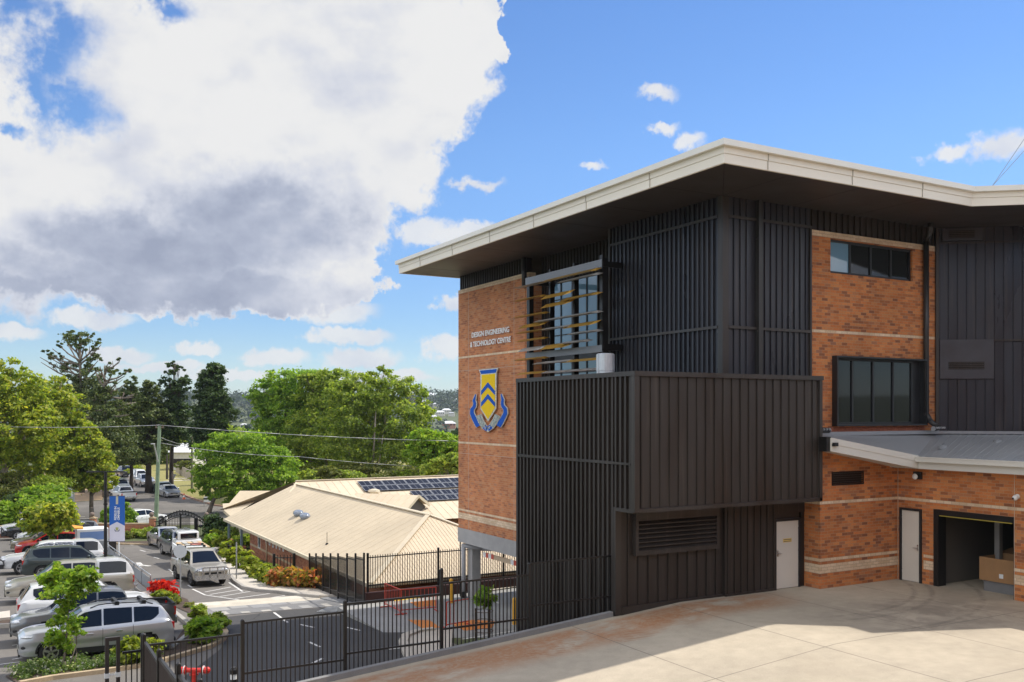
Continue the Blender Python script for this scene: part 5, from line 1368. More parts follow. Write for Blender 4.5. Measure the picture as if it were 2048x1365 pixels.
for px,lab in((184,'brick gate pillar with stone ball at the far end of the balustrade'),(303,'brick gate pillar with stone ball left of the arched gate'),(413,'brick gate pillar right of the arched gate beside dark magnolia')):
    o=thing('gate_pillar',lab,'pillar',tuple(atY(px,1078,YG)),'brick pillars of the street gate')
    m=MB(); zt=zat(1038,YG); frontal(m,px-5,px+5,-5.4,zt,YG-.08,.42); m.build('shaft',HB,o)
    m=MB(); frontal(m,px-6,px+6,zt,zt+.08,YG-.12,.5); frontal(m,px-3.5,px+3.5,zt+.08,zt+.16,YG-.02,.3); m.build('cap',SAND,o)
    c=atY(px,HY,YG+.12); m=MB(); m.ball((c.x,c.y,zt+.34),.19); m.build('stone_ball',plain('weathered_stone',(.2,.15,.12),.9,0,.3,6),o,smooth=True)
o=thing('arched_gate','black arched wrought iron gate with one leaf open onto the street','gate',tuple(atY(361,1080,YG)))
def arc(px): return 1043-20*math.cos((px-365)/47*math.pi/2)
m=MB()
for dz,w_ in((0,.1),(-.28,.07)):
    pts=[]
    for k in range(17):
        px=318+k*94/16; p=atY(px,arc(px),YG); p.z+=dz; pts.append(p)
    for a,b in zip(pts,pts[1:]): m.bar(a,b,.07,w_)
for k in range(17):
    px=319+k*92/16; p=atY(px,arc(px),YG); m.bar(p,p+Vector((0,0,-.28)),.05,.05); m.ball(p+Vector((0,0,.07)),.05,nu=6,nv=4)
for k in range(16):
    px=321+k*92/16; p=atY(px,arc(px),YG); m.bar(p+rt*.05+Vector((0,0,-.05)),p-rt*.05+Vector((0,0,-.24)),.03,.03)
m.build('arch',BLK,o)
for px,w_ in((331,.16),(392,.26)):
    m=MB(); p=atY(px,HY,YG); m.box(p.x-w_/2,p.x+w_/2,p.y-w_/2,p.y+w_/2,-5.3,zat(arc(px),YG)-.25); m.build('post',BLK,o)
def leaf(pa,pb,ztop,name,sc=False):
    m=MB(); n=int((pb-pa)/3.1)
    for k in range(n+1):
        px=pa+(pb-pa)*k/n; p=atY(px,HY,YG); zt=ztop(px); m.bar((p.x,p.y,-5.0),(p.x,p.y,zt),.03,.03,up=(0,1,0))
    for z in(-4.95,-4.2): m.bar((*atY(pa,HY,YG).xy,z),(*atY(pb,HY,YG).xy,z),.05,.05)
    ks=[atY(pa+(pb-pa)*k/8,HY,YG) for k in range(9)]
    for k,(a,b) in enumerate(zip(ks,ks[1:])): m.bar((a.x,a.y,ztop(pa+(pb-pa)*k/8)),(b.x,b.y,ztop(pa+(pb-pa)*(k+1)/8)),.06,.06)
    if sc: c=atY((pa+pb)/2,1053,YG); m.lathe(c-Vector((0,0,.12)),[(.05,0),(.2,.1),(.2,.14),(.05,.24)],12)
    m.build(name,BLK,o)
leaf(333,361,lambda p:zat(arc(p),YG)-.42,'gate_leaf'); leaf(305,330,lambda p:zat(1043,YG),'side_panel',True); leaf(394,409,lambda p:zat(1040,YG),'side_panel',True)
m=MB(); p=atY(361,HY,YG); m.bar((p.x,p.y,-5.0),(p.x,p.y,zat(1028,YG)),.12,.12,up=(0,1,0)); q=p+fw*2.2
for k in range(12): c=p.lerp(q,k/11); m.bar((c.x,c.y,-5.0),(c.x,c.y,-3.5),.03,.03,up=(0,1,0))
m.bar((p.x,p.y,-3.5),(q.x,q.y,-3.5),.05,.05); m.bar((p.x,p.y,-4.9),(q.x,q.y,-4.9),.05,.05); m.build('open_leaf',BLK,o)
# poles and wires
def pole(name,label,px0,py0,px1,py1,Y,r,mat,cat='pole',arms=(),group=None):
    b=atY(px0,py0,Y); b.z=gz(b.x,b.y); tp=atY(px1,py1,Y); o=thing(name,label,cat,tuple(b),group)
    m=MB(); m.cyl(b-Vector((0,0,.3)),tp,r,r*.75,12); m.build('shaft',mat,o,smooth=False); return o,b,tp
GRNP=plain('weathered_green_pole',(.2,.27,.17),.9,0,.2,2); TIMB=plain('weathered_timber_pole',(.19,.14,.1),.9,0,.25,3)
o,b,tp=pole('power_pole','tall green power pole behind the arched gate carrying wires and a street light',311,1064,319,853,80,.19,GRNP,'power pole')
m=MB(); m.bar(tp+Vector((0,0,-.1))-rt*.35,tp+Vector((0,0,-.1))+rt*.35,.1,.1); 
for s in(-.3,.3): m.cyl(tp+rt*s+Vector((0,0,-.05)),tp+rt*s+Vector((0,0,.12)),.04,n=8)
m.build('crossarm',TIMB,o)
m=MB(); a1=atY(317,928,80); a2=atY(308,888,79); m.cyl(a1,a2,.07,.05,8); m.bar(a2,a2+Vector((-.25,-.55,.02)),.18,.09); m.build('street_light_arm',plain('pale_grey_metal',(.6,.6,.58),.4,.3,.05),o)
GW='overhead wires strung past the green pole'
def wire(label,pts,r,Yf):
    m=MB(); P_=[]
    for (p0,p1) in zip(pts,pts[1:]):
        for k in range(12):
            u=k/12; q=Vector(p0).lerp(Vector(p1),u); q.z-=.5*4*u*(1-u)*Yf; P_.append(q)
    P_.append(Vector(pts[-1])); m.path(P_,r,5); w_=m.build('overhead_wire',plain('wire_alu',(.36,.36,.36),.5,.3,0),smooth=True); setp(w_,label,'wire',GW); return w_
wire('thick overhead cable spanning left to right across the tree crowns',[atY(-160,846,82),tp+Vector((0,0,.1)),atY(1010,884,86)],.03,.6)
wire('thin lower cable from green pole towards the hall roof',[atY(319,886,80),atY(600,914,84),atY(1000,938,88)],.025,.5)
wire('thin service cable from brown pole to the white cottage',[atY(320,875,80),atY(385,893,120),atY(470,900,126)],.03,.3)
TP='timber poles along the grass verge'
pole('timber_pole','thick brown timber pole behind the silver and teal street sedans',342,975,343,885,127,.3,TIMB,'pole',group=TP)
pole('timber_pole','slim greenish pole on the lawn left of the bright maple',384,982,384,874,120,.16,plain('green_brown_pole',(.2,.2,.12),.9,0,.2),'pole',group=TP)
pole('timber_pole','thin dark pole far up the lawn behind green power pole',334,961,334,893,142,.18,plain('dark_pole',(.06,.05,.04),.9,0,.2),'pole',group=TP)
o,b,tp=pole('road_sign','grey give way sign seen from behind beside the brown timber pole',347,976,347,951,124,.05,GALV,'road sign')
m=MB(); c=tp; m.prism([c-rt*.42+Vector((0,0,.15)),c+rt*.42+Vector((0,0,.15)),c+Vector((0,0,-.6))],-fw*.02); m.build('sign_plate',GALV,o)
c=onZ(368,999,-5.1); o=thing('traffic_cone','orange traffic cone with white band on the lawn edge by the silver sedan','traffic cone',tuple(c)); m=MB(); m.lathe(c,[(.24,0),(.24,.05),(.14,.06),(.11,.26)],14,0); m.lathe(c,[(.111,.26),(.08,.45)],14,1); m.lathe(c,[(.08,.45),(.035,.74)],14,0); m.build('cone',[plain('cone_orange',(.75,.14,.03),.5,0,.05),WHITE],o,smooth=False)
c=onZ(415,1013,-5.1); Y=depth(c.x,c.y); o=thing('yard_sign','small white yard sign with black band on two legs under the maple','sign',tuple(c)); m=MB()
for s in(-.38,.38): m.bar(c+rt*s,c+rt*s+Vector((0,0,.95)),.05,.05,up=(0,1,0))
m.build('leg',GALV,o); m=MB(); m.prism([c-rt*.42+Vector((0,0,.45)),c+rt*.42+Vector((0,0,.45)),c+rt*.42+Vector((0,0,1.05)),c-rt*.42+Vector((0,0,1.05))],-fw*.03,0); m.prism([c-rt*.42-fw*.031+Vector((0,0,.72)),c+rt*.42-fw*.031+Vector((0,0,.72)),c+rt*.42-fw*.031+Vector((0,0,.9)),c-rt*.42-fw*.031+Vector((0,0,.9))],-fw*.004,1); m.build('board',[WHITE,BLK],o)
c=onZ(140,1006,-5.1); o=thing('notice_cabinet','grey metal cabinet with a pale blue poster left of the street corner','cabinet',tuple(c)); m=MB(); m.box(c.x-.45,c.x+.45,c.y-.3,c.y+.3,c.z-.1,c.z+1.85); m.box(c.x-.5,c.x+.5,c.y-.35,c.y+.35,c.z+1.85,c.z+1.93); m.build('body',plain('cabinet_grey',(.4,.43,.42),.5,.2,.1),o); m=MB(); m.box(c.x-.33,c.x+.25,c.y-.315,c.y-.302,c.z+.7,c.z+1.6,0); m.box(c.x-.25,c.x+.1,c.y-.319,c.y-.315,c.z+1.1,c.z+1.5,1); m.build('poster',[WHITE,plain('poster_blue',(.2,.42,.6),.5,0,.2)],o)
# lamp post with banner
b=onG(206,1184); Y=depth(b.x,b.y); top=atY(211,944,Y); b2=Vector((top.x,top.y,gz(top.x,top.y)))
o=thing('lamp_post','black lamp post with twin flat heads carrying a blue and white banner','lamp post',tuple(b2))
m=MB(); m.cyl(b2-Vector((0,0,.2)),Vector((b2.x,b2.y,top.z)),.085,.07,12); 
for z in(1010,1104,1140): m.cyl(atY(211,z,Y),atY(211,z-3,Y),.1,.1,12)
m.build('shaft',BLK,o)
m=MB(); m.bar(top+rt*(-.75),top+rt*.75,.05,.05); m.build('arm',BLK,o)
for s in(-1,1): m=MB(); c=top+rt*s*.62; m.bar(c-rt*.28,c+rt*.28,.16,.07); m.build('lamp_head',BLK,o)
bp=top; bx0=.19;bx1=.93; z1=zat(993,Y);z0=zat(1083,Y)
m=MB(); 
for z in(z1+.01,z0-.01): m.cyl(Vector((bp.x,bp.y,z)),Vector((bp.x,bp.y,z))+rt*.95,.014,n=6)
m.build('banner_arm',BLK,o)
ban=thing('banner','blue and white hanging banner with vertical white lettering and a small crest','banner',(bp.x,bp.y,z0))
def bq(u,z): return Vector((bp.x,bp.y,0))+rt*u+Vector((0,0,z))
zs=zat(1052,Y);za_=zat(1044,Y)
BB=plain('banner_blue',(.008,.105,.42),.6,0,.06,2);BWH=plain('banner_white',(.62,.6,.68),.65,0,.04,2)
m=MB(); mid=(bx0+bx1)/2
m.prism([bq(bx0,zs),bq(mid,za_),bq(bx1,zs),bq(bx1,z1),bq(bx0,z1)],-fw*.01,0); m.prism([bq(bx0,z0),bq(bx1,z0),bq(bx1,zs),bq(mid,za_),bq(bx0,zs)],-fw*.01,1); m.build('cloth',[BB,BWH],ban)
m=MB()
for u in(mid-.05,mid+.012): m.prism([bq(u,zat(1009,Y))-fw*.012,bq(u+.038,zat(1009,Y))-fw*.012,bq(u+.038,z1)-fw*.012,bq(u,z1)-fw*.012],-fw*.003)
m.build('stripe',plain('banner_gold',(.7,.62,.35),.6,0,.05),ban)
hgt=(zat(1013,Y)-zat(1041,Y))
text_obj('banner_lettering','FIDELIS IN',bq(mid-.02,zat(1040.5,Y))-fw*.013,(0,0,1),tuple(-rt),hgt*.97,.115,WHITE,ban,.003); text_obj('banner_lettering','OMNIBUS',bq(mid+.13,zat(1040.5,Y))-fw*.013,(0,0,1),tuple(-rt),hgt*.9,.115,WHITE,ban,.003)
m=MB(); zc=zat(1058,Y)
m.prism([bq(mid-.07,zc+.07)-fw*.012,bq(mid+.07,zc+.07)-fw*.012,bq(mid+.06,zc-.04)-fw*.012,bq(mid,zc-.1)-fw*.012,bq(mid-.06,zc-.04)-fw*.012],-fw*.003,0)
for s in(-1,1): m.prism([bq(mid+s*.14,zc+.01)-fw*.012,bq(mid+s*.11,zc-.1)-fw*.012,bq(mid+s*.03,zc-.12)-fw*.012,bq(mid+s*.1,zc-.05)-fw*.012],-fw*.003,1)
m.prism([bq(mid-.1,zc-.13)-fw*.012,bq(mid+.1,zc-.13)-fw*.012,bq(mid+.1,zc-.115)-fw*.012,bq(mid-.1,zc-.115)-fw*.012],-fw*.003,1)
m.build('small_crest',[plain('olive_gold',(.36,.36,.12),.6,0,.2),plain('crest_dark',(.07,.07,.09),.6,0,.1)],ban)
# other posts and signs
g=onG(361,1202); Y=depth(g.x,g.y); o=thing('round_sign','white round traffic sign seen from behind on a tall pole by red shrub','road sign',tuple(g)); tp=atY(361,1088,Y); m=MB(); m.cyl(g,Vector((g.x,g.y,tp.z)),.03,n=8); m.build('pole',GALV,o); c=atY(361,1103,Y); m=MB(); m.cyl(Vector((g.x,g.y,c.z))-fw*.04,Vector((g.x,g.y,c.z))-fw*.055,.3,.3,24); m.build('sign_plate',plain('sign_back',(.62,.63,.64),.4,.4,.08),o)
g=onG(473,1163); Y=depth(g.x,g.y); o=thing('sign_post','bare grey steel post on the footpath right of the pale ute','post',tuple(g)); m=MB(); m.cyl(g,Vector((g.x,g.y,zat(1085,Y))),.035,n=8); m.build('pole',GALV,o)
g=onG(240,1082); Y=depth(g.x,g.y); o=thing('sign_post','slim sign post with small round plate in shrubs by the brick wall','road sign',tuple(g)); m=MB(); m.cyl(g,Vector((g.x,g.y,zat(1015,Y))),.035,n=8); m.build('pole',TIMB,o); m=MB(); c=Vector((g.x,g.y,zat(1026,Y))); m.cyl(c+fw*.04,c+fw*.05,.22,.22,16); m.build('sign_plate',GALV,o)
g=onG(238,1120); Y=depth(g.x,g.y); o=thing('white_post','short white post on a dark foot beside the balustrade under the banner','post',tuple(g)); m=MB(); m.cyl(g,Vector((g.x,g.y,zat(1080,Y))),.05,n=10); m.build('shaft',WHITE,o); m=MB(); m.lathe(g,[(.28,0),(.28,.12),(.12,.16)],12); m.build('foot',BLK,o)
g=onG(223,1104); Y=depth(g.x,g.y); o=thing('litter_bin','dark brown litter bin standing behind the banner','bin',tuple(g)); m=MB(); m.box(g.x-.28,g.x+.28,g.y-.28,g.y+.28,g.z,g.z+.85); m.build('body',plain('bin_brown',(.04,.03,.025),.6,0,.2),o,bevel=.03); m=MB(); m.box(g.x-.31,g.x+.31,g.y-.31,g.y+.31,g.z+.85,g.z+.93); m.build('lid',BLK,o,bevel=.02)
# box trailer beside the green SUV
g=onG(186,1112); o=thing('box_trailer','white box trailer with blue side panel next to the dark green SUV','trailer',tuple(g)); x,y,z=g
m=MB(); m.box(x-.95,x+.95,y,y+1.7,z+.5,z+1.75,0); m.box(x-.78,x+.8,y-.006,y-.001,z+1.05,z+1.6,1); m.box(x-.9,x+.9,y-.01,y,z+.5,z+.95,2); m.build('body',[WHITE,plain('trailer_blue',(.22,.34,.6),.2,.2,.05),GALV],o)
for s in(-.4,.4):
    for yy in(y-.02,y+1.5): m=MB(); m.cyl((x+s*.5,yy,z+.3),(x+s*.5,yy+.2,z+.3),.3,n=18); m.build('wheel',TYRE,o)
m=MB(); m.prism([(x-1.05,y+.5,z+1.76),(x-.55,y+.4,z+1.77),(x-.5,y+1.5,z+1.77),(x-1.2,y+1.5,z+1.9)],(0,0,.06)); setp(m.build('orange_tarp',plain('tarp_orange',(.75,.34,.04),.6,0,.1)),'orange folded tarpaulin lying on top of the white box trailer','tarpaulin')
# utility truck with load
g=onG(378,1140); x,y,z=g; o=thing('utility_truck','white flatbed utility truck loaded with timber between the dark SUV and pale ute','truck',(x,y,z)); 
m=MB(); m.box(x-.35,x+1.5,y+.2,y+3.2,z+.75,z+.85); m.build('tray',WHITE,o); 
for dx,dy in((-.3,.1),(1.3,.1),(-.3,2.9),(1.3,2.9)): m=MB(); m.cyl((x+dx,y+dy+.3,z+.36),(x+dx+.22,y+dy+.3,z+.36),.36,n=18); m.build('wheel',TYRE,o)
m=MB(); m.box(x-.35,x+1.5,y+.12,y+.2,z+.75,z+1.15); m.box(x-.4,x-.34,y+.2,y+3.2,z+.8,z+1.2); m.build('side_board',WHITE,o)
m=MB(); m.box(x-.2,x+1.35,y+3.2,y+4.6,z+.5,z+1.3); m.box(x-.05,x+1.2,y+3.3,y+4.2,z+1.3,z+1.8); m.build('cab',PWHITE,o,bevel=.1); m=MB(); m.box(x+.1,x+1.05,y+3.285,y+3.297,z+1.38,z+1.7); m.build('rear_window',CGL,o); m=MB(); m.box(x-.062,x-.052,y+3.45,y+4.05,z+1.36,z+1.7); m.build('side_window',CGL,o)
ld=MB()
for k in range(5): ld.box(x-.2+k*.3,x+.05+k*.3,y+.3,y+3.1,z+1.12+.02*(k%2),z+1.22+.02*(k%2),k%2)
ld.box(x+.3,x+.9,y+.5,y+1.3,z+1.24,z+1.36,2)
setp(ld.build('timber_load',[plain('pale_timber',(.5,.36,.2),.8,0,.2),plain('board_grey',(.42,.4,.36),.8,0,.1),plain('red_crate',(.4,.12,.08),.7,0,.2)]),'stack of timber and a red crate lying on the utility truck','timber')
# undercroft things
def bollard(px,yb,yt,label):
    g=onZ(px,yb,-3.04); Y=depth(g.x,g.y); o=thing('bollard',label,'bollard',tuple(g),'yellow bollards of the undercroft'); m=MB(); r=.085; h=(yb-yt)*Y/FPX
    m.lathe(g,[(r,0),(r,h-.04),(r*.7,h)],14); m.build('post',plain('bollard_yellow',(.7,.36,.03),.45,0,.08),o,smooth=False); m=MB(); m.lathe(g,[(.14,0),(.14,.015)],14); m.build('base_plate',GALV,o)
bollard(902.5,1207,1158,'yellow steel bollard left of the grey concrete column'); bollard(1029,1250,1196,'yellow steel bollard at the edge of the charcoal cladding')
t=thing('hazard_bar','red and white striped clearance bar hanging under the building edge','clearance bar',(18.3,32,-1))
p=onA(967,1109,18.25);q=onA(1046,1131,18.25); n=14; m=MB()
for k in range(n):
    a=p.lerp(q,k/n);b=p.lerp(q,(k+1)/n); 
    m.prism([a+Vector((0,0,-.1)),b+Vector((0,0,-.1)),b+Vector((0,0,.1)),a+Vector((0,0,.1))],(-.02,0,0),(0 if k%2 else 1) if(k<4 or k>9) else 2)
m.build('board',[plain('hazard_red',(.6,.1,.06),.5,0,.1),WHITE,plain('board_buff',(.55,.42,.28),.6,0,.1)],t)
m=MB(); 
for u in(.2,.8): a=p.lerp(q,u); m.cyl(a+Vector((0,0,.1)),(a.x,a.y,-.36),.008,n=5)
m.build('chain',GALV,t)
RF=plain('barrier_red',(.55,.06,.035),.45,.1,.1); GB='red temporary barriers in the undercroft'
def barrier(pa,pb,lab):
    (xa,ya,ta),(xb,yb,tb)=pa,pb; a=onZ(xa,ya,-3.04);b=onZ(xb,yb,-3.04); h=(ya-ta)*depth(a.x,a.y)/FPX
    o=thing('crowd_barrier',lab,'barrier',tuple(a),GB); U=Vector((0,0,1)); m=MB(); m.path([a+U*.1,a+U*h,b+U*h,b+U*.1],.022,6); m.bar(a+U*.15,b+U*.15,.035,.035)
    n=int((b-a).length/.16)
    for k in range(1,n): c=a.lerp(b,k/n); m.cyl(c+U*.15,c+U*h,.01,n=5)
    m.build('frame',RF,o)
    for c in(a,b): 
        m=MB(); d=Vector((b.y-a.y,a.x-b.x,0)).normalized()*.25; m.bar(c-d+U*.03,c+d+U*.03,.04,.04); m.build('foot',RF,o)
barrier((770,1215,1167),(802,1230,1180),'red tubular barrier leaning end of the row nearest the crossing'); barrier((803,1228,1180),(872,1222,1182),'red tubular barrier in the middle of the painted patches'); barrier((893,1258,1205),(938,1250,1198),'red tubular barrier in front of the concrete column')
g=onZ(968,1290,-2.9); 
g=onG(968,1282); g.z=max(g.z,-3.04)
o=thing('potted_tree','small staked young tree inside a round wire guard by the court fence','young tree',tuple(g)); YT=depth(g.x,g.y)
m=MB(); m.path([g,g+Vector((.03,0,.7)),g+Vector((0,.02,1.45))],.025,6); m.build('trunk',TIMB,o)
for dx in(-.28,.28): m=MB(); m.bar(g+Vector((dx,.1,0)),g+Vector((dx,.1,1.15)),.05,.05,up=(0,1,0)); m.build('stake',plain('dark_stake',(.05,.035,.025),.9,0,.2),o)
m=MB()
for z in(.35,.7,1.05):
    ps=[g+Vector((.32*math.cos(t_),.32*math.sin(t_),z)) for t_ in[2*math.pi*k/14 for k in range(15)]]; m.path(ps,.012,5)
m.build('wire_guard',plain('rust_wire',(.13,.07,.05),.8,.3,.2),o)
PTREE=(o,g)
# hydrant and bollard light at the bottom edge
c=atY(388,1341,23.5); o=thing('hydrant','red fire booster pipe with two capped outlets behind the court fence','hydrant',(c.x,c.y,gz(c.x,c.y))); HRD=plain('hydrant_red',(.6,.03,.02),.35,0,.06)
m=MB(); m.cyl((c.x,c.y,gz(c.x,c.y)),(c.x,c.y,c.z-.02),.075,n=14); m.cyl((c.x,c.y,c.z-.12),(c.x,c.y,c.z-.08),.11,n=14); m.build('riser',HRD,o)
m=MB(); m.cyl(c-rt*.3,c+rt*.3,.06,n=12); m.build('crosspipe',HRD,o)
for s in(-1,1):
    m=MB(); m.cyl(c+rt*s*.2,c+rt*s*.23,.1,n=12); m.cyl(c+rt*s*.27,c+rt*s*.36,.085,n=12); m.ball(c+rt*s*.33+Vector((0,0,.0)),.09,nu=10,nv=6); m.build('outlet_cap',HRD,o)
    m=MB(); m.cyl(c+rt*s*.24,c+rt*s*.25,.12,n=12); m.build('collar',WHITE,o)
c=atY(467,1338,22.5); o=thing('bollard_light','black bollard light with white band at the bottom of the court fence','bollard light',(c.x,c.y,gz(c.x,c.y))); z=gz(c.x,c.y); h=c.z-z
m=MB(); m.lathe((c.x,c.y,z),[(.085,0),(.085,h-.25)],16,0); m.lathe((c.x,c.y,z+h-.12),[(.095,0),(.095,.1),(.06,.16)],16,0); m.build('post',BLK,o); m=MB(); m.lathe((c.x,c.y,z+h-.25),[(.08,0),(.08,.13)],16); m.build('lens',plain('white_lens',(.75,.75,.73),.3,0,.03),o)
# things in the garage
cb=onA(1925,1120,XI+1.2); cy0=onZ(1930,1160,.02)
m=MB(); x0=XI+.55; ya=g0+.06; yb=g1-1.05; 
m.box(x0,x0+.02,ya,yb,.32,.95); m.box(x0+.9,x0+.92,ya,yb,.32,1.0); m.box(x0+.02,x0+.9,ya,ya+.02,.32,.95); m.box(x0+.02,x0+.9,yb-.02,yb,.32,.95); m.box(x0,x0+.92,ya,yb,.3,.32)
m.add([(x0+.92,ya,1.0),(x0+.92,yb,1.0),(x0+1.5,yb,1.1),(x0+1.5,ya,1.1)],[(0,1,2,3)])
o=thing('cardboard_box','long open cardboard box with a white sticker in the garage doorway','cardboard box',(x0,ya,0)); m.build('carton',plain('cardboard',(.36,.2,.09),.85,0,.1,3),o)
m=MB(); yc=(ya+yb)/2-.0; m.box(x0-.004,x0-.001,yc-.06,yc+.06,.42,.54); m.build('sticker',WHITE,o)
m=MB(); m.box(x0+.05,x0+.85,ya+.1,yb-.1,.0,.3); m.build('pallet',plain('grey_plinth',(.2,.2,.2),.8,0,.1),o)
p=onZ(1905,1150,.35); m=MB(); a=Vector((XI+1.3,yb+.28,.3)); b_=Vector((XI+3.0,yb-.1,.55)); 
m.cyl(a,b_,.24,.2,16,0); m.cyl(a-(b_-a).normalized()*.005,a+(b_-a).normalized()*.02,.25,.25,16,1); m.ball(b_,.2,mi=1); m.ball(a.lerp(b_,.5)+Vector((0,0,.08)),.3,.22,.2,mi=0)
setp(m.build('wrapped_roll',[plain('wrap_brown',(.22,.16,.12),.4,0,.3,5),plain('wrap_white',(.6,.6,.58),.35,0,.1)],smooth=True),'plastic wrapped roll lying on the floor beside the cardboard box','wrapped roll')
# ================================================================== the cream roofed hall
ZE=-2.37
Kc=onZ(741,1168,ZE); E1=onZ(460,1037,ZE); HA=Kc.x; HB0=Kc.y; HB1=E1.y
d_=5.0; RA=HA+d_; RB=HB0+d_; ZR=zat(1030,depth(RA,RB)); HB1=max(HB1,RB+20)
def roofmat(name,c):
    m,nt,b=newmat(name); p=nt.pos(); n=nt.noise(p,.3,4); n2=nt.noise(p,3,4)
    col=nt.ramp(n,[(.3,[x*.9 for x in c]),(.7,[x*1.06 for x in c])]); col=nt.mix(1,col,nt.ramp(n2,[(.3,(.94,.93,.92)),(.7,(1.03,1.03,1.03))]),'MULTIPLY')
    nt.put(b.inputs['Base Color'],col); b.inputs['Roughness'].default_value=.6; return m
CR1=roofmat('cream_roof',(.58,.475,.325)); CR2=roofmat('cream_roof_light',(.62,.51,.36))
H=thing('school_hall','single storey brick hall under a wide cream steel roof with solar panels','hall',(HA,HB0,-4.5))
def ribbed(m,a,b,c,d,sp,h=.025,w=.05,mi=0):
    """roof plane a-b eave, d-c ridge; ribs run from eave to ridge"""
    a,b,c,d=[Vector(v) for v in(a,b,c,d)]
    nrm=(b-a).cross(d-a).normalized(); nrm*=1 if nrm.z>0 else -1
    m.add([a,b,c,d],[(0,1,2,3) if (b-a).cross(d-a).z>0 else (3,2,1,0)],mi)
    L=(b-a).length; n=int(L/sp); 
    for k in range(1,n):
        u=k/n; p=a.lerp(b,u); q=None
        # walk up the slope perpendicular to the eave until an edge is met
        e=(b-a).normalized(); up=(d-a)-e*(d-a).dot(e); H_=up.length; up.normalize()
        s=u*L; da=(d-a).dot(e); cb=(c-a).dot(e)
        t=1.
        if da>1e-6: t=min(t,s/da)
        if L-cb>1e-6: t=min(t,(L-s)/(L-cb))
        q=p+up*(H_*t)
        if (q-p).length>.15: m.bar(p+nrm*h*.5,q+nrm*h*.5,w,h,up=nrm,mi=mi)
m=MB()
ribbed(m,(HA,HB1,ZE),(HA,HB0,ZE),(RA,RB,ZR),(RA,HB1,ZR),.8,.006,.015)
m.build('roof_slope',CR1,H)
m=MB(); ribbed(m,(HA,HB0,ZE),(HA+2*d_,HB0,ZE),(RA,RB,ZR),(RA,RB,ZR),.19,.016,.04); m.build('roof_hip',CR2,H)
m=MB(); ribbed(m,(HA+2*d_,HB0,ZE),(HA+2*d_,HB1,ZE),(RA,HB1,ZR),(RA,RB,ZR),.6); m.build('roof_slope',CR1,H)
m=MB(); CAPM=plain('cream_flashing',(.62,.53,.38),.5,.1,.05)
m.bar((RA,RB,ZR+.03),(RA,HB1,ZR+.03),.3,.05); m.bar((HA,HB0,ZE+.03),(RA,RB,ZR+.03),.25,.05); m.bar((HA+2*d_,HB0,ZE+.03),(RA,RB,ZR+.03),.25,.05); m.build('ridge_cap',CAPM,H)
m=MB(); m.box(HA-.12,HA+.02,HB0-.1,HB1,ZE-.16,ZE+.0); m.box(HA+.02,HA+2*d_,HB0-.12,HB0+.02,ZE-.16,ZE-.0); m.build('eave_gutter',CAPM,H)
m=MB(); m.box(HA+.02,HA+.8,HB0+.02,HB1,ZE-.2,ZE-.16); m.build('eave_soffit',plain('cream_soffit',(.5,.45,.36),.7,0,.05),H)
# walls with small windows
WX=HA+.75; wins=[]
yA=onA(500,1090,WX).y
for px0,px1,py0,py1 in((521,516,1066,1098),(535,532,1076,1088),(541,538,1078,1092),(547.5,545,1081,1096),(554,552,1083,1098),(561,558.5,1088,1101),(568,565.5,1091,1104)):
    a=onA(px0,py0,WX);b=onA(px1,py0,WX); wins.append((a.y,b.y,onA(px0,py1,WX).z,min(ZE-.25,onA(px0,py0,WX).z)))
wins=[(min(a,b),max(a,b),min(c,d),max(c,d)) for a,b,c,d in wins]
m=MB(); wallmesh(m,'x',WX,HB0+.8,min(yA,HB1-1),-5.5,ZE-.18,wins,.25); wallmesh(m,'y',HB0+.8,WX+.25,HA+2*d_-.8,-5.5,ZE-.18,(),.25); wallmesh(m,'y',min(yA,HB1-1),WX+.25,HA+2*d_-.8,-5.5,ZE-.18,(),.25)
m.build('wall',HB,H)
m=MB(); zz=onA(520,1105,WX).z; m.box(WX-.004,WX-.0005,HB0+.8,min(yA,HB1-1),-3.75,-3.62); m.build('sill_band',plain('tan_band',(.5,.38,.24),.8,0,.1),H)
for (a,b,c,d) in wins:
    m=MB(); f=.05; m.box(WX-.02,WX+.1,a,a+f,c,d);m.box(WX-.02,WX+.1,b-f,b,c,d);m.box(WX-.02,WX+.1,a+f,b-f,c,c+f);m.box(WX-.02,WX+.1,a+f,b-f,d-f,d); o=m.build('window',WHITE,H)
    m=MB(); m.box(WX+.04,WX+.06,a+f-.01,b-f+.01,c+f-.01,d-f+.01); m.build('window_pane',GLASS,o)
p=onA(533,1080,WX-.06); pipe('downpipe',[(WX-.06,p.y,ZE-.2),(WX-.06,p.y,-4.4)],.04,CAPM,H); p=onA(590,1105,WX-.06); pipe('downpipe',[(HA-.0,p.y,ZE-.15),(WX-.1,p.y,ZE-.6),(WX-.1,p.y,-4.4)],.045,WHITE,H)
# porch at the street end
PYB=HB1
for px in(458,483,500):
    q=onA(px,1055,HA+.35); 
    if q.y<min(yA,HB1-1)+.4: continue
    m=MB(); m.box(q.x-.07,q.x+.07,q.y-.07,q.y+.07,-3.9,ZE-.17); m.build('porch_post',plain('blue_grey_post',(.2,.27,.3),.6,0,.1),H)
    m=MB(); m.box(q.x-.25,q.x+.25,q.y-.25,q.y+.25,-5.4,-3.9); m.build('porch_pier',HB,H)
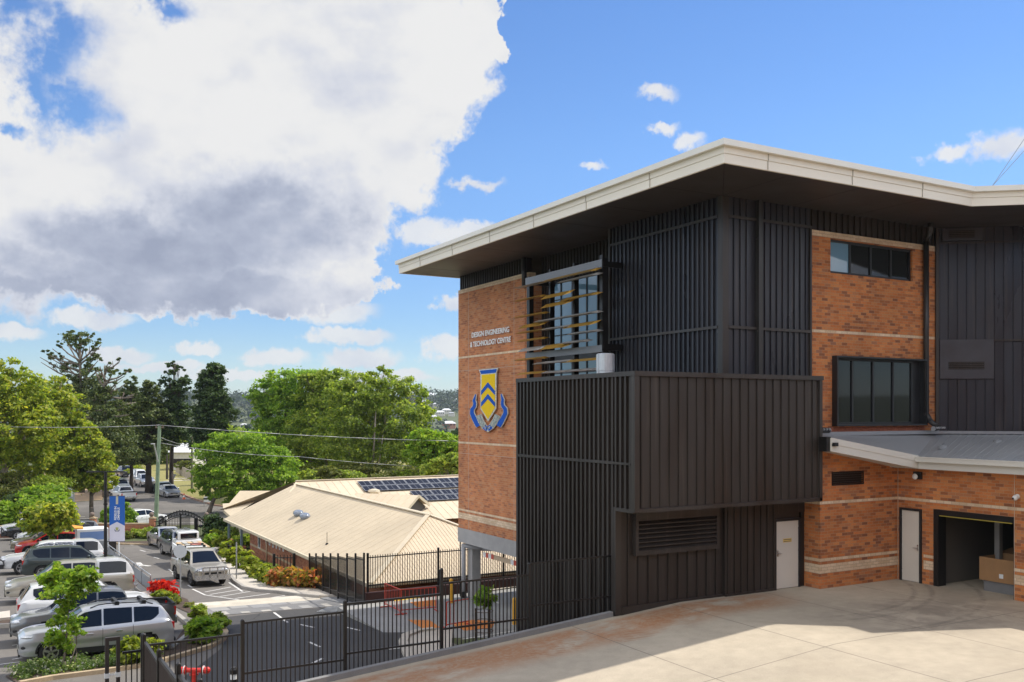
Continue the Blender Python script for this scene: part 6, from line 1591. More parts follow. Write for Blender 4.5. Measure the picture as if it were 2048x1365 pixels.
# small hipped roof at the far left and the cross wing
m=MB(); a=onZ(447,1020,-2.4); b=onZ(462,1034,-2.4); zr2=-1.1; c=onZ(480,982,zr2); d=onZ(545,982,zr2); e=onZ(560,1000,-1.2)
m.add([a,b,d,c],[(0,1,2,3)]); m.add([a,c,d+Vector((0,4,-1.2)),a+Vector((1,5,0))],[(0,1,2,3)]); m.add([a,b,b+Vector((0,0,-.22)),a+Vector((0,0,-.22))],[(3,2,1,0)])
m.build('porch_roof',CR1,H); m=MB(); m.box(a.x+.5,a.x+6,b.y+1.2,b.y+5,-5.4,-2.5); m.build('porch_wall',DIRT if False else plain('cream_wall',(.5,.44,.34),.8,0,.08),H)
WZ=ZR+.2; WB=HB1-.2; sl=.36
def wing(px,py):
    r=ray(px); k=(py-HY)/FPX     # ray meets plane z=WZ-sl*(WB-y)
    Y=(EYE-WZ+sl*WB)/(k+sl*r[1]); return Vector((r[0]*Y,r[1]*Y,EYE-k*Y))
m=MB(); x1=HA+42
ribbed(m,(RA-4,WB-7,WZ-sl*7),(x1,WB-7,WZ-sl*7),(x1,WB,WZ),(RA,WB,WZ),.6,.02,.03); m.add([(RA,WB,WZ),(x1,WB,WZ),(x1,WB+7,WZ-sl*7),(RA-4,WB+7,WZ-sl*7)],[(0,1,2,3)]); m.bar((RA,WB,WZ+.03),(x1,WB,WZ+.03),.3,.06)
m.build('wing_roof',CR2,H)
m=MB(); m.box(RA+1,x1,WB-6,WB+6,-5.5,WZ-sl*6-.15); m.build('wing_wall',HB,H)
nrm=Vector((0,-sl,1)).normalized()
PVM,nt,b_=newmat('solar_glass'); p_=nt.obj(); b_.inputs['Base Color'].default_value=(.014,.015,.022,1); b_.inputs['Roughness'].default_value=.4; b_.inputs['Specular IOR Level'].default_value=.2
def panels(px0,py0,px1,py1,n,rows,pxb,pyb):
    ph=(wing(px0,py0)-wing(px0+(px1-px0)*.03,pyb)).length/rows; ph=abs(wing(px0,py0).y-wing(pxb,pyb).y)*1.063/rows; pl=ph-.06
    P0=wing(px0,py0);P1=wing(px1,py1); ex=Vector((1,0,0)); up=Vector((0,1,sl)).normalized(); w_=(P1.x-P0.x)/n
    for r_ in range(rows):
        for k in range(n):
            o=P0+ex*(w_*k+.02)-up*(ph*(r_+1))+nrm*.09; m=MB()
            m.prism([o,o+ex*(w_-.04),o+ex*(w_-.04)+up*pl,o+up*pl],nrm*.04,0)
            i_=nrm*.041
            for (u0,u1,v0,v1) in((.0,w_-.04,0,.04),(0,w_-.04,pl-.04,pl),(0,.04,.04,pl-.04),(w_-.08,w_-.04,.04,pl-.04),((w_-.04)/2-.01,(w_-.04)/2+.01,.04,pl-.04)):
                m.prism([o+ex*u0+up*v0+i_,o+ex*u1+up*v0+i_,o+ex*u1+up*v1+i_,o+ex*u0+up*v1+i_],nrm*.006,1)
            m.build('solar_panel',[PVM,plain('panel_edge',(.3,.31,.33),.5,.3,0)],H)
panels(713,965.5,918,960,9,2,720,986); panels(818,985,918,982,5,2,845,1005)
# small gabled dormer in front of the wing
gx0,gx1=RA+2.2,RA+5.0; ap=None
gz0=-.75; Yd=(EYE-gz0)*FPX/(991-HY); A=atY(837,991,Yd); gd=(rt*.93-fw*.37).normalized(); sd_=Vector((-gd.y,gd.x,0)); Lf=A-sd_*1.7+Vector((0,0,-.8)); Rt=A+sd_*1.7+Vector((0,0,-.8)); bk=-gd*5.6
m=MB(); ribbed(m,Lf+bk,Lf,A,A+bk,.6,.02,.03); ribbed(m,Rt,Rt+bk,A+bk,A,.6,.02,.03); m.build('dormer_roof',CR2,H)
m=MB(); 
for P_ in(Lf,Rt): m.bar(A+gd*.03+Vector((0,0,-.06)),P_+gd*.03+Vector((0,0,-.06)),.05,.2,up=(0,0,1))
m.build('barge_board',CAPM,H)
m=MB(); ib=-gd*.25; m.prism([A+ib+Vector((0,0,-.15)),Lf+ib+sd_*.2+Vector((0,0,-.1)),Lf+ib+sd_*.2+Vector((0,0,-2)),Rt+ib-sd_*.2+Vector((0,0,-2)),Rt+ib-sd_*.2+Vector((0,0,-.1))],-gd*.1); m.build('dormer_gable',plain('dark_gable',(.1,.09,.08),.8,0,.1),H)
# roof fittings
def slope(px,py):
    r=ray(px);k=(py-HY)/FPX; sl2=(ZR-ZE)/d_
    Y=(EYE-ZE+sl2*HA)/(k+sl2*r[0]); return Vector((r[0]*Y,r[1]*Y,EYE-k*Y))
sn=Vector((-(ZR-ZE)/d_,0,1)).normalized()
for px,py in((598,1030),(611,1036)):
    p=slope(px,py); m=MB(); m.ball(p+sn*.1,.33,.48,.24,14,8); m.build('skylight_dome',plain('dome_acrylic',(.2,.23,.28),.12,0,.1,3,coat=1),H,smooth=True)
p=slope(654,1089); m=MB(); m.cyl(p,p+Vector((0,0,.62)),.014,n=5); m.lathe(p-Vector((0,0,.03)),[(.1,0),(.06,.1)],10); m.build('roof_antenna',BLK,H)
p=wing(748,988); m=MB(); m.lathe(p,[(.3,0),(.3,.12),(.45,.14),(.4,.28),(.15,.36)],16); m.build('roof_ventilator',CAPM,H)
# ================================================================== trees and planting
def leafmat(name,stops,trans=.5,rough=.55):
    m,nt,b=newmat(name)
    g=nt.new('ShaderNodeNewGeometry'); rpi=g.outputs['Random Per Island']
    col=nt.ramp(rpi,stops)
    big=nt.noise(nt.pos(),.45,3); col=nt.mix(1,col,nt.ramp(big,[(.3,(.8,.85,.8)),(.7,(1.15,1.1,1.05))]),'MULTIPLY')
    nt.put(b.inputs['Base Color'],col); b.inputs['Roughness'].default_value=rough; b.inputs['Specular IOR Level'].default_value=.35
    tr=nt.new('ShaderNodeBsdfTranslucent'); nt.put(tr.inputs['Color'],nt.mix(1,col,(1.7,1.8,.8),'MULTIPLY'))
    mx=nt.new('ShaderNodeMixShader'); mx.inputs[0].default_value=trans; nt.l.new(b.outputs[0],mx.inputs[1]); nt.l.new(tr.outputs[0],mx.inputs[2])
    nt.l.new(mx.outputs[0],m.node_tree.nodes['Material Output'].inputs['Surface']); return m
LM={
 'yellowgreen':leafmat('yellow_green_leaf',[(0,(.11,.17,.02)),(.4,(.23,.29,.035)),(.75,(.37,.39,.05)),(1,(.46,.42,.06))]),
 'bright':leafmat('bright_leaf',[(0,(.1,.19,.02)),(.5,(.21,.33,.035)),(1,(.34,.43,.07))]),
 'mid':leafmat('mid_leaf',[(0,(.11,.17,.025)),(.5,(.24,.31,.05)),(1,(.42,.45,.09))]),
 'fresh':leafmat('fresh_leaf',[(0,(.12,.22,.025)),(.5,(.23,.35,.04)),(1,(.38,.44,.07))]),
 'dark':leafmat('dark_conifer_leaf',[(0,(.022,.05,.014)),(.5,(.05,.09,.022)),(1,(.1,.15,.04))],.2),
 'olive':leafmat('olive_leaf',[(0,(.075,.1,.025)),(.5,(.14,.16,.04)),(1,(.24,.23,.07))]),
 'pine':leafmat('pine_leaf',[(0,(.045,.075,.022)),(.5,(.1,.14,.035)),(1,(.2,.22,.065))],.2),
 'orange':leafmat('orange_tip_leaf',[(0,(.14,.16,.03)),(.35,(.3,.26,.05)),(.65,(.44,.2,.06)),(1,(.5,.13,.07))]),
 'red':leafmat('red_leaf',[(0,(.35,.012,.01)),(.6,(.55,.02,.015)),(1,(.6,.06,.03))]),
 'hedge':leafmat('hedge_leaf',[(0,(.12,.17,.02)),(.5,(.22,.27,.03)),(1,(.36,.36,.06))]),
 'silver':leafmat('ground_cover_leaf',[(0,(.07,.12,.03)),(.5,(.12,.18,.05)),(.86,(.19,.24,.1)),(.93,(.5,.5,.45)),(1,(.6,.58,.6))]),
 'haze':leafmat('distant_leaf',[(0,(.012,.03,.02)),(.5,(.025,.05,.028)),(1,(.06,.09,.035))],.2),
}
BARK=plain('grey_bark',(.2,.165,.13),.95,0,.3,5,bmp=.5); BARKD=plain('dark_bark',(.06,.045,.035),.95,0,.3,5,bmp=.5); BARKP=plain('pale_bark',(.36,.3,.24),.9,0,.25,4)
def leaves(name,blobs,n,size,mat,parent,seed=0,shell=.62,clump=.22,nclump=None,flat=.0,aspect=1.7,up=.6):
    if size>.2 and size<1: size*=.62; n=int(n*2.1); clump*=.8; shell*=.8; nclump=nclump or n//52
    g=np.random.default_rng(seed)
    b=np.array(blobs,float); vol=(b[:,3]*b[:,4]*b[:,5])**.72; pr=vol/vol.sum()
    nc=nclump or max(12,n//45)
    bi=g.choice(len(b),nc,p=pr); d=g.normal(size=(nc,3)); d[:,2]+=.25; d/=np.linalg.norm(d,axis=1)[:,None]
    rr=shell+(1.14-shell)*g.random(nc)**.75
    cc=b[bi,:3]+d*b[bi,3:]*rr[:,None]; cr=b[bi,3:].mean(1)*clump*(.6+.8*g.random(nc))
    ci=g.integers(0,nc,n); o=g.normal(size=(n,3))*cr[ci][:,None]*.75; o[:,2]*=.55
    p=cc[ci]+o
    # leaf frames: roughly facing outward and up
    nr=d[ci]*.6+g.normal(size=(n,3))*.75; nr[:,2]+=up; nr/=np.linalg.norm(nr,axis=1)[:,None]
    t=g.normal(size=(n,3)); t-= (t*nr).sum(1)[:,None]*nr; t/=np.linalg.norm(t,axis=1)[:,None]; bt=np.cross(nr,t)
    s=size*(.5+.8*g.random(n))[:,None]
    off=np.array(OFF.get(parent,Vector((0,0,0)))); p=p-off
    v=np.empty((n,4,3)); v[:,0]=p-t*s*.5*aspect; v[:,1]=p-bt*s*.5+nr*s*.12; v[:,2]=p+t*s*.5*aspect; v[:,3]=p+bt*s*.5+nr*s*.12
    me=bpy.data.meshes.new(name); me.vertices.add(n*4); me.vertices.foreach_set('co',v.ravel())
    me.loops.add(n*4); me.loops.foreach_set('vertex_index',np.arange(n*4)); me.polygons.add(n); me.polygons.foreach_set('loop_start',np.arange(0,n*4,4)); me.polygons.foreach_set('loop_total',np.full(n,4)) 
    me.materials.append(mat); me.update(calc_edges=True)
    ob=bpy.data.objects.new(name,me); COL.objects.link(ob)
    if parent is not None: ob.parent=parent; OFF[ob]=OFF[parent]
    return ob
def limbs(m,base,top,r,blobs,rd,k=1.,lean=0):
    """tapered trunk and limbs reaching into the crown's masses"""
    base=Vector(base);top=Vector(top); pts=[];n=6
    for i in range(n+1):
        u=i/n; p=base.lerp(top,u)+Vector((rd.uniform(-1,1),rd.uniform(-1,1),0))*r*.5*(0<i<n); pts.append(p)
    m.path(pts,r,8,radii=[r*(1.25 if i==0 else 1-.72*i/n) for i in range(n+1)])
    for b in blobs:
        c=Vector(b[:3]); u=min(.92,max(.25,(c.z-b[5]*.5-base.z)/max(.1,top.z-base.z)*.75)); s=base.lerp(top,u)
        for q in range(2):
            e=c+Vector((rd.uniform(-.5,.5)*b[3],rd.uniform(-.5,.5)*b[4],rd.uniform(-.2,.5)*b[5])); md=s.lerp(e,.5)+Vector((0,0,.12*(e-s).length*rd.uniform(-.2,1))); r0=r*(1-.7*u)*.6*k
            m.path([s,md,e],r0,6,radii=[r0,r0*.6,r0*.2])
            for w in range(2):
                e2=e+Vector((rd.uniform(-.4,.4)*b[3],rd.uniform(-.4,.4)*b[4],rd.uniform(-.1,.5)*b[5])); m.cyl(md.lerp(e,.5),e2,r0*.4,r0*.1,5)
def tree(name,label,Y,base,top,blobs,n,size,lm,seed,cat='tree',bark=None,r=.25,group=None,shell=.62,clump=.22,nclump=None,zb=None,dep=.9,bx=1.,extra=()):
    """blobs in photo pixels (x,y,rx,ry[,depth offset]) at distance Y"""
    rd=random.Random(seed); bb=atY(base[0],base[1],Y); bb.z=gz(bb.x,bb.y) if zb is None else zb; tp=atY(top[0],top[1],Y); o=thing(name,label,cat,tuple(bb),group)
    B_=[]
    for b in blobs:
        dy=b[4] if len(b)>4 else rd.uniform(-.35,.35)*b[2]*Y/FPX
        c=atY(b[0],b[1],Y+dy); rx=b[2]*Y/FPX; B_.append((c.x,c.y,c.z,rx,rx*dep,b[3]*Y/FPX))
    m=MB(); limbs(m,bb-Vector((0,0,.2)),tp,r,B_,rd); 
    for e in extra: 
        p=atY(e[0],e[1],Y+e[4]); q=atY(e[2],e[3],Y+e[4]); 
        if e[1]>900: p.z=min(p.z,gz(p.x,p.y)-.1)
        m.path([p,p.lerp(q,.5)+Vector((.15,0,0)),q],r*.7,7,radii=[e[5],e[5]*.75,e[5]*.4])
    m.build('trunk',bark or BARK,o,smooth=True)
    leaves('crown',B_,n,size,lm,o,seed,shell,clump,nclump)
    return o
T=tree; ST='trees along the street'
T('broadleaf_tree','tall yellow green tree at the left edge, crown cut by the frame',84,(4,1000),(10,760),[(0,765,52,45),(-70,800,70,70),(45,800,48,52),(20,860,70,60),(-60,890,70,60),(70,870,50,50),(30,915,60,35),(30,735,20,16)],15000,.34,LM['yellowgreen'],1,group=ST,bark=BARKP,r=.3,extra=((8,960,10,830,1,.22),(32,960,50,850,2,.2)))
T('broadleaf_tree','golden green tree right of the tallest yellow green tree, under the pine',92,(95,1000),(110,800),[(100,790,40,32),(85,840,48,46),(130,822,36,38),(150,872,40,40),(110,890,56,42),(160,915,42,36),(60,930,45,30),(125,770,18,14)],14000,.34,LM['yellowgreen'],2,group=ST,r=.28,extra=((85,985,110,900,0,.16),))
T('broadleaf_tree','low golden tree hanging over the street edge beside the lamp post',88,(185,985),(180,870),[(178,905,36,32),(200,938,28,24),(160,945,42,30),(212,965,20,16),(130,940,36,30),(190,968,26,14),(178,866,20,18)],11000,.32,LM['yellowgreen'],3,group=ST,r=.22)
# bunya pines: bare limbs carrying tufts
def bunya(label,Y,base,top,limbs_,crown,n,seed,size=.3,r=.4):
    rd=random.Random(seed); bb=atY(base[0],base[1],Y); bb.z=gz(bb.x,bb.y); tp=atY(top[0],top[1],Y); o=thing('bunya_pine',label,'pine tree',tuple(bb),'bunya pines over the street')
    m=MB(); m.path([bb,bb.lerp(tp,.5),tp],r,10,radii=[r,r*.7,r*.2]); B_=[]
    for (px,py,qx,qy,tr) in limbs_:
        dy=rd.uniform(-3,3); p=atY(px,py,Y); q=atY(qx,qy,Y+dy); md=p.lerp(q,.55)+Vector((0,0,-.25)); m.path([p,md,q],.08,6,radii=[.13,.09,.04])
        k=tr*Y/FPX; B_.append((q.x,q.y,q.z+k*.25,k*1.15,k*1.1,k*.75))
        for j in range(2):
            e=md.lerp(q,rd.uniform(.1,.8))+Vector((rd.uniform(-.7,.7),rd.uniform(-.7,.7),rd.uniform(.1,.6))); m.cyl(md,e,.05,.03,5); B_.append((e.x,e.y,e.z,k*.7,k*.7,k*.5))
    m.build('trunk',BARK,o,smooth=True)
    for b in crown:
        dy=b[4] if len(b)>4 else rd.uniform(-.4,.4)*b[2]*Y/FPX
        c=atY(b[0],b[1],Y+dy); k=Y/FPX; B_.append((c.x,c.y,c.z,b[2]*k,b[2]*k,b[3]*k))
    leaves('crown',B_,n,size,LM['pine'],o,seed,.5,.3,n//40); return o
L1=[]
rr=random.Random(5)
for (qx,qy) in((130,676),(146,668),(162,672),(178,670),(195,684),(202,690),(118,690),(105,698),(92,708),(96,714),(80,715),(82,725),(140,692),(185,700),(150,690),(170,685),(190,715),(196,722),(112,718),(128,722),(200,735),(185,735)): L1.append((159,min(qy+rr.uniform(22,42),770),qx,qy,rr.uniform(6,9)))
bunya('tallest bunya pine with an umbrella top and bare limbs against the sky',118,(163,985),(160,672),L1,[(160,677,30,9),(185,727,14,16),(140,745,18,16),(175,755,24,18),(150,780,26,22),(190,785,26,24),(165,815,36,30),(205,830,32,30),(160,860,42,34)],11000,11)
L2=[]
for (qx,qy) in((240,722),(258,742),(250,752),(235,762),(226,742),(215,728),(200,733),(190,742),(232,770),(250,770),(222,750),(205,745)): L2.append((210,qy+rr.uniform(15,35),qx,qy,rr.uniform(5,8)))
for (qx,qy) in((268,795),(272,805),(185,800),(262,815),(275,790),(180,815),(258,830),(170,835)): L2.append((210,qy+rr.uniform(-4,6),qx,qy,5))
bunya('second bunya pine with long bare limbs right of the tallest one',112,(211,990),(209,732),L2,[(205,742,16,10),(205,790,26,14),(210,820,40,20),(215,850,46,22),(220,880,46,20),(225,905,46,18)],9000,12)
CG='dark conifers along the street'
T('hoop_pine','dark ragged conifer left of the forked one over the street',122,(262,985),(262,762),[(262,768,14,14),(258,790,22,18),(268,815,30,24),(255,850,36,28),(265,890,42,26),(240,915,40,18)],9000,.34,LM['pine'],13,bark=BARKD,group=CG,cat='conifer',shell=.45)
T('hoop_pine','dark broad conifer leaning over the parked street cars',118,(298,985),(300,765),[(300,775,18,16),(295,800,24,20),(305,835,32,28),(295,875,38,30),(300,905,36,18),(270,915,30,14)],9500,.34,LM['pine'],14,bark=BARKD,r=.42,group=CG,cat='conifer',shell=.45)
T('hoop_pine','slender dark conifer with two pointed leaders behind the green pole',120,(343,985),(350,728),[(347,732,13,12),(360,738,8,12),(340,752,12,12),(372,752,6,14),(333,765,14,14),(360,775,18,20),(345,800,26,22),(350,835,32,26),(345,870,36,26)],9000,.33,LM['dark'],15,bark=BARKD,group=CG,cat='conifer',shell=.45)
T('columnar_conifer','dark dense columnar conifer standing alone against the sky behind the bright maple',112,(416,985),(425,735),[(425,745,22,18),(420,772,28,24),(428,800,34,26),(430,830,38,28),(415,855,32,22),(405,885,24,24),(430,868,26,18)],14000,.36,LM['dark'],16,bark=BARKD,group=CG,cat='conifer',r=.3,shell=.5)
T('maple_tree','bright green round maple on the verge beside the hall roof',94,(416,1005),(470,900),[(440,905,42,32),(500,895,50,30),(545,935,48,35),(480,950,55,36),(420,955,34,30),(560,965,44,26),(510,985,45,22),(410,985,22,16),(455,980,36,22)],17000,.3,LM['bright'],17,r=.22,shell=.55)
HG='big trees behind the hall'
T('spreading_tree','large light green tree behind the maple with flat leafy tiers',112,(560,985),(575,770),[(575,765,45,22),(540,790,38,30),(620,780,50,35),(525,830,28,36),(580,830,55,36),(640,830,50,40),(560,870,50,30),(610,890,60,40)],16000,.38,LM['bright'],18,group=HG,r=.35)
T('spreading_tree','tallest open crowned plane tree with pale forked trunk above the hall ridge',104,(740,985),(755,760),[(760,748,28,14),(725,765,40,26),(795,775,36,26),(690,790,45,36),(760,800,55,40),(830,800,30,34),(715,845,60,42),(800,845,55,40),(850,840,26,34),(690,890,60,45),(770,900,55,38),(840,895,45,40)],17000,.34,LM['mid'],19,group=HG,r=.3,bark=BARKP,extra=((736,960,752,820,-2.2,.16),(742,960,766,870,-2.2,.1),(686,955,700,880,-1.6,.1)),shell=.4)
T('spreading_tree','mid green tree between the light green tree and the plane tree',108,(650,985),(650,770),[(650,765,40,24),(615,765,25,16),(680,760,30,20),(650,800,50,36),(640,860,60,40),(655,910,55,40),(600,925,45,30)],11000,.36,LM['mid'],20,group=HG,r=.3)
T('round_tree','light green bushy tree at the foot of the sign wall',86,(870,985),(870,880),[(850,880,30,20),(885,890,32,22),(915,905,30,26),(860,915,36,24),(830,905,24,20),(900,935,34,20)],9000,.3,LM['fresh'],21,group=HG,r=.2)
T('round_tree','dark green tree close behind the brick sign wall edge',80,(905,985),(905,920),[(905,925,18,18),(880,930,18,14),(925,930,22,20),(860,940,20,12)],5000,.28,LM['mid'],22,group=HG,r=.16)
for i,(x,y,w_,h_,lm) in enumerate(((655,945,22,10,'olive'),(695,950,26,8,'mid'),(770,955,26,6,'olive'),(620,950,22,10,'mid'),(815,950,22,8,'mid'))):
    T('shrub',['round olive shrub showing above the hall ridge by its left end','low dark shrub above the hall ridge below the plane tree','small olive shrub behind the solar panels','leafy shrub behind the hall roof beside the maple','dark shrub above the right solar panels'][i],82+i,(x,985),(x,y),[(x,y,w_,h_),(x+8,y+10,w_,h_+4)],1800,.24,LM[lm],30+i,cat='shrub',r=.08,group='shrubs behind the hall roof')
T('undergrowth_shrub','dark wide undergrowth under the plane tree behind the hall',100,(760,975),(760,935),[(640,950,40,16),(700,945,50,18),(770,945,50,18),(840,945,50,20),(900,948,40,18),(600,955,30,14)],6500,.3,LM['olive'],25,cat='shrub',r=.1,group='shrubs behind the hall roof')
# left side shrubs
LS='shrubs at the left street corner'
for i,(x,y,w_,h_,lm,Y,lab) in enumerate(((20,975,60,26,'olive',83,'wide olive shrub at the left edge below the tall tree'),(95,975,42,22,'mid',84,'dark green shrub mass behind the bright young tree'),(5,1030,22,24,'bright',76.5,'round clipped green bush at the far left edge'),(60,1000,40,18,'dark',80,'low dark shrub behind the left brick wall'))):
    T('shrub',lab,Y,(x,y+25),(x,y),[(x,y,w_,h_),(x-w_*.4,y+8,w_*.6,h_*.8),(x+w_*.4,y+8,w_*.6,h_*.8)],5000,.22,LM[lm],40+i,cat='shrub',r=.08,group=LS)
T('young_tree','bright lime young tree behind the left car park tree',79,(88,1045),(88,990),[(70,990,30,14),(100,985,28,14),(85,1005,45,16),(120,1000,18,14),(55,1010,22,14)],5500,.2,LM['fresh'],45,cat='young tree',r=.08)
T('young_tree','yellow green car park tree standing between the black and white utes',60,(100,1085),(98,1040),[(75,1030,28,16),(110,1022,32,16),(130,1035,24,16),(95,1045,40,16),(65,1045,20,12),(120,1055,24,12),(103,1070,10,8)],7000,.2,LM['yellowgreen'],46,cat='young tree',r=.07,group='young car park trees')
T('round_tree','round dense green street tree behind the blue banner',79,(236,1060),(236,1025),[(222,1030,18,18),(250,1022,18,16),(240,1038,26,18),(258,1040,12,14),(215,1042,14,12)],5000,.22,LM['bright'],47,cat='tree',r=.1)
# nearest young tree, large leaves
g=onG(128,1340); YN_=depth(g.x,g.y)
T('young_tree','nearest young tree with glossy leaves and reddish tips in front of silver SUV',YN_,(128,1340),(140,1170),[(110,1160,26,16),(150,1152,30,16),(180,1165,20,16),(140,1178,38,16),(95,1175,18,12),(130,1212,17,15),(112,1240,15,14),(142,1250,18,16),(110,1280,19,17),(132,1288,16,18),(156,1270,11,13),(120,1140,16,11),(187,1140,8,8),(165,1135,11,8)],6000,.088,LM['fresh'],48,cat='young tree',bark=BARK,r=.03,shell=.3,clump=.35,group='young car park trees',extra=((122,1340,118,1240,.1,.02),(134,1342,150,1230,-.1,.02),(143,1338,143,1270,.15,.02)))
# small shrubs and hedges
def bush(name,label,pts,n,size,lm,seed,cat='shrub',group=None,stem=True,shell=.5,clump=.3,h=None):
    """pts: (px,py_ground,width_px,height_px)"""
    B_=[]; base=onG(pts[0][0],pts[0][1]); o=thing(name,label,cat,tuple(base),group); m=MB(); rd=random.Random(seed)
    for (px,py,w_,hh) in pts:
        g=onG(px,py); k=depth(g.x,g.y)/FPX; rx=w_*k/2; rz=hh*k/2; B_.append((g.x,g.y+rx*.3,g.z+rz*1.05,rx,rx*.9,rz))
        for q in range(5): m.cyl(g+Vector((rd.uniform(-.2,.2)*rx,rx*.3,-.05)),Vector((g.x+rd.uniform(-.7,.7)*rx,g.y+rx*.3+rd.uniform(-.5,.5)*rx,g.z+rz*rd.uniform(1,1.7))),.02,.008,5)
    m.build('stem',BARKD,o); leaves('foliage',B_,n,size,lm,o,seed,shell,clump); return o
bush('red_shrub','vivid red flowering shrub with green skirt beside the end of the balustrade',[(318,1190,24,26),(336,1195,26,28),(350,1199,16,20),(306,1187,18,20),(328,1193,20,33)],1500,.11,LM['red'],50,group=None,shell=.25,clump=.4)
bush('shrub','small green shrub growing at the foot of the red flowering shrub',[(330,1202,40,16),(346,1203,26,14)],900,.12,LM['hedge'],51)
NS='green shrubs at the end of the near garden bed'
bush('shrub','leafy green shrub right behind the tail of the nearest SUV',[(408,1290,50,44),(425,1280,40,40)],2600,.13,LM['bright'],52,group=NS)
bush('shrub','dark green shrub beside the dark ute tail lamp',[(395,1246,30,34),(400,1262,26,26)],1500,.12,LM['mid'],53,group=NS)
bush('shrub','rounded dark shrub nearest the shade-darkened asphalt',[(436,1264,36,34)],1500,.12,LM['mid'],54,group=NS)
bush('lavender_shrub','tall feathery green shrub behind the gate latch frame',[(262,1335,40,56),(285,1330,40,50),(305,1325,34,40)],2600,.11,LM['hedge'],55)
bush('low_planting','grey dry plants in the stone ringed planter beside the white SUV',[(35,1252,22,10),(55,1250,20,10)],500,.09,LM['olive'],56)
bush('low_planting','sparse pale plants on the strip below the red shrub',[(350,1210,24,8),(375,1216,26,8),(325,1206,20,8)],700,.1,LM['olive'],57)
bush('hedge','yellow green hedge along the footpath beside the hall',[(432,1090,26,26),(444,1105,26,28),(456,1118,28,30),(470,1130,30,32),(486,1142,32,34),(502,1152,32,34),(518,1160,32,34),(534,1168,32,34),(550,1174,30,32)],9500,.16,LM['hedge'],58,cat='hedge')
bush('hedge','orange tipped shrub hedge behind the cream handrail',[(560,1176,36,36),(580,1178,36,36),(602,1180,38,38),(624,1181,40,40),(645,1182,40,42),(666,1184,40,42),(686,1184,40,42)],9000,.15,LM['orange'],59,cat='hedge')
bush('shrub','rounded green shrub at the right end of the orange tipped hedge',[(700,1182,34,38)],1500,.14,LM['hedge'],60)
GS='shrubs at the foot of the brick wall'
bush('shrub','leafy shrub at the wall foot left of the gate',[(275,1078,30,16),(300,1079,34,20)],1700,.17,LM['mid'],61,group=GS)
bush('shrub','bright low shrubs below the arched gate',[(330,1080,36,20),(352,1082,30,16),(375,1082,24,10)],1900,.17,LM['fresh'],62,group=GS)
bush('shrub','small mixed shrub behind the banner foot',[(258,1080,26,14),(240,1082,20,10)],900,.16,LM['olive'],63,group=GS)
kerb('wall_bed_kerb',[(p[0],p[1]) for p in G((160,1086),(250,1090),(320,1091),(390,1090))],.3,.12,SAND); drape('wall_bed',G((160,1085),(250,1089),(320,1090),(390,1089),(392,1078),(160,1078)),.03,SOIL)
bush('magnolia','dark magnolia bush with white blooms beside the right gate pillar',[(432,1080,40,52),(448,1084,34,40),(425,1078,24,46)],3600,.22,LM['dark'],64)
bush('shrub','bright shrub at the near end of the hall porch hedge',[(425,1098,28,26),(440,1094,24,20)],1500,.18,LM['fresh'],65)
bush('shrub','deep green planting in the shade of the hall porch',[(470,1090,40,30),(490,1098,36,26)],2200,.2,LM['mid'],66)
bush('climbing_plant','thin climbing plant on the undercroft fence left of the column',[(903,1180,14,46),(911,1182,10,40)],420,.12,LM['dark'],67,shell=.2)
# flowering ground cover: nobody could count it
gB=[]; gg=np.random.default_rng(4)
poly=[(30,1352),(110,1352),(205,1338),(300,1324),(300,1304),(200,1312),(100,1325),(60,1335)]
for k in range(70):
    u=gg.random(); v=gg.random(); px=30+u*275; top_=1336-(px-30)*.115; bot=1362-(px-30)*.115+0; py=top_+(bot-top_)*v; g_=onG(px,py); gB.append((g_.x,g_.y,g_.z+.08,.28,.24,.13))
o=leaves('ground_cover',gB,9000,.06,LM['silver'],None,70,.2,.5,500); o['kind']='stuff'; o['label']='grey green ground cover with small white flowers in the near garden bed'
# crown of the caged tree
o,g_=PTREE; leaves('crown',[(g_.x,g_.y,g_.z+1.6,.3,.3,.3),(g_.x+.1,g_.y,g_.z+1.35,.3,.3,.2),(g_.x-.2,g_.y,g_.z+1.45,.22,.2,.2)],420,.13,LM['bright'],o,71,.3,.4)
# far bank of the valley
def far_px(px,py):
    """where a line of sight meets the far hillside"""
    r=ray(px); Y=240.
    while Y<2200:
        x,y=r[0]*Y,r[1]*Y
        if EYE-(py-HY)*Y/FPX<=gz(x,y): return Vector((x,y,gz(x,y))),Y
        Y+=6
    return None
RW=plain('far_white_roof',(.7,.7,.7),.5,0,.08); RWR=plain('far_red_roof',(.35,.12,.08),.7,0,.1); WL=plain('far_house_wall',(.6,.57,.5),.8,0,.1); RG=plain('far_grey_roof',(.4,.41,.43),.5,0,.1)
FH='houses on the far hillside'
houses=[(860,800,13,RW,'long white roofed house highest on the hillside right of the trees'),(848,812,10,RG,'grey roofed house below the highest long white one'),(853,824,8,RW,'small white house half way up the hillside'),(893,829,9,RW,'white hipped house left of the sign wall on the hillside'),(880,833,9,RW,'pale roofed house beside the hipped white house'),(866,842,8,RW,'pale house lowest in the hillside cluster'),(903,834,6,RG,'small grey roofed house nearest the sign wall edge'),(898,858,13,RWR,'long building with white roof and red brick wall below the hillside houses'),(488,858,6,RW,'white two storey house seen between the dark conifer and light green tree'),(394,823,7,RG,'grey roof seen left of the dark columnar conifer'),(872,815,6,RW,'tiny pale house among the hillside trees'),(910,806,6,RW,'tiny white roof high on the hillside by the sign wall')]
fb=[]
hp=[(far_px(q[0],q[1]),q[2]) for q in houses]
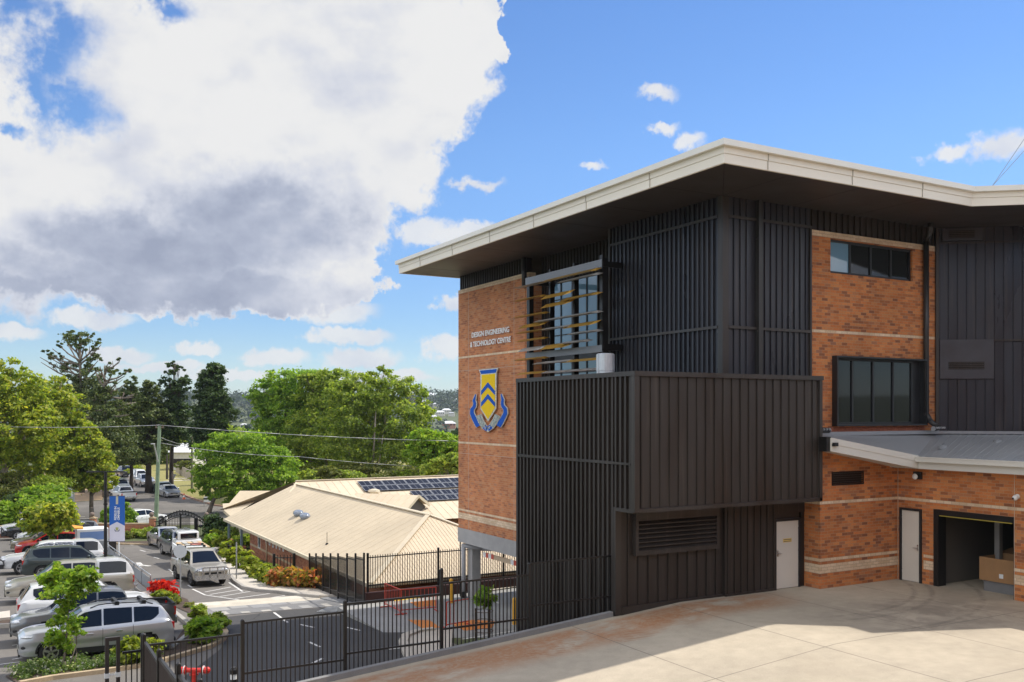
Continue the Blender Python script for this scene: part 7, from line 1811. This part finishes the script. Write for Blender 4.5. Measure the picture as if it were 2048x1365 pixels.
def clear(x,y,s):
    az=math.atan2(x,y);r=math.hypot(x,y)
    for h_,w_ in hp:
        if h_ is None: continue
        ha=math.atan2(h_[0].x,h_[0].y);hr=math.hypot(h_[0].x,h_[0].y)
        if abs(az-ha)*hr<w_*.75*hr/FPX+s*.35 and -90<r-hr<w_*hr/FPX*.5: return False
    return True
rf=np.random.default_rng(9)
for k in range(4200):
    r_=650+1000*rf.random()**.7; az=math.radians(29.4+(rf.random()-.5)*130); x=r_*math.sin(az);y=r_*math.cos(az); s=rf.uniform(4,8)*(1.5 if r_>1250 else 1); clear(x,y,s) and fb.append((x,y,gz(x,y)+s*.55,s*1.2,s*1.2,s*.8))
for k in range(1150):
    r_=rf.uniform(190,650); az=math.radians(29.4+(rf.random()-.5)*130); x=r_*math.sin(az);y=r_*math.cos(az); s=rf.uniform(2.5,5); fb.append((x,y,gz(x,y)+s*.6,s*1.2,s*1.2,s*.9))
o=leaves('far_woodland',fb,270000,3.0,LM['haze'],None,90,.5,.35,32000,aspect=1.1); o['kind']='stuff'; o['label']='dark wooded hillside across the valley on the horizon'
for px,py,w_,rm,lab in houses:
    h_=far_px(px,py)
    if h_ is None: continue
    c,Y=h_; c.z+=2.5; W=w_*2*Y/FPX; d=W*.55; hh=W*.22; o=thing('house',lab,'house',tuple(c),FH)
    a=rd_=0.5; U=Vector((math.cos(a-1.0),math.sin(a-1.0),0)); V=Vector((-U.y,U.x,0))
    wl=HB if rm is RWR else WL
    m=MB(); q=[c-U*W/2-V*d/2,c+U*W/2-V*d/2,c+U*W/2+V*d/2,c-U*W/2+V*d/2]; m.prism([p-Vector((0,0,6)) for p in q],(0,0,6+hh)); m.build('wall',wl,o)
    m=MB(); e=[c-U*W*.55-V*d*.62,c+U*W*.55-V*d*.62,c+U*W*.55+V*d*.62,c-U*W*.55+V*d*.62]; e=[p+Vector((0,0,hh)) for p in e]; r0=c-U*W*.25+Vector((0,0,hh*1.9)); r1=c+U*W*.25+Vector((0,0,hh*1.9))
    m.add(e+[r0,r1],[(0,1,5,4),(1,2,5),(2,3,4,5),(3,0,4),(3,2,1,0)]); m.build('roof',RW if rm is RWR else rm,o)
    m=MB()
    for k in range(4): s=-W*.36+k*W*.24; m.prism([c+U*s-V*(d/2+.05)+Vector((0,0,hh*.3)),c+U*(s+W*.1)-V*(d/2+.05)+Vector((0,0,hh*.3)),c+U*(s+W*.1)-V*(d/2+.05)+Vector((0,0,hh*.75)),c+U*s-V*(d/2+.05)+Vector((0,0,hh*.75))],-V*.03)
    m.build('window',GLASS,o)
# cottages and bushes across the street
def cottage(px,py,Y,w_,rm,lab):
    c=atY(px,py,Y); W=w_*Y/FPX; gzv=gz(c.x,c.y); o=thing('cottage',lab,'house',(c.x,c.y,gzv),'cottages beyond the street'); U=rt;V=fw; d=7; hh=c.z-gzv
    m=MB(); c0=Vector((c.x,c.y,gzv)); q=[c0-U*W/2,c0+U*W/2,c0+U*W/2+V*d,c0-U*W/2+V*d]; m.prism(q,(0,0,hh-1.6)); m.build('wall',WL,o)
    m=MB(); z=Vector((0,0,hh-1.6)); e=[c0-U*(W/2+.6)-V*.6+z,c0+U*(W/2+.6)-V*.6+z,c0+U*(W/2+.6)+V*(d+.6)+z,c0-U*(W/2+.6)+V*(d+.6)+z]; r0=c0-U*W*.22+V*d/2+Vector((0,0,hh));r1=c0+U*W*.22+V*d/2+Vector((0,0,hh)); m.add(e+[r0,r1],[(0,1,5,4),(1,2,5),(2,3,4,5),(3,0,4),(3,2,1,0)]); m.build('roof',rm,o)
    m=MB()
    for k in range(3): s=-W*.35+k*W*.27; m.prism([c0+U*s-V*.04+Vector((0,0,.8)),c0+U*(s+1.2)-V*.04+Vector((0,0,.8)),c0+U*(s+1.2)-V*.04+Vector((0,0,2.0)),c0+U*s-V*.04+Vector((0,0,2.0))],-V*.03)
    m.build('window',GLASS,o)
cottage(362,887,165,46,RW,'white roofed cottage behind the timber poles'); cottage(402,897,180,40,RG,'grey roofed cottage mostly hidden by the bright maple')
o=thing('paling_fence','pale timber paling fence beside the lawn behind the timber poles','fence',tuple(onZ(370,958,-5.1)))
m=MB()
a=onZ(352,945,-5.1);b=onZ(382,962,-5.1); d=(b-a).normalized(); L_=(b-a).length; k=0.
while k<L_: p=a+d*k; m.bar((p.x,p.y,p.z),(p.x,p.y,p.z+1.5),.14,.03,up=(0,1,0)); k+=.15
m.build('paling',plain('pale_paling',(.5,.44,.36),.9,0,.2),o); m=MB(); 
for z in(.4,1.2): m.bar(a+Vector((0,.04,z)),b+Vector((0,.04,z)),.04,.08)
m.build('rail',TIMB,o)
bs='bushes along the street lawn'
T('shrub','yellow green bush at the top of the street beside the dark ute',140,(272,955),(272,940),[(272,942,16,8),(284,944,12,7)],1200,.25,LM['yellowgreen'],80,cat='shrub',r=.06,group=bs)
T('shrub','olive bush behind the paling fence',150,(360,948),(360,930),[(360,932,14,8),(375,930,14,8)],1200,.26,LM['olive'],81,cat='shrub',r=.06,group=bs)
T('shrub','dark bush right of the paling fence end',130,(392,965),(392,945),[(392,950,12,10),(398,940,12,10)],1200,.24,LM['mid'],82,cat='shrub',r=.06,group=bs)
for i,(px,Y,w_,t_,lab) in enumerate(((238,170,60,850,'hazy tree closing the far end of the street'),(320,185,60,850,'tree at the end of the street behind the forked conifer'),(455,190,60,860,'tree behind the columnar conifer'))):
    T('background_tree',lab,Y,(px,960),(px,t_+20),[(px,t_+15,w_*.6,22),(px-w_*.3,t_+45,w_*.5,28),(px+w_*.3,t_+45,w_*.5,28),(px,t_+75,w_*.7,26)],5200,.5,LM['mid'],100+i,r=.3,group='trees beyond the street')

# ------------------------------------------------------------------ the air over the valley
m=MB(); m.box(-6200,6200,-6200,6200,-60,95)
hm=bpy.data.materials.new('air'); hm.use_nodes=True; ht=NT(hm.node_tree); ht.n.clear(); ho=ht.new('ShaderNodeOutputMaterial'); hv=ht.new('ShaderNodeVolumePrincipled'); hv.inputs['Density'].default_value=.00011; hv.inputs['Color'].default_value=(.8,.88,1,1); hv.inputs['Anisotropy'].default_value=.3; ht.l.new(hv.outputs[0],ho.inputs['Volume'])
o=m.build('haze',hm); o['kind']='stuff'; o['label']='faint blue haze over the valley'
